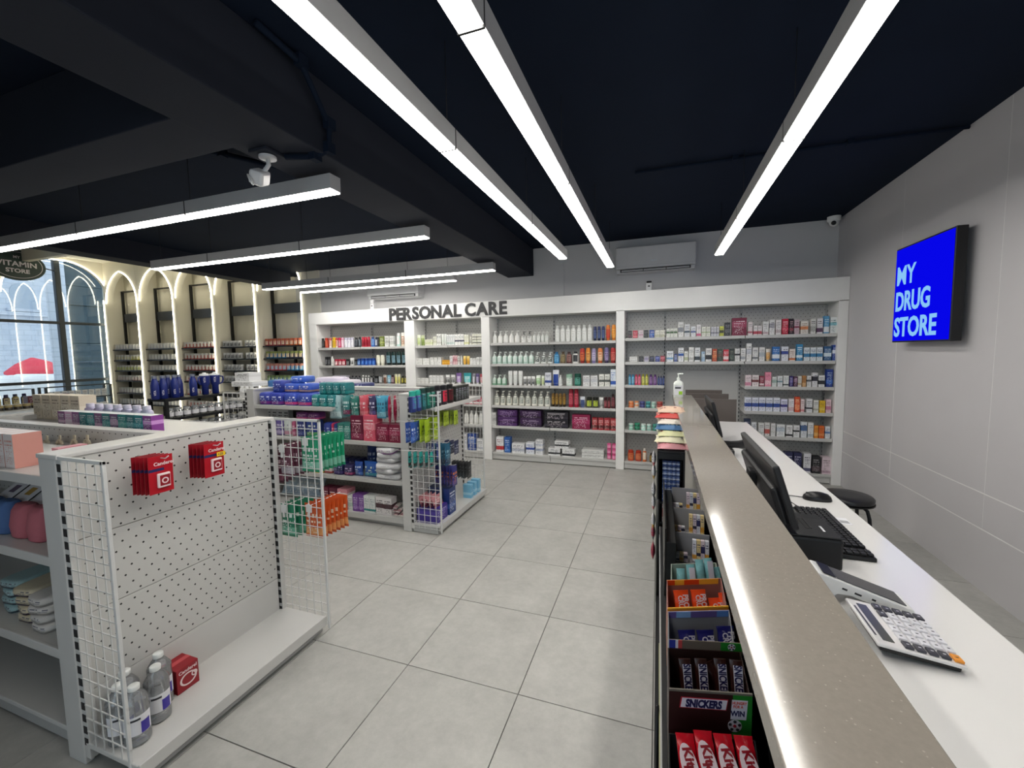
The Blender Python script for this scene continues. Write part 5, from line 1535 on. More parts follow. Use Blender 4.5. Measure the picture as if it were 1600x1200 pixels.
# ================================================================ CANDY DISPLAY IN FRONT OF THE COUNTER
SZ = .485
cds = thing('candy_stand', 'long black snack stand along the aisle front of the service counter', 'display stand', (.13, 1.8, 0))
box('shelf_board', cds, .022, .258, .72, 2.74, SZ - .02, SZ, M_BLACKM, .002)
box('base_board', cds, .0, .258, .60, 2.74, .0, .10, M_BLACKM, .002)
box('back_board', cds, .2585, .2612, .72, 2.74, .1, SZ - .021, M_BLACKM)
for y in (.74, 1.70, 2.70):
    box('bracket', cds, .03, .25, y, y + .016, .10, SZ - .02, M_BLACKM)
M_LIP = mat('yellowed_price_strip', 'a8a878', .4)
box('price_strip', cds, .016, .0215, .72, 2.74, SZ - .028, SZ - .001, M_STEELG)
box('price_ticket', cds, .0135, .0158, .72, 1.62, SZ - .02, SZ - .002, M_LIP)
box('acrylic_sheet', cds, .2590, .2608, .90, 2.70, SZ + .002, .98, M_CLEAR)
tube('side_rail', cds, [(.008, 2.62, .05), (.008, 2.62, .70)], .010, M_BLACK, 8)
tube('side_rail', cds, [(.008, 1.30, .05), (.008, 1.30, .50)], .006, M_BLACK, 8)

M_CARDG = mat('grey_inside_card', '8c8c90', .6)
M_CARDBR = mat('dark_brown_card', '2a1512', .5)
M_KRAFT = mat('torn_grey_card_edge', '6a645c', .7, bump=.3, bscale=120)


SKEW = []


def skew_tree(o, ang, cx):
    """flimsy card carton pushed askew: its fronts and backs run slantwise while the sides stay along the shelf"""
    for ch in o.children:
        if ch.type == 'MESH':
            me = ch.data.copy()
            Mw = ch.matrix_world.copy()
            Mi = Mw.inverted()
            for q in me.vertices:
                w = Mw @ q.co
                w.y += (w.x - cx) * math.tan(ang)
                q.co = Mi @ w
            ch.data = me
        skew_tree(ch, ang, cx)


def slant(px, py, Yc, ang, cx=.14):
    """point seen at a pixel on an upright plane turned by ang about x = cx"""
    Y = Yc
    for _ in range(4):
        P = at(px, py, Y=Y)
        Y = Yc + (P.x - cx) * math.tan(ang)
    return at(px, py, Y=Y)


def tray(name, label, y0, y1, x0, x1, hf, hb, m_in, m_front, rim, ang=0.0):
    t = thing(name, label, 'display box', ((x0 + x1) / 2, (y0 + y1) / 2, SZ))
    SKEW.append((t, ang))
    z = SZ + .0006
    box('bottom', t, x0, x1, y0, y1, z, z + .003, m_in)
    box('front_panel', t, x0, x1, y0, y0 + .003, z, hf, m_front)
    box('back_panel', t, x0, x1, y1 - .003, y1, z, hb, m_in)
    for x in (x0, x1 - .003):
        v = [(x, y0 + .003, z), (x + .003, y0 + .003, z), (x + .003, y1 - .003, z), (x, y1 - .003, z),
             (x, y0 + .003, hf - .03), (x + .003, y0 + .003, hf - .03), (x + .003, y1 - .003, hb), (x, y1 - .003, hb)]
        o_ = Vector((x, y0, z))
        link('side_panel', mesh('side_panel', [tuple(Vector(q) - o_) for q in v], BOXF, [m_in]), t, o_)
    if rim:
        box('rim', t, x0, x1, y0 - .0008, y0 + .0036, hf - .005, hf + .0005, rim)
    return t


# --- peanut bar carton with printed front
y0, y1 = 1.14, 1.31
A1, A2, A3 = math.radians(13), math.radians(20), math.radians(21)
tr = tray('bar_carton', 'dark brown peanut bar carton with white logo plate and green football corner', y0, y1, .036, .240, .712, .706, M_CARDBR, mat('maroon_brown_card', '2c0c0c', .45), M_KRAFT, A1)
M_LOGOR = mat('logo_red_line', 'a81830', .4)
M_LOGOW = mat('logo_white', 'd8d4e0', .4)
M_LOGOB = mat('logo_blue', '14144a', .4)
M_GREEN = mat('pitch_green', '1c7a24', .5)
M_ORP = mat('orange_red_print', 'd0401c', .4)


def para(name, parent, x0, x1, z0, z1, y, sl, m, t=.0006):
    """slanted flat plate on a front face"""
    v = [(x0, 0, z0), (x1, 0, z0), (x1 + sl, 0, z1), (x0 + sl, 0, z1)]
    v = [(a, y - t, b) for a, _, b in v] + [(a, y, b) for a, _, b in v]
    f = [(0, 1, 2, 3), (7, 6, 5, 4), (0, 4, 5, 1), (1, 5, 6, 2), (2, 6, 7, 3), (3, 7, 4, 0)]
    o_ = Vector(v[0])
    return link(name, mesh(name, [tuple(Vector(q) - o_) for q in v], f, [m]), parent, o_)


para('logo_border', tr, .062, .178, .662, .693, y0, .004, M_LOGOR)
para('logo_plate', tr, .065, .176, .6645, .6905, y0 - .0007, .004, M_LOGOW)
link('lettering', text_mesh('SNICKERS', .0285, M_LOGOB, .0006, .0016, .70, .12), tr, (.1215, y0 - .0017, .6772), R_FRONT)
para('green_corner', tr, .193, .2398, .58, .7115, y0, 0, M_GREEN)
para('slogan_card', tr, .188, .226, .640, .694, y0 - .0008, .003, M_LOGOW)
link('lettering', text_mesh('HUNGRY', .0105, M_ORP, .0005, .0003, .8), tr, (.209, y0 - .0018, .6860), R_FRONT)
link('lettering', text_mesh('FOR A', .0105, M_ORP, .0005, .0003, .8), tr, (.206, y0 - .0018, .6760), R_FRONT)
link('lettering', text_mesh('WIN', .0205, M_LOGOB, .0005, .0008, .8), tr, (.2055, y0 - .0018, .6570), R_FRONT)


def ball(parent, x, z, y, r, rot=R_FRONT):
    b = link('football', lathe_mesh([(r, 0, 0), (r * .97, .0012, 0), (r * .6, .002, 0)], [M_LOGOW], 18), parent, (x, y, z), rot)
    for k in range(6):
        a = k * 2 * math.pi / 5
        rr = 0 if k == 5 else r * .72
        link('patch', lathe_mesh([(r * .26, 0, 0), (r * .26, .0008, 0)], [M_LOGOB if k % 2 else M_LOGOR], 5, smooth=False), b, (x + rr * math.cos(a), y - .0020, z + rr * math.sin(a))).rotation_euler = (0, 0, 0)
    return b


def ball_flat(parent, x, z, y, r):
    """printed football on a -Y face"""
    b = link('football', lathe_mesh([(r, 0, 0), (r, .0008, 0)], [M_LOGOW], 20, smooth=False), parent, (x, y, z), R_FRONT)
    for k in range(6):
        a = k * 2 * math.pi / 5 + .3
        rr = 0 if k == 5 else r * .70
        link('patch', lathe_mesh([(r * .27, 0, 0), (r * .27, .0006, 0)], [M_INK if k != 5 else M_LOGOR], 5, smooth=False), b, (0, 0, 0)).location = (rr * math.cos(a), rr * math.sin(a), .0008)
    return b


ball_flat(tr, .199, .622, y0 - .0008, .017)
# torn lid standing up at the back with flag colours
fl = box('torn_lid', tr, .040, .244, y1 + .0005, y1 + .003, .695, .7325, mat('grey_brown_card', '6a5e54', .6))
box('lid_print', fl, .040, .058, y1 - .0004, y1 + .0004, .7066, .7322, mat('flag_blue', '2a3490', .5))
box('lid_print', fl, .058, .0655, y1 - .0004, y1 + .0004, .7066, .7322, M_LOGOW)
box('lid_print', fl, .0655, .077, y1 - .0004, y1 + .0004, .7066, .7322, mat('flag_red', 'c04848', .5))
box('lid_print', fl, .185, .244, y1 - .0004, y1 + .0004, .7066, .7322, M_GREEN)
ball_flat(fl, .215, .7195, y1 - .0006, .0105)


def bar(name, label, grp, x, y, ztop, w, L, tilt, c, panel, words, wcol, roll=0.0, panel2=None, plate=True, size=.026, sx=.85):
    """wrapped chocolate bar standing on end, face towards the camera and up; its writing runs down the bar"""
    t = link(name, None, None, (x, y, ztop))
    t.rotation_euler = (-tilt, 0, roll)
    tag(t, label, 'chocolate bar', grp)
    key = ('bar', w, L)
    if key not in MESH:
        n, rings = 10, []
        for k in range(11):
            s_ = k / 10
            pf = .0035 if k in (0, 10) else (.006 if k in (1, 9) else .017)
            ww = w / 2 * (1.0 if k in (0, 10) else .93)
            front = [(-ww + 2 * ww * i / 4, -pf * (1 - .55 * abs(i / 2 - 1) ** 3), -L * s_) for i in range(5)]
            back = [(ww - 2 * ww * i / 4, pf * (.35 if abs(i / 2 - 1) < 1 else .2), -L * s_) for i in range(5)]
            rings.append(front + back)
        MESH[key] = rings
    me = loft(MESH[key], [c], [0] * 10)
    bm = bmesh.new()
    bm.from_mesh(me)
    bmesh.ops.recalc_face_normals(bm, faces=bm.faces)
    bm.to_mesh(me)
    bm.free()
    w_ = link('wrapper', me, None)
    w_.parent = t

    def put(nm, me_, loc, rot):
        o_ = link(nm, me_, None)
        o_.parent = t
        o_.location = loc
        o_.rotation_euler = rot
        return o_
    if panel is not None:
        put('print_panel', box_mesh(w * .68, .0008, L * .74, panel, 0), (0, -.0176, -L * .44), (0, 0, 0))
    k = len(words)
    for i, (s_, sz) in enumerate(words):
        off = (i - (k - 1) / 2) * w * .34
        put('lettering', text_mesh(s_, sz, wcol, .0006, sz * .03, sx), (off if k > 1 else 0, -.0186, -L * (.40 if k > 1 or w < .04 else .5)), (math.pi / 2, math.pi / 2, 0))
    return t


M_BARBR = mat('brown_film', '2c1410', .28)
M_BARRED = mat('bright_red_film', 'b01020', .2)
M_BARORG = mat('orange_film', 'd8481c', .25)
M_BARNAV = mat('dark_blue_film', '1a1a5c', .22)
for i, px in enumerate((1069, 1094, 1124, 1139, 1165)):
    P = slant(px, 1036 if i != 3 else 1042, 1.262, A1)
    if i == 3:
        P = slant(1107, 1040, 1.285, A1)
    bar('peanut_bar', ['brown peanut bar with blue writing at the carton left end', 'brown peanut bar with upright blue letters second from left in the carton', 'brown peanut bar with blue writing right of centre in the carton', 'dark brown peanut bar turned away in the carton gap', 'brown peanut bar leaning at the carton right side'][i], 'peanut bars in the brown carton',
        P.x if i != 4 else .215, P.y if i != 4 else 1.26, (P.z if i != 4 else .715) + .014, .034, .125, .30, M_BARBR, None if i == 3 else M_LOGOW, [] if i == 3 else [('SNICKERS', .027)], M_LOGOB, roll=A1 + [.06, 0, -.03, .5, -.1][i], sx=.72)

# --- wafer bars in front, nearest the camera
kt = tray('bar_carton', 'black open carton of red wafer bars nearest the camera', .94, 1.125, .036, .246, .53, .60, M_BLACKM, M_BLACKM, None, A1)
M_ELL = mat('pinkish_white_ellipse', 'e6d2d6', .3)
M_KRED = mat('logo_deep_red', '8e0e1e', .3)
M_CHOC = mat('toffee_picture', 'b0602c', .35)
for i, (pa, pb) in enumerate(((1069, 1147), (1097, 1143), (1128, 1148), (1160, 1151))):
    P = slant(pa, pb - 2, 1.085, A1)
    t = bar('wafer_bar', ['leftmost red wafer bar with white oval', 'second red wafer bar from the left with white oval', 'third red wafer bar from the left with white oval', 'rightmost red wafer bar with white oval'][i] + ' in the nearest carton', 'red wafer bars in the nearest carton',
            P.x, P.y, P.z, .0445, .135, .62, M_BARRED, None, [], M_KRED, roll=A1)
    el = link('oval', lathe_mesh([(.046, 0, 0), (.046, .0008, 0)], [M_ELL], 26, 1, .42, False), None)
    el.parent = t
    el.location = (0, -.0174, -.062)
    el.rotation_euler = (math.pi / 2, math.radians(78), 0)
    for s_, dz, sz in (('Kit', -.042, .030), ('Kat', -.079, .030)):
        tx = link('lettering', text_mesh(s_, sz, M_KRED, .0006, .0011, 1.05, .1), None)
        tx.parent = t
        tx.location = (.0, -.0186, dz)
        tx.rotation_euler = (math.pi / 2, math.radians(78), 0)
    pc = link('chocolate_picture', box_mesh(.030, .0006, .022, M_CHOC), None)
    pc.parent = t
    pc.location = (-.003, -.0172, -.116)
    pc.rotation_euler = (0, .3, 0)

# --- blue protein bars, orange protein bars
M_SKYC = mat('pale_blue_card', '8ab0e0', .5)
M_VIOC = mat('violet_card', '6a5a98', .5)
tr2 = tray('bar_carton', 'grey lined carton of dark blue bars with pale blue top strip', 1.335, 1.515, .040, .241, .655, .703, M_CARDG, mat('blue_card', '28347c', .5), None, A2)
st = box('top_strip', tr2, .040, .241, 1.5105, 1.5118, .681, .7032, M_VIOC)
box('strip_print', st, .068, .115, 1.5098, 1.5104, .682, .7028, M_SKYC)
box('strip_print', st, .20, .241, 1.5098, 1.5104, .682, .7028, mat('cornflower_card', '5a8ad0', .5))
for i, (pa, pb) in enumerate(((1072, 984), (1101, 984), (1132, 978))):
    P = slant(pa, pb, 1.465, A2)
    bar('protein_bar', 'dark blue protein bar with white lettering, ' + ['left', 'middle', 'right'][i] + ' of the blue row', 'dark blue protein bars', P.x, P.y, P.z, .058, .15, .34, M_BARNAV, None, [('CRUNCH', .025), ('PROTEIN', .028)], M_LOGOW, roll=A2, sx=.85)
M_PINKC = mat('rose_brown_card', '9a6a62', .55)
M_ORC = mat('orange_card', 'e08a28', .5)
M_AMB = mat('amber_card', 'ecac30', .5)
tr3 = tray('bar_carton', 'rose lined carton of orange bars with orange and amber rim', 1.54, 1.725, .040, .243, .700, .704, M_PINKC, M_ORC, M_AMB, A3)
st = box('top_strip', tr3, .040, .232, 1.7205, 1.7218, .683, .7042, M_AMB)
box('strip_print', st, .040, .070, 1.7198, 1.7204, .684, .7038, M_BARORG)
box('strip_print', st, .105, .160, 1.7198, 1.7204, .684, .7038, M_BARORG)
for i, (pa, pb) in enumerate(((1063, 922), (1090, 921), (1117, 934), (1128, 926))):
    P = slant(pa, pb, 1.675, A3)
    bar('protein_bar', 'orange protein bar with white lettering, ' + ['leftmost', 'second', 'third and lower', 'rightmost narrow'][i] + ' in the orange row', 'orange protein bars', P.x, P.y, P.z, .058 if i < 3 else .03, .15, .34, M_BARORG, None, [('CRUNCH', .025), ('PROTEIN', .028)] if i < 3 else [('CRUNCH', .018)], M_LOGOW, roll=A3, sx=.85)
tr4 = tray('bar_carton', 'greenish white carton of teal wrapped bars', 1.735, 1.88, .060, .243, .665, .690, mat('greenish_white_card', '9aa498', .55), mat('greenish_white_card2', '8a948a', .55), None, A2)
M_TEALB = mat('teal_white_film', '7ab0b4', .25, var=.3, scale=90)
for i, (pa, pb) in enumerate(((1063, 888), (1078, 882), (1092, 874), (1105, 872), (1118, 886))):
    P = slant(pa, pb, 1.84, A2)
    bar('mint_bar', 'teal and white wrapped bar, ' + ['leftmost', 'second from left', 'middle and tallest', 'fourth from left', 'rightmost'][i] + ' in the greenish carton', 'teal wrapped bars', P.x, P.y, P.z, .034, .13, .3, M_TEALB, M_LOGOW if i % 2 else None, [('MINT', .016)] if False else [], M_LOGOB, roll=A2 + .1 * (i - 2) / 2)

bpy.context.view_layer.update()
for t, ang in SKEW:
    skew_tree(t, ang, .14)

# --- clear stepped gum tray
gt = thing('gum_tray', 'clear stepped gum tray with black side between snacks and drinks rack', 'display stand', (.14, 2.3, SZ))
box('side_panel', gt, .036, .042, 1.95, 2.70, SZ + .0006, .80, M_BLACK)
box('side_block', gt, .043, .085, 1.95, 2.70, SZ + .0006, .74, M_BLACKM, .003)
for k, (ya, za) in enumerate(((1.96, .64), (2.20, .675), (2.44, .715))):
    box('step', gt, .086, .246, ya, ya + .235, SZ + .0006, za - .06, M_CARDG)
    box('divider', gt, .086, .246, ya + .225, ya + .229, za - .06, za + .055, M_CARDG)
    box('clear_front', gt, .086, .246, ya, ya + .003, za - .06, za - .005, M_CLEAR)
    box('price_label', gt, .10, .235, ya - .002, ya - .0005, za - .058, za - .03, M_LAB)
    for r_, (xs_, zt, nn) in enumerate(((.088, za - .02, 3), (.165, za + .04, 4))):
        for i in range(nn):
            prod('carton', (xs_ + .010 + .0185 * i, ya + .16 + .02 * r_, za - .0597), (.0165, .03, zt - za + .06), ['d8d8e0', 'e0c890', 'd8c8d0'][(i + k) % 3], ['2c2c58', 'e0a030', '28283a'][(i + r_) % 3], '225',
                 short(['white and navy', 'cream and amber', 'pinkish white'][(i + k) % 3] + ' gum pack, ' + ORD[i] + ' from left, ' + ['short', 'tall'][r_] + ' group, ' + ['front', 'middle', 'rear'][k] + ' step of gum tray'), 'gum packs in the stepped tray', 0, .1 * i + .05, rot=(-.15, 0, 0))

# --- black wire rack with small packs, snack bags on top
rk = thing('black_rack', 'tall black rack of little blue packs under a pile of crisp packets', 'display stand', (.09, 3.1, 0))
RX0, RX1, RY0, RY1, RZ = .0, .172, 2.90, 3.45, .935
box('side_panel', rk, RX0, RX0 + .012, RY0, RY1, .12, RZ, M_BLACK, .002)
box('side_panel', rk, RX1 - .012, RX1, RY0, RY1, .12, RZ, M_BLACK, .002)
box('top_panel', rk, RX0, RX1, RY0, RY1, RZ - .014, RZ, M_BLACK, .002)
box('header', rk, RX0 + .0125, RX1 - .0125, RY0, RY0 + .02, RZ - .055, RZ - .0145, M_BLACK)
box('back_panel', rk, RX0 + .0125, RX1 - .0125, RY1 - .01, RY1, .12, RZ - .0145, M_BLACK)
box('shelf', rk, RX0 + .0125, RX1 - .0125, RY0, RY1 - .011, .575, .59, M_BLACK)
box('bottom', rk, RX0, RX1, RY0, RY1, .10, .1195, M_BLACK)
for x in (RX0 + .012, RX1 - .012):
    for y in (RY0 + .02, RY1 - .02):
        tube('foot', rk, [(x, y, 0), (x, y, .1)], .01, M_BLACK, 8)
boxes('wire_grid', rk, [(RX0 + .04 + .027 * k, RX0 + .042 + .027 * k, RY0 + .004, RY0 + .006, .595, RZ - .06) for k in range(5)] + [(RX0 + .03, RX1 - .014, RY0 + .0035, RY0 + .0055, .62 + .03 * k, .622 + .03 * k) for k in range(9)], M_BLACK, (.09, RY0, .75))
for k in range(8):
    for i in range(4):
        prod('carton', (RX0 + .048 + .027 * i, RY0 + .04, .591 + .0345 * k), (.0245, .05, .033), ['8aa0bc', '3a5a98', '4a6ab0', '2a4a90'][(k // 2) % 4] if k > 3 else ['2450a0', '2c4c90'][i % 2], 'c8d4e4', 'dde4ee',
             short('little blue pack, column ' + ORD[i] + ' from left, ' + ['lowest', 'second', 'third', 'fourth', 'fifth', 'sixth', 'seventh', 'topmost'][k] + ' row up in black rack'), 'little blue packs in the black rack', 0, .2)
for k in range(4):
    for i in range(4):
        prod('carton', (RX0 + .048 + .027 * i, RY0 + .04, .45 + .031 * k), (.0245, .05, .03), ['8a1c2c', 'c8c4c8'][(i + k) % 3 == 0], 'b04050', 'ecd', short('little dark red pack, column ' + ORD[i] + ' from left, ' + ['lowest', 'second', 'third', 'top'][k] + ' row, lower bay of black rack'), 'little dark red packs in the black rack', 0, .3)
box('lower_shelf', rk, RX0 + .0125, RX1 - .0125, RY0 + .002, RY1 - .011, .435, .449, M_BLACK)
cr = [('c88890', 'e8c8a8', 'pink and cream'), ('dcd8b8', 'e8e4d0', 'pale yellow'), ('cfd0a0', 'e8e4d0', 'cream yellow'), ('3a6a98', '6aa088', 'blue'), ('d8d0c4', 'b8a898', 'beige and white'), ('c03430', 'e0a898', 'red'), ('d8b8a0', 'c87868', 'peach')]
for i, (c1, c2, d_) in enumerate(cr):
    prod('packet', (.088, RY0 + .19 + .05 * i, RZ + .024 + .0335 * i), (.20, .055, .17), c1, c2, 'f0ece4' if i % 2 else '8a3a3a', d_ + ' crisp packet, ' + ['lowest', 'second up', 'third up', 'fourth up', 'fifth up', 'sixth up', 'topmost'][i] + ' in the pile on the black rack', 'crisp packets piled on the black rack', rot=(math.pi / 2 + .08, 0, .06 * (-1) ** i))
for i in range(7):
    prod('packet', (-.022, RY0 + .10 + .06 * (i % 2) + .02, .14 + .11 * i), (.09, .03, .105), 'd8d8dc' if i > 1 else 'a03048', ['c05a60', '6a6a70', 'd0a040'][i % 3], '889', 'small hanging sachet, ' + ORD[i] + ' up, on the aisle side of the black rack', 'hanging sachets on the black rack', 1.57)

# ================================================================ ON THE COUNTER
LZ, WZ = 1.1503, .9003
sp = at(1058, 621, Z=1.15)
sb = thing('sanitizer_bottle', 'white pump sanitizer bottle with lime label at the far end of the ledge', 'bottle', (sp.x + .01, sp.y, LZ))
M_SANW = mat('milky_white_plastic', 'e2e6e0', .25)
link('body', loft([ring(.042, .032, 0, 16, .5), ring(.044, .034, .004, 16, .5), ring(.044, .034, .125, 16, .5), ring(.038, .03, .145, 16, .4), ring(.016, .016, .16, 16), ring(.014, .014, .165, 16)], [M_SANW], [0] * 5), sb, (sp.x + .01, sp.y, LZ))
box('label', sb, sp.x - .026, sp.x + .046, sp.y - .0352, sp.y - .0344, LZ + .025, LZ + .115, M_LAB)
box('label_patch', sb, sp.x + .012, sp.x + .044, sp.y - .0358, sp.y - .0353, LZ + .03, LZ + .062, mat('lime_print', '9ac828', .4))
box('label_print', sb, sp.x - .02, sp.x + .03, sp.y - .0358, sp.y - .0353, LZ + .085, LZ + .10, M_INK)
link('pump', joinm(lathe_mesh([(.017, 0, 0), (.017, .02, 0), (.006, .022, 0), (.006, .05, 0)], [M_SANW], 14), [(-.012, .038, -.009, .009, .05, .062)], 0), sb, (sp.x + .01, sp.y, LZ + .1655))


def rot_part(name, parent, me, loc, rot):
    o_ = link(name, me, None)
    o_.parent = parent
    o_.location = loc
    o_.rotation_euler = rot
    return o_


M_SCREEN = mat('black_glass_screen', (0.006, 0.006, 0.008), 0.08)
M_SHELL = mat('black_monitor_shell', (0.013, 0.013, 0.0145), 0.45, spec=0.35)


def monitor(label, x, y, wid, hgt, tilt, rz, ztop):
    """desktop monitor seen from behind; screen faces +X, leaning back"""
    t = thing('monitor', label, 'monitor', (x, y, WZ))
    t.rotation_euler = (0, 0, rz)
    zc = ztop - WZ - hgt / 2 * math.cos(tilt)
    rot_part('bezel', t, box_mesh(.022, wid, hgt, M_SHELL, .006), (0, 0, zc), (0, -tilt, 0))
    dx, dz = math.cos(tilt), math.sin(tilt)
    rot_part('screen', t, box_mesh(.002, wid - .024, hgt - .03, M_SCREEN), (.0118 * dx, 0, zc + .0118 * dz), (0, -tilt, 0))
    bx_, bz_ = -.020 * dx, -.020 * dz
    up = (-math.sin(tilt), math.cos(tilt))
    rot_part('back_shell', t, box_mesh(.028, wid * .94, hgt * .62, M_SHELL, .012), (bx_ + .16 * hgt * .0 - up[0] * hgt * .14, 0, zc + bz_ - up[1] * hgt * .14), (0, -tilt, 0))
    rot_part('stand_neck', t, box_mesh(.028, .07, max(.06, zc), M_SHELL, .006), (-.045, 0, max(.06, zc) / 2 + .012), (0, .0, 0))
    rot_part('stand_foot', t, box_mesh(.15, .2, .012, M_SHELL, .004), (-.005, 0, .0062), (0, 0, 0))
    return t


monitor('near black monitor seen from behind, leaning back on the white worktop', .396, 1.83, .60, .215, .30, -.01, 1.224)
monitor('far black monitor seen edge on beyond the near monitor', .398, 3.50, .50, .26, .24, .0, 1.225)

# keyboard
M_KEY = mat('black_keycap', (0.011, 0.011, 0.013), 0.45)
kb = thing('keyboard', 'black desktop keyboard on the white worktop behind the near monitor', 'keyboard', (.62, 1.855, WZ))
box('base', kb, .558, .682, 1.632, 2.078, WZ, WZ + .014, M_BLACK, .003)
key_me = box_mesh(.0155, .0160, .008, M_KEY, .002)
nk = 0
for r_ in range(6):
    for c_ in range(21):
        if c_ in (15, 16) and r_ in (2,):
            continue
        if c_ in (14, 18) and r_ > 0 and c_ == 18:
            continue
        if r_ == 5 and 4 <= c_ <= 8:
            continue
        link('key', key_me, kb, (.672 - (5 - r_) * .0195 - .0 if False else .572 + r_ * .0195, 2.062 - c_ * .0206, WZ + .0185))
        nk += 1
link('spacebar', box_mesh(.0155, .10, .008, M_KEY, .002), kb, (.572 + 5 * .0195, 2.062 - 6 * .0206, WZ + .0185))
tube('cable', kb, [(.60, 2.078, WZ + .008), (.585, 2.12, WZ + .006), (.56, 2.135, WZ + .02), (.52, 2.13, WZ + .012), (.47, 2.10, WZ + .004), (.42, 2.05, WZ + .004)], .002, M_BLACK, 6)
ms_ = thing('computer_mouse', 'black wired mouse on the white worktop beyond the keyboard', 'mouse', (.70, 2.245, WZ))
mm = loft([ring(.030, .056, 0, 18, .2), ring(.033, .058, .006, 18, .2), ring(.031, .054, .018, 18, .1), ring(.024, .042, .03, 18), ring(.012, .022, .036, 18)], [M_BLACK], [0] * 4)
mo = link('shell', mm, ms_, (.70, 2.245, WZ))
mo.rotation_euler = (0, 0, math.pi / 2 - .05)
box('wheel', ms_, .655, .668, 2.242, 2.248, WZ + .026, WZ + .034, M_KEY, .002)
tube('cable', ms_, [(.645, 2.25, WZ + .006), (.60, 2.265, WZ + .004), (.54, 2.26, WZ + .004), (.48, 2.30, WZ + .004), (.42, 2.34, WZ + .004)], .002, M_BLACK, 6)
pp = thing('paper_slip', 'small white paper slip lying by the far edge of the keyboard', 'paper', (.715, 1.99, WZ))
box('sheet', pp, .695, .735, 1.96, 2.03, WZ, WZ + .0006, M_LAB)
box('print', pp, .70, .73, 1.97, 2.0, WZ + .0007, WZ + .0009, mat('pale_grey_print', '9a9a9e', .5))
p2 = thing('receipt_note', 'white paper sheet on the worktop between the two monitors', 'paper', (.40, 2.75, WZ))
box('sheet', p2, .345, .46, 2.6, 2.9, WZ, WZ + .0006, M_LAB)
for k in range(5):
    box('print_line', p2, .36, .44, 2.63 + .05 * k, 2.642 + .05 * k, WZ + .0007, WZ + .0009, mat('pale_grey_print', '9a9a9e', .5))
hs = thing('desk_phone', 'black handset phone on the worktop below the far monitor', 'phone', (.42, 3.02, WZ))
box('base', hs, .36, .47, 2.96, 3.12, WZ, WZ + .05, M_BLACK, .008)
tb_ = link('handset', loft([ring(.028, .022, -.095, 12), ring(.034, .026, -.085, 12), ring(.026, .02, -.05, 12), ring(.022, .018, 0, 12), ring(.026, .02, .05, 12), ring(.034, .026, .085, 12), ring(.028, .022, .095, 12)], [M_BLACK], [0] * 6), hs, (.455, 3.03, WZ + .075))
tb_.rotation_euler = (0, math.pi / 2, .25)

# receipt printer
pr = thing('receipt_printer', 'black receipt printer between the ledge and the keyboard', 'printer', (.475, 1.65, WZ))
box('body', pr, .392, .556, 1.535, 1.765, WZ, WZ + .098, M_BLACKM, .008)
box('lid', pr, .396, .552, 1.540, 1.70, WZ + .0982, WZ + .104, M_SHELL, .004)
box('paper_slot', pr, .47, .482, 1.60, 1.69, WZ + .1042, WZ + .1052, M_DARK)
box('slot_edge', pr, .484, .488, 1.60, 1.69, WZ + .1042, WZ + .1060, M_KEY)
box('badge', pr, .515, .522, 1.585, 1.63, WZ + .1042, WZ + .1050, M_LAB)
box('status_light', pr, .40, .43, 1.5338, 1.5348, WZ + .055, WZ + .07, M_STEELG)

# card terminal: wedge with black screen sloping to the clerk
tm = thing('card_terminal', 'white card payment terminal with dark sloping screen', 'card terminal', (.532, 1.368, WZ))
M_TW = mat('white_terminal_plastic', 'dededd', .3)
prof_ = [(-.118, .012), (-.118, .070), (-.105, .082), (-.085, .078), (.105, .018), (.110, .004), (.02, .014), (-.03, .030), (-.06, .030), (-.085, .004), (-.112, .002)]
v, f = [], []
for yy in (-.041, .041):
    v += [(a, yy, b) for a, b in prof_]
n_ = len(prof_)
f = [tuple(range(n_)), tuple(reversed(range(n_, 2 * n_)))] + [(k, k + n_, (k + 1) % n_ + n_, (k + 1) % n_) for k in range(n_)]
tb_me = mesh('terminal_body', v, f, [M_TW])
bm = bmesh.new()
bm.from_mesh(tb_me)
bmesh.ops.recalc_face_normals(bm, faces=bm.faces)
bmesh.ops.bevel(bm, geom=[e for e in bm.edges], offset=.0025, segments=2, profile=.5, affect='EDGES')
bm.to_mesh(tb_me)
bm.free()
ta = -.02
tm.rotation_euler = (0, 0, ta)
rot_part('body', tm, tb_me, (0, 0, 0), (0, 0, 0))
sl_ = math.atan2(.078 - .018, .19)
rot_part('screen', tm, box_mesh(.160, .068, .0016, mat('dark_grey_screen', (0.055, 0.055, 0.062), .15)), (.016, 0, .0478), (0, sl_, 0))
rot_part('bezel', tm, box_mesh(.030, .068, .0018, M_BLACK), (-.078, 0, .0785), (0, sl_, 0))
for k, (a, w_) in enumerate(((-.045, .012), (-.015, .016), (.02, .009))):
    rot_part('port', tm, box_mesh(w_, .001, .005, M_DARK), (a, -.0412, .047 - k * .009), (0, sl_, 0))
rot_part('emblem', tm, lathe_mesh([(.005, 0, 0), (.005, .0006, 0)], [M_STEELG], 12, smooth=False), (-.1182, -.004, .045), (0, -math.pi / 2, 0))
rot_part('paper_cover_line', tm, box_mesh(.0012, .06, .001, M_STEELG), (-.112, 0, .0795), (0, 0, 0))

# calculator, tilted towards the clerk
ca = thing('calculator', 'large white desk calculator with grey keys and one orange key', 'calculator', (.554, 1.206, WZ))
ca.rotation_euler = (0, 0, -.02)
M_CALW = mat('pearl_calculator_plastic', 'd6d4d4', .3)
M_KDK = mat('dark_grey_key', '3c3c44', .35)
M_KLT = mat('white_key', 'd4d4da', .35)
M_KOR = mat('orange_key', 'e09030', .35)
TL = .115
rot_part('foot', ca, box_mesh(.145, .170, .014, M_BLACK, .004), (.002, 0, .0155), (0, TL, 0))
rot_part('plate', ca, box_mesh(.158, .188, .008, M_CALW, .004), (0, 0, .0262), (0, TL, 0))


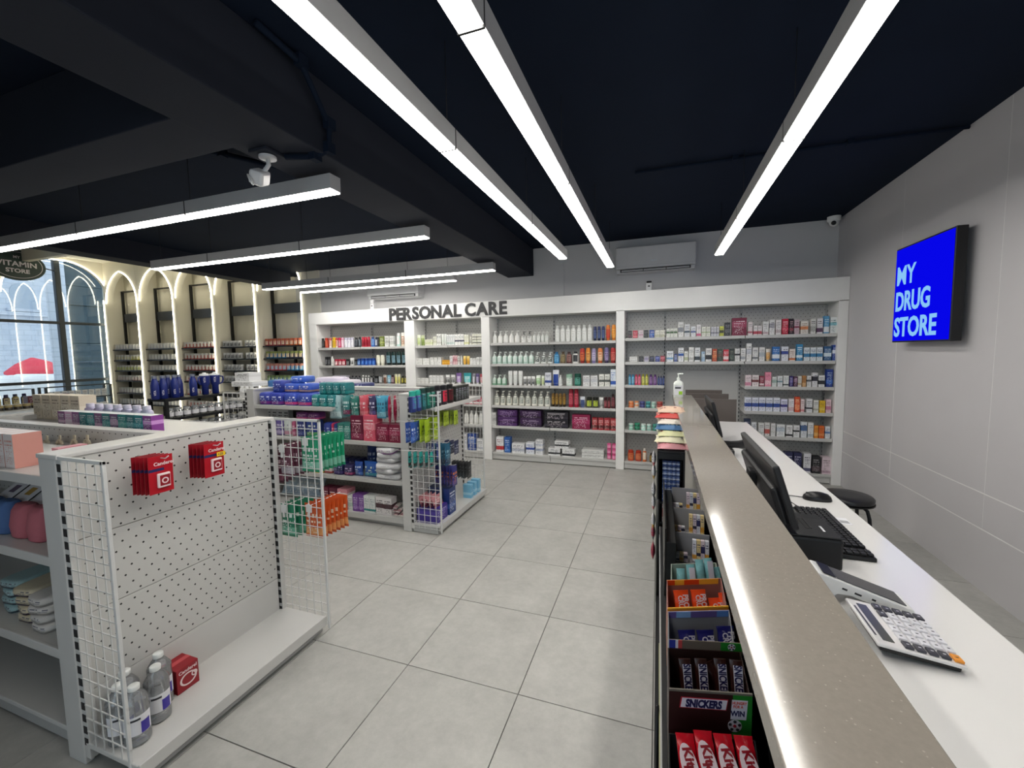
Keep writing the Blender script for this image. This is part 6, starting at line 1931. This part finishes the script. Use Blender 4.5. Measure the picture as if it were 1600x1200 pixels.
def onplate(nm, u, w, du, dw, h, m, txt=None):
    """u: along X from the display edge, w: along Y (left of the clerk is -Y...); placed on the tilted top"""
    z0_ = .0262 + .004
    px_ = u * math.cos(TL) + (z0_ - .0262 + h / 2) * math.sin(TL)
    pz_ = .0262 + .004 * math.cos(TL) + h / 2 - u * math.sin(TL)
    o_ = rot_part(nm, ca, box_mesh(du, dw, h, m, min(.0015, h * .3)), (px_, w, pz_), (0, TL, 0))
    return o_


onplate('display', -.051, 0.0, .022, .150, .001, mat('grey_lcd', '55564f', .2))
onplate('display_frame_line', -.070, 0.0, .004, .12, .0008, M_KDK)
for r_ in range(5):
    for c_ in range(6):
        u_, w_ = -.018 + r_ * .0215, .075 - c_ * .030
        dk = (c_ == 0) or (r_ == 0 and c_ == 1) or (c_ == 5 and 1 <= r_ <= 3) or (c_ == 5 and r_ == 0)
        orange = (c_ == 5 and r_ == 4)
        k_ = onplate('key', u_, w_, .0165, .023, .006, M_KOR if orange else (M_KDK if dk else M_KLT))
        g_ = link('key_mark', box_mesh(.005, .003, .0004, M_INK if not dk else M_KLT), None)
        g_.parent = k_
        g_.location = (0, 0, .0032)

# round stool
stl = thing('stool', 'round black padded stool with bent tube legs behind the counter', 'stool', (1.40, 3.86, 0))
link('seat', lathe_mesh([(.15, 0, 0), (.168, .006, 0), (.17, .03, 0), (.158, .042, 0), (.08, .046, 0)], [mat('black_vinyl', (0.012, 0.012, 0.014), .35)], 28), stl, (1.40, 3.86, .41))
link('seat_ring', lathe_mesh([(.150, 0, 0), (.172, .001, 0), (.172, .010, 0), (.150, .011, 0)], [M_BLACK], 28), stl, (1.40, 3.86, .398))
for k in range(4):
    a = math.pi / 4 + k * math.pi / 2
    c_, s_ = math.cos(a), math.sin(a)
    tube('leg', stl, [(1.40 + .02 * c_, 3.86 + .02 * s_, .390), (1.40 + .10 * c_, 3.86 + .10 * s_, .388), (1.40 + .135 * c_, 3.86 + .135 * s_, .365), (1.40 + .15 * c_, 3.86 + .15 * s_, .31), (1.40 + .185 * c_, 3.86 + .185 * s_, .0)], .0125, M_BLACK, 10)

# ================================================================ WALL SIGN, AIR CONDITIONERS, CAMERAS
sg = thing('wall_sign', 'blue lit sign box reading my drug store on the right wall', 'sign', (1.95, 4.1, 2.0))
SXF, SY0, SY1, SZ0, SZ1 = 1.89, 3.727, 4.485, 1.629, 2.405
box('case', sg, SXF + .002, 1.955, SY0, SY1, SZ0, SZ1, M_BLACK, .003)
box('wall_bracket', sg, 1.9551, 1.9995, SY0 + .1, SY1 - .1, SZ0 + .15, SZ1 - .15, M_BLACKM)
box('screen', sg, SXF, SXF + .0018, SY0 + .012, SY1 - .008, SZ0 + .012, SZ1 - .012, emit('blue_screen', (0.002, 0.002, 0.80), 1.0))
M_SIGNT = emit('pale_blue_letters', (0.26, 0.58, 0.95), .95)
for s_, zf, wf_ in (('MY', .297, .35), ('DRUG', .567, .62), ('STORE', .838, .755)):
    H_ = SZ1 - SZ0
    me = text_mesh(s_, .214, M_SIGNT, .002, .0032 if s_ == 'MY' else .0058, 1.0, 0, False)
    xs_ = [q.co.x for q in me.vertices]
    o_ = link('lettering', me, sg, (SXF - .0015, SY1 - .030, SZ1 - zf * H_), R_LEFT)
    o_.scale = ((wf_ * (SY1 - SY0)) / (max(xs_) - min(xs_)) * 1.0, 1, 1)

M_ACW = mat('white_ac_plastic', (0.62, 0.62, 0.63), .35)


def aircon(label, x0, x1, z0, z1):
    t = thing('air_conditioner', label, 'air conditioner', ((x0 + x1) / 2, BY - .1, z0))
    y0_ = BY - .21
    box('body', t, x0, x1, y0_, BY - .001, z0 + .05, z1, M_ACW, .012)
    box('outlet', t, x0 + .01, x1 - .01, y0_ + .02, BY - .001, z0, z0 + .0495, M_ACW, .006)
    box('outlet_slot', t, x0 + .06, x1 - .06, y0_ + .012, y0_ + .0195, z0 + .008, z0 + .046, M_DARK)
    for k in range(3):
        a = x0 + .07 + (x1 - x0 - .14) * k / 3
        b = x0 + .07 + (x1 - x0 - .14) * (k + 1) / 3
        box('louver', t, a + .004, b - .004, y0_ + .004, y0_ + .011, z0 + .014, z0 + .036, M_ALU, .002)
    box('front_line', t, x0 + .005, x1 - .005, y0_ - .0012, y0_ - .0002, z0 + .082, z0 + .085, M_ALU)
    box('badge', t, (x0 + x1) / 2 - .05, (x0 + x1) / 2 + .03, y0_ - .0015, y0_ - .0002, z0 + .13, z0 + .15, mat('pale_badge', 'd0d4d8', .3))
    return t


aircon('white wall air conditioner under the ceiling above the right wall bay', -.552, .438, 2.62, 2.955)
aircon('white air conditioner half hidden behind the cross lights above the sign', -4.56, -3.60, 2.50, 2.82)

dm = thing('dome_camera', 'white dome security camera in the corner under the ceiling', 'camera', (1.90, 5.93, 3.1))
link('base', lathe_mesh([(.062, 0, 0), (.066, .004, 0), (.066, .05, 0), (.05, .054, 0)], [M_WHITE], 22), dm, (1.90, 5.93, 3.045))
link('dome', lathe_mesh([(.012, -.058, 0), (.036, -.046, 0), (.048, -.02, 0), (.05, 0, 0)], [M_WHITE], 20), dm, (1.90, 5.93, 3.044))
link('lens', lathe_mesh([(.024, 0, 0), (.024, .012, 0), (.014, .02, 0)], [M_BLACK], 16), dm, (1.885, 5.886, 3.016), (math.pi / 2 + .35, 0, -.3))

cp = at(418, 240, Z=2.705)
sc = thing('spot_camera', 'white swivel security camera hanging under the ceiling beam', 'camera', (cp.x, cp.y, 2.711))
box('plate', sc, cp.x - .065, cp.x + .065, cp.y - .065, cp.y + .065, 2.694, 2.711, M_BEAM, .004)
link('rose', lathe_mesh([(.035, 0, 0), (.044, .004, 0), (.044, .016, 0), (.03, .02, 0)], [M_ACW], 20), sc, (cp.x, cp.y, 2.673))
tube('arm', sc, [(cp.x, cp.y, 2.674), (cp.x + .004, cp.y, 2.645), (cp.x - .002, cp.y - .012, 2.622), (cp.x - .02, cp.y - .02, 2.60)], .011, M_ACW, 10)
hd_ = link('head', box_mesh(.075, .095, .075, M_ACW, .014), sc, (cp.x - .035, cp.y - .028, 2.575), (.5, .35, .5))
link('lens_ring', lathe_mesh([(.026, 0, 0), (.03, .006, 0), (.02, .008, 0)], [M_STEELG], 16), sc, (cp.x - .052, cp.y - .066, 2.553), (math.pi / 2 + .5, .2, -.5))

for i, (px, py, lab) in enumerate(((583, 489, 'small white signal box standing on the unit top above the left bay'), (1014, 453, 'small white and black device on the unit top below the air conditioner'))):
    zt = 2.305 + (.067) * ((at(px, py, Y=5.76).x + 5.655) / 7.65)
    P = at(px, py, Y=5.76)
    t = thing('signal_box', lab, 'device', (P.x, 5.76, zt))
    box('body', t, P.x - .035, P.x + .035, 5.735, 5.785, zt + .0006, zt + .10, M_ACW, .008)
    box('cap', t, P.x - .032, P.x + .032, 5.738, 5.782, zt + .1003, zt + (.16 if i == 0 else .125), M_ACW if i == 0 else M_BLACK, .01)
    box('indicator', t, P.x - .012, P.x + .012, 5.7336, 5.7348, zt + .05, zt + .065, M_BLACK)

# ================================================================ ARCHED ALCOVES: black racks of supplement jars
AZ = [1.785, 1.545, 1.31, 1.08, .80, .545]
M_SLATE = mat('slate_blue_panel', (0.045, 0.055, 0.075), .5)
sets = {1: [('d8d8e4', 'f'), ('e0e0dc', 'y'), ('dfe3c8', 'l'), ('e2d8d8', 'p'), ('d8c8d0', 'w'), ('dcdce0', 'w')],
        2: [('dcdce6', 'w'), ('d8d8dc', 'w'), ('dcdcdc', 'w'), ('d0d4e0', 'w'), ('dcdcdc', 'w'), ('d8d8dc', 'w')],
        3: [('d0502c', 'r'), ('cc4a3a', 'r'), ('d0483a', 'r'), ('c84038', 'r'), ('d85048', 'r'), ('c84038', 'r')],
        4: [('d8d8d8', 'k'), ('d4d4d4', 'k'), ('d8d8d8', 'k'), ('d4d4d4', 'k')],
        5: [('b83a3c', 'o'), ('2a78a8', 'n'), ('d8505a', 'b'), ('2458a0', 'g')]}
alt = {'f': ('dcdce6', 'e8e8ee'), 'y': ('d8d040', 'e8e4c0'), 'l': ('e0e0da', 'd8e08a'), 'p': ('e0b8b4', 'e8dcdc'), 'w': ('d8d8dc', 'e8e8ea'), 'r': ('d04a38', 'e8dcd8'), 'k': ('dcdcdc', '5a5c60'),
       'o': ('d86a24', 'e8c0a0'), 'n': ('2c3050', '8ac0d8'), 'b': ('2a80c0', 'a8d0e8'), 'g': ('58a058', 'c8e0c0')}
lidc = {1: 'e8e8e6', 2: 'e8e8e6', 3: 'e8e4e2', 4: 'eaeaea', 5: 'd8a890'}
ANM = ['', 'leftmost', 'second', 'third', 'fourth', 'rightmost']
for k in range(1, 6):
    xl, xr = AX[k - 1] + PW + .012, AX[k] - .012
    t = thing('alcove_rack', 'black metal rack with slate band in the ' + ANM[k] + ' arched alcove', 'rack', ((xl + xr) / 2, 6.25, 0), 'racks in the arched alcoves')
    xc = (xl + xr) / 2
    for x, zt in ((xl + .03, 3.13), (xr - .03, 3.13), (xc, 1.80)):
        box('upright', t, x - .022, x + .022, 6.33, 6.37, 0, zt, M_BLACKM)
    box('top_bar', t, xl + .052, xr - .052, 6.335, 6.365, 3.10, 3.13, M_BLACKM)
    box('slate_band', t, xl + .052, xr - .052, 6.34, 6.36, 2.42, 2.61, M_SLATE)
    for z in AZ:
        s_ = box('shelf', t, xl, xr, 6.09, 6.329, z - .022, z, M_BLACKM)
    n = 10
    for r_, (c1, al) in enumerate(sets[k]):
        z = AZ[r_]
        a2 = alt[al]
        pt = (xr - xl - .03) / n
        for i in range(n):
            if k == 4 and i == 5:
                continue
            second = i >= 5
            cc = a2[0] if second else c1
            h_ = .12 if k != 5 else .135
            prod('jar', (xl + .015 + pt * (i + .5), 6.15, z + .0005), (pt * .9, pt * .9, h_), cc, a2[1] if al not in 'on' else 'e8d0b8', '5a5a60' if False else lidc[k] if k != 5 else ['b85a3a', '8a9450', 'c08070', '7a9060'][r_],
                 short(({'d': 'white', 'e': 'white', 'c': 'red', 'b': 'red', '2': 'blue'}.get(cc[0], 'white') if k not in (3, 5) else ('red' if k == 3 else {'b': 'dark red', 'd': 'orange red', '2': 'blue', '5': 'green'}[cc[0]])) + ' supplement jar, ' + ORD[i] + ' of ten from left, ' + ['top', 'second', 'third', 'fourth', 'fifth', 'sixth'][r_] + ' shelf of ' + ANM[k] + ' alcove'),
                 'supplement jars on the ' + ['top', 'second', 'third', 'fourth', 'fifth', 'sixth'][r_] + ' shelf of the ' + ANM[k] + ' alcove')

# ================================================================ BLACK TABLE OF FLASKS AND JARS
TX0, TX1, TY0, TY1 = -5.32, -5.03, 3.02, 3.95
bt = thing('tiered_table', 'black metal three tier table of blue flasks and clear jars', 'table', (-5.17, 3.5, 0))
for x in (TX0, TX1 - .03):
    for y in (TY0, TY1 - .03):
        box('leg', bt, x, x + .03, y, y + .03, 0, 1.12, M_BLACKM, .002)
for z in (1.15, .935, .76):
    box('shelf', bt, TX0 - .004, TX1 + .004, TY0 - .004, TY1 + .004, z - .03, z, M_BLACKM, .002)
M_FLASK = mat('royal_navy_flask', '1c2a72', .3)
M_FCAP = mat('steel_flask_cap', '8a90a0', .3, metal=.6)
fl_me = lathe_mesh([(.034, 0, 0), (.038, .006, 0), (.038, .15, 0), (.030, .19, 0), (.021, .215, 0), (.021, .225, 1), (.023, .226, 1), (.023, .25, 1), (.018, .254, 1)], [M_FLASK, M_FCAP], 16)
for i, (px, dx) in enumerate(((243, 0), (256, .0), (264, -.09), (274, .0), (281, -.08), (303, 0))):
    P = at(px, 618, X=-5.12 + dx)
    t = thing('flask', 'navy blue flask with white mark, ' + ORD[i] + ' of six from left on the black table', 'flask', (P.x, P.y, 1.1503), 'navy flasks on the black table')
    link('body', fl_me, t, (P.x, P.y, 1.1503))
    o_ = link('mark', text_mesh('VITA', .026, M_LOGOW, .0006, .0006), t, (P.x + .0385 * math.cos(.6), P.y - .0385 * math.sin(.6), 1.1503 + .07), (math.pi / 2, math.pi / 2 * 0, math.pi / 2 - .6))
    o_.rotation_euler = (math.pi / 2, -math.pi / 2, math.pi / 2 - .6)
mug_me = lathe_mesh([(.032, 0, 0), (.036, .004, 0), (.036, .10, 0), (.05, .125, 0), (.053, .22, 0), (.053, .225, 1), (.05, .245, 1), (.02, .25, 1), (.018, .262, 1)], [M_FLASK, M_CAP], 18)
for i, (px, sd) in enumerate(((321, -1), (337, 1))):
    P = at(px, 612, X=-5.14)
    t = thing('tumbler', 'navy tumbler with handle, ' + ['left', 'right'][i] + ' of the two on the black table', 'tumbler', (P.x, P.y, 1.1503), 'navy tumblers on the black table')
    link('body', mug_me, t, (P.x, P.y, 1.1503))
    dy = sd
    tube('handle', t, [(P.x + .02, P.y + dy * .05, 1.36), (P.x + .02, P.y + dy * .085, 1.355), (P.x + .02, P.y + dy * .09, 1.32), (P.x + .02, P.y + dy * .075, 1.28), (P.x + .01, P.y + dy * .045, 1.268)], .009, M_FLASK, 8)
    o_ = link('mark', text_mesh('VITA', .03, M_LOGOW, .0006, .0006), t, (P.x + .053 * math.cos(.6), P.y - .053 * math.sin(.6), 1.1503 + .175))
    o_.rotation_euler = (math.pi / 2, -math.pi / 2, math.pi / 2 - .6)
M_JLID = mat('silver_jar_lid', 'b8bcc0', .3, metal=.5)
cj_me = lathe_mesh([(.034, 0, 0), (.038, .004, 0), (.038, .075, 0), (.032, .085, 1), (.034, .086, 1), (.034, .105, 1), (.03, .108, 1)], [M_PET, M_JLID], 14)
jl_me = arc_label(.0385, .018, .062, -2.2, 1.2, M_LAB, 10)
for z, nm in ((.935, 'middle'), (.76, 'lowest')):
    for i in range(10):
        y = TY0 + .06 + .09 * i
        t = thing('glass_jar', short('small clear lidded jar, ' + ORD[i] + ' of ten from near end, ' + nm + ' tier of black table'), 'jar', (TX1 - .05, y, z + .0004), 'clear jars on the ' + nm + ' tier of the black table')
        link('body', cj_me, t, (TX1 - .05, y, z + .0004))
        link('label', jl_me, t, (TX1 - .05, y, z + .0004))

# goods of the far endcap: stacked white cartons
for i, (px, py, z, sz, d_) in enumerate(((384, 594, 1.2625, (.30, .2, .055), 'flat white carton lying on the far endcap top'), (382, 575, 1.318, (.2, .16, .10), 'upright white carton stacked on the flat one at the far endcap'))):
    prod('carton', (at(px, 600, Y=3.45).x, 3.5, z), sz, 'dedede', 'd0d0d0', '444', d_, None, .05)
for i in range(3):
    prod('bottle', (-4.32 + .07 * i, 3.36, 1.1455), (.06, .05, .13), 'dcdcda', 'c8c8c8', 'e0e0de', 'white bottle, ' + ORD[i] + ' of three from left, upper shelf of far endcap', 'white bottles on the far endcap')
for i in range(4):
    prod('jar', (-4.34 + .075 * i, 3.36, .8805), (.065, .065, .11), '3a3a3c', '888a8c', 'dcdcda', 'black jar with white lid, ' + ORD[i] + ' of four from left, lower shelf of far endcap', 'black jars on the far endcap')

# ================================================================ BY THE WINDOW
wr2 = thing('window_rack', 'dark frame rack of small white cartons under the window mullion', 'rack', (-10.6, 4.9, 0))
for y in (4.40, 5.36):
    for x in (-10.78, -10.57):
        box('post', wr2, x - .016, x + .016, y - .016, y + .016, 0, 1.08, M_MULL)
for z in (1.08, .84, .6):
    box('rail', wr2, -10.584, -10.56, 4.417, 5.343, z - .012, z + .012, M_MULL)
    box('shelf', wr2, -10.76, -10.585, 4.417, 5.343, z - .01, z, M_MULL)
for i in range(9):
    prod('carton', (-10.64, 4.47 + .1 * i, .8405), (.078, .06, .15), 'e0e4ea', 'c8d0dc', '667', 'small white carton, ' + ORD[i] + ' of nine from left, on the window rack', 'small white cartons on the window rack', math.pi / 2)
for i in range(4):
    prod('carton', (-10.64, 4.85 + .13 * i, .6005), (.1, .06, .12), 'dfe2e8', 'b8c0cc', '667', 'low white carton, ' + ORD[i] + ' of four from left, lower shelf of the window rack', 'low white cartons on the window rack', math.pi / 2)
wr3 = thing('window_rack', 'dark rack of dark and yellow bottles at the left picture edge by the window', 'rack', (-10.6, 3.9, 0))
for y in (3.3, 4.24):
    box('post', wr3, -10.6, -10.57, y - .015, y + .015, 0, 1.08, M_MULL)
for z in (1.08, .76, .5):
    box('shelf', wr3, -10.8, -10.58, 3.316, 4.224, z - .012, z, M_MULL)
for i in range(8):
    prod('bottle', (-10.66, 3.38 + .11 * i, .7605), (.09, .06, .24), ['c8b868', '4a3a38', 'b8a860', '3a3440'][i % 4], 'd8cca0', ['2a2a4a', '28205a'][i % 2], short(['pale gold', 'dark brown'][i % 2] + ' bottle, ' + ORD[i] + ' of eight from left on the dark window rack'), 'bottles on the dark window rack', math.pi / 2)
dt = thing('display_table', 'long white display table in front of the window racks', 'table', (-8.4, 3.3, 0))
box('top', dt, -9.2, -7.6, 2.6, 3.9, .90, .93, M_WHITE, .004)
for x in (-9.1, -7.7):
    box('trestle', dt, x - .02, x + .02, 2.7, 3.8, 0, .899, M_WHITE)
for i in range(3):
    prod('carton', (-8.5, 3.39 + .155 * i, .9305), (.14, .12, .15), '5a1c2c', '7a3a48', 'e0d0d4', 'maroon carton with white edge, ' + ORD[i] + ' of three from left on the display table', 'maroon cartons on the display table', math.pi / 2)
for i in range(5):
    prod('tin', (-8.2, 2.95 + .085 * i, .9305), (.08, .08, .07), '3a342c', '3a342c', 'b8a878', 'dark and gold tin, ' + ORD[i] + ' of five from left on the display table', 'dark gold tins on the display table')

# oval hanging sign
M_SIGNG = mat('dark_green_sign', (0.020, 0.045, 0.045), .4)
P = at(26, 414, X=-11.78)
hsg = thing('hanging_sign', 'dark green oval hanging sign reading vitamin store inside the window', 'sign', P)
o_ = link('oval', lathe_mesh([(.40, 0, 0), (.41, .01, 0), (.41, .03, 0), (.40, .04, 0)], [M_SIGNG], 36, 1, .72, False), hsg, (P.x - .02, P.y, P.z))
o_.rotation_euler = R_RIGHT
link('border', annulus(.36, .35, M_LOGOW, 36, .70), hsg, (P.x + .0205, P.y, P.z), R_RIGHT)
link('lettering', text_mesh('VITAMIN', .135, M_LOGOW, .003, .003, 1.05), hsg, (P.x + .022, P.y, P.z + .02), R_RIGHT)
link('lettering', text_mesh('STORE', .105, M_LOGOW, .003, .003, 1.05), hsg, (P.x + .022, P.y, P.z - .11), R_RIGHT)
link('lettering', text_mesh('MY', .07, M_LOGOW, .003, .001), hsg, (P.x + .022, P.y, P.z + .15), R_RIGHT)
tube('bracket', hsg, [(P.x, P.y + .40, P.z), (P.x - .08, P.y + .52, P.z), (LX + .055, 5.30, P.z)], .012, M_MULL, 6)

# ================================================================ OUTSIDE
gr = struct(link('pavement', box_mesh(26, 40, .1, mat('pale_paving', (0.62, 0.60, 0.57), .8, bump=.2, bscale=6)), None, (LX - 13.2, 8, -.06)))


def stone_mat(name, c0, c1, sc):
    if name in MATS:
        return MATS[name]
    m, nt, p = base_mat(name)
    tc = N(nt, 'ShaderNodeTexCoord')
    mp = N(nt, 'ShaderNodeMapping')
    mp.inputs['Rotation'].default_value = (math.pi / 2, 0, math.pi / 2)
    nt.links.new(tc.outputs['Object'], mp.inputs['Vector'])
    sp = N(nt, 'ShaderNodeSeparateXYZ')
    nt.links.new(tc.outputs['Object'], sp.inputs[0])
    cb = N(nt, 'ShaderNodeCombineXYZ')
    nt.links.new(sp.outputs[1], cb.inputs[0])
    nt.links.new(sp.outputs[2], cb.inputs[1])
    br = N(nt, 'ShaderNodeTexBrick')
    br.inputs['Scale'].default_value = sc
    br.inputs['Mortar Size'].default_value = .015
    br.inputs['Color1'].default_value = (*c0, 1)
    br.inputs['Color2'].default_value = (*c1, 1)
    br.inputs['Mortar'].default_value = (*(v * .88 for v in c0), 1)
    nt.links.new(cb.outputs[0], br.inputs['Vector'])
    nz = N(nt, 'ShaderNodeTexNoise')
    nz.inputs['Scale'].default_value = 3
    nz.inputs['Detail'].default_value = 6
    nt.links.new(tc.outputs['Object'], nz.inputs['Vector'])
    mx = N(nt, 'ShaderNodeMix')
    mx.data_type = 'RGBA'
    mx.blend_type = 'MULTIPLY'
    mx.inputs[0].default_value = 1
    nt.links.new(br.outputs['Color'], mx.inputs[6])
    nt.links.new(mixc(nt, nz.outputs['Fac'], (.72, .74, .78), (1.0, 1.0, 1.0)), mx.inputs[7])
    nt.links.new(mx.outputs[2], p.inputs['Base Color'])
    p.inputs['Roughness'].default_value = .85
    MATS[name] = m
    return m


M_STONE = stone_mat('pale_limestone', (0.56, 0.61, 0.69), (0.63, 0.67, 0.74), 1.1)
M_STONED = stone_mat('shaded_teal_stone', (0.055, 0.085, 0.10), (0.075, 0.11, 0.125), 1.4)  # shade on this wall is put into the dark stone colour
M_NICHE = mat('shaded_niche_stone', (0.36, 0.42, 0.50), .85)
FX = -27.0
fc = thing('stone_building', 'pale stone building with arched niches across the street outside the window', 'building', (FX, 12, 0))
box('wall', fc, FX - .6, FX, -6, 22, 0, 14, M_STONE)
for z in (3.55, 5.9, 8.4):
    box('string_course', fc, FX, FX + .14, -6, 22, z, z + .16, M_STONE)
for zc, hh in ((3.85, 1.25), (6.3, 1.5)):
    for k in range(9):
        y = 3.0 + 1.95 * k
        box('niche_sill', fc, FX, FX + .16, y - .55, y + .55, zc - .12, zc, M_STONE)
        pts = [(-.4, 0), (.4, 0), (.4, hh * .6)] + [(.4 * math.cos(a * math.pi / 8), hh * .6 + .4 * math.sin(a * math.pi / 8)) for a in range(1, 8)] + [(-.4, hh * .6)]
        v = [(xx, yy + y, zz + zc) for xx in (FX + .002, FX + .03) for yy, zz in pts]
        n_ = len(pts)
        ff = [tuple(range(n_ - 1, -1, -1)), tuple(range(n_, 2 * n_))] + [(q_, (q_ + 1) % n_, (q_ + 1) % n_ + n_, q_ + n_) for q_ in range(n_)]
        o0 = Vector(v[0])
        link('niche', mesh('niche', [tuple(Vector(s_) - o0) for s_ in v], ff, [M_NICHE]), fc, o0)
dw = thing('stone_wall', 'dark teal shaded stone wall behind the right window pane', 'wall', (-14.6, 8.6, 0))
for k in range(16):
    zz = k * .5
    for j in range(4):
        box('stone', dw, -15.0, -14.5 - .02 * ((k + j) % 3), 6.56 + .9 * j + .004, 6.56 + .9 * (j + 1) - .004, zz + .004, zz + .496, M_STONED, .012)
cl = thing('pale_column', 'pale blue white pilaster outside beside the window mullion', 'column', (-14.5, 6.35, 0))
box('shaft', cl, -14.44, -14.35, at(76, 500, X=-14.4).y, 6.55, .3, 8, M_STONE, .02)
box('plinth', cl, -14.47, -14.3, at(76, 500, X=-14.4).y - .03, 6.555, 0, .299, M_STONE, .02)

P = at(52, 570, X=-21.5)
pz = thing('parasol', 'tilted red market parasol outside the window', 'parasol', (P.x, P.y, 0))
M_PARA = mat('coral_red_canvas', (0.75, 0.06, 0.09), .7)
rings = [ring(.74, .74, -.26, 8), ring(.73, .73, -.18, 8), ring(.42, .42, .08, 8), ring(.05, .05, .26, 8)]
cn = link('canopy', loft(rings, [M_PARA], [0] * 3, False), pz, (P.x, P.y, P.z))
cn.rotation_euler = (.16, .16, 0)
tube('pole', pz, [(P.x, P.y, 0), (P.x, P.y, P.z + .1)], .025, M_WHITE, 8)
link('base', lathe_mesh([(.25, 0, 0), (.25, .08, 0), (.06, .1, 0)], [M_STEELG], 14), pz, (P.x, P.y, .0))
M_SHEET = mat('white_cloth_cover', (0.88, 0.87, 0.86), .8, bump=.3, bscale=8)
random.seed(5)
for i, (ya, yb, x, zt, d_) in enumerate(((5.6, 8.6, -18.5, 1.14, 'white cloth covered market stall left of the parasol'), (9.9, 11.5, -19.5, 1.12, 'white cloth covered market stall right of the parasol'))):
    t = thing('market_stall', d_ + ' outside the window', 'stall', (x, (ya + yb) / 2, 0))
    v, f = [], []
    nx_, ny_ = 8, 12
    for a in range(nx_ + 1):
        for b in range(ny_ + 1):
            u_, w_ = a / nx_, b / ny_
            edge = min(1, 6 * min(u_, 1 - u_, w_, 1 - w_))
            v.append((-.8 + 1.6 * u_, (yb - ya) * (w_ - .5), (zt - .25 + .2 * math.sin(3 * w_ + i) + random.uniform(-.07, .07)) * (.15 + .85 * edge)))
    for a in range(nx_):
        for b in range(ny_):
            q_ = a * (ny_ + 1) + b
            f.append((q_, q_ + ny_ + 1, q_ + ny_ + 2, q_ + 1))
    o_ = link('cloth_cover', mesh('cover', v, f, [M_SHEET], None, True), t, (x, (ya + yb) / 2, 0))
    box('stall_frame', t, x - .6, x + .6, ya + .2, yb - .2, 0, .5, M_STEELG)
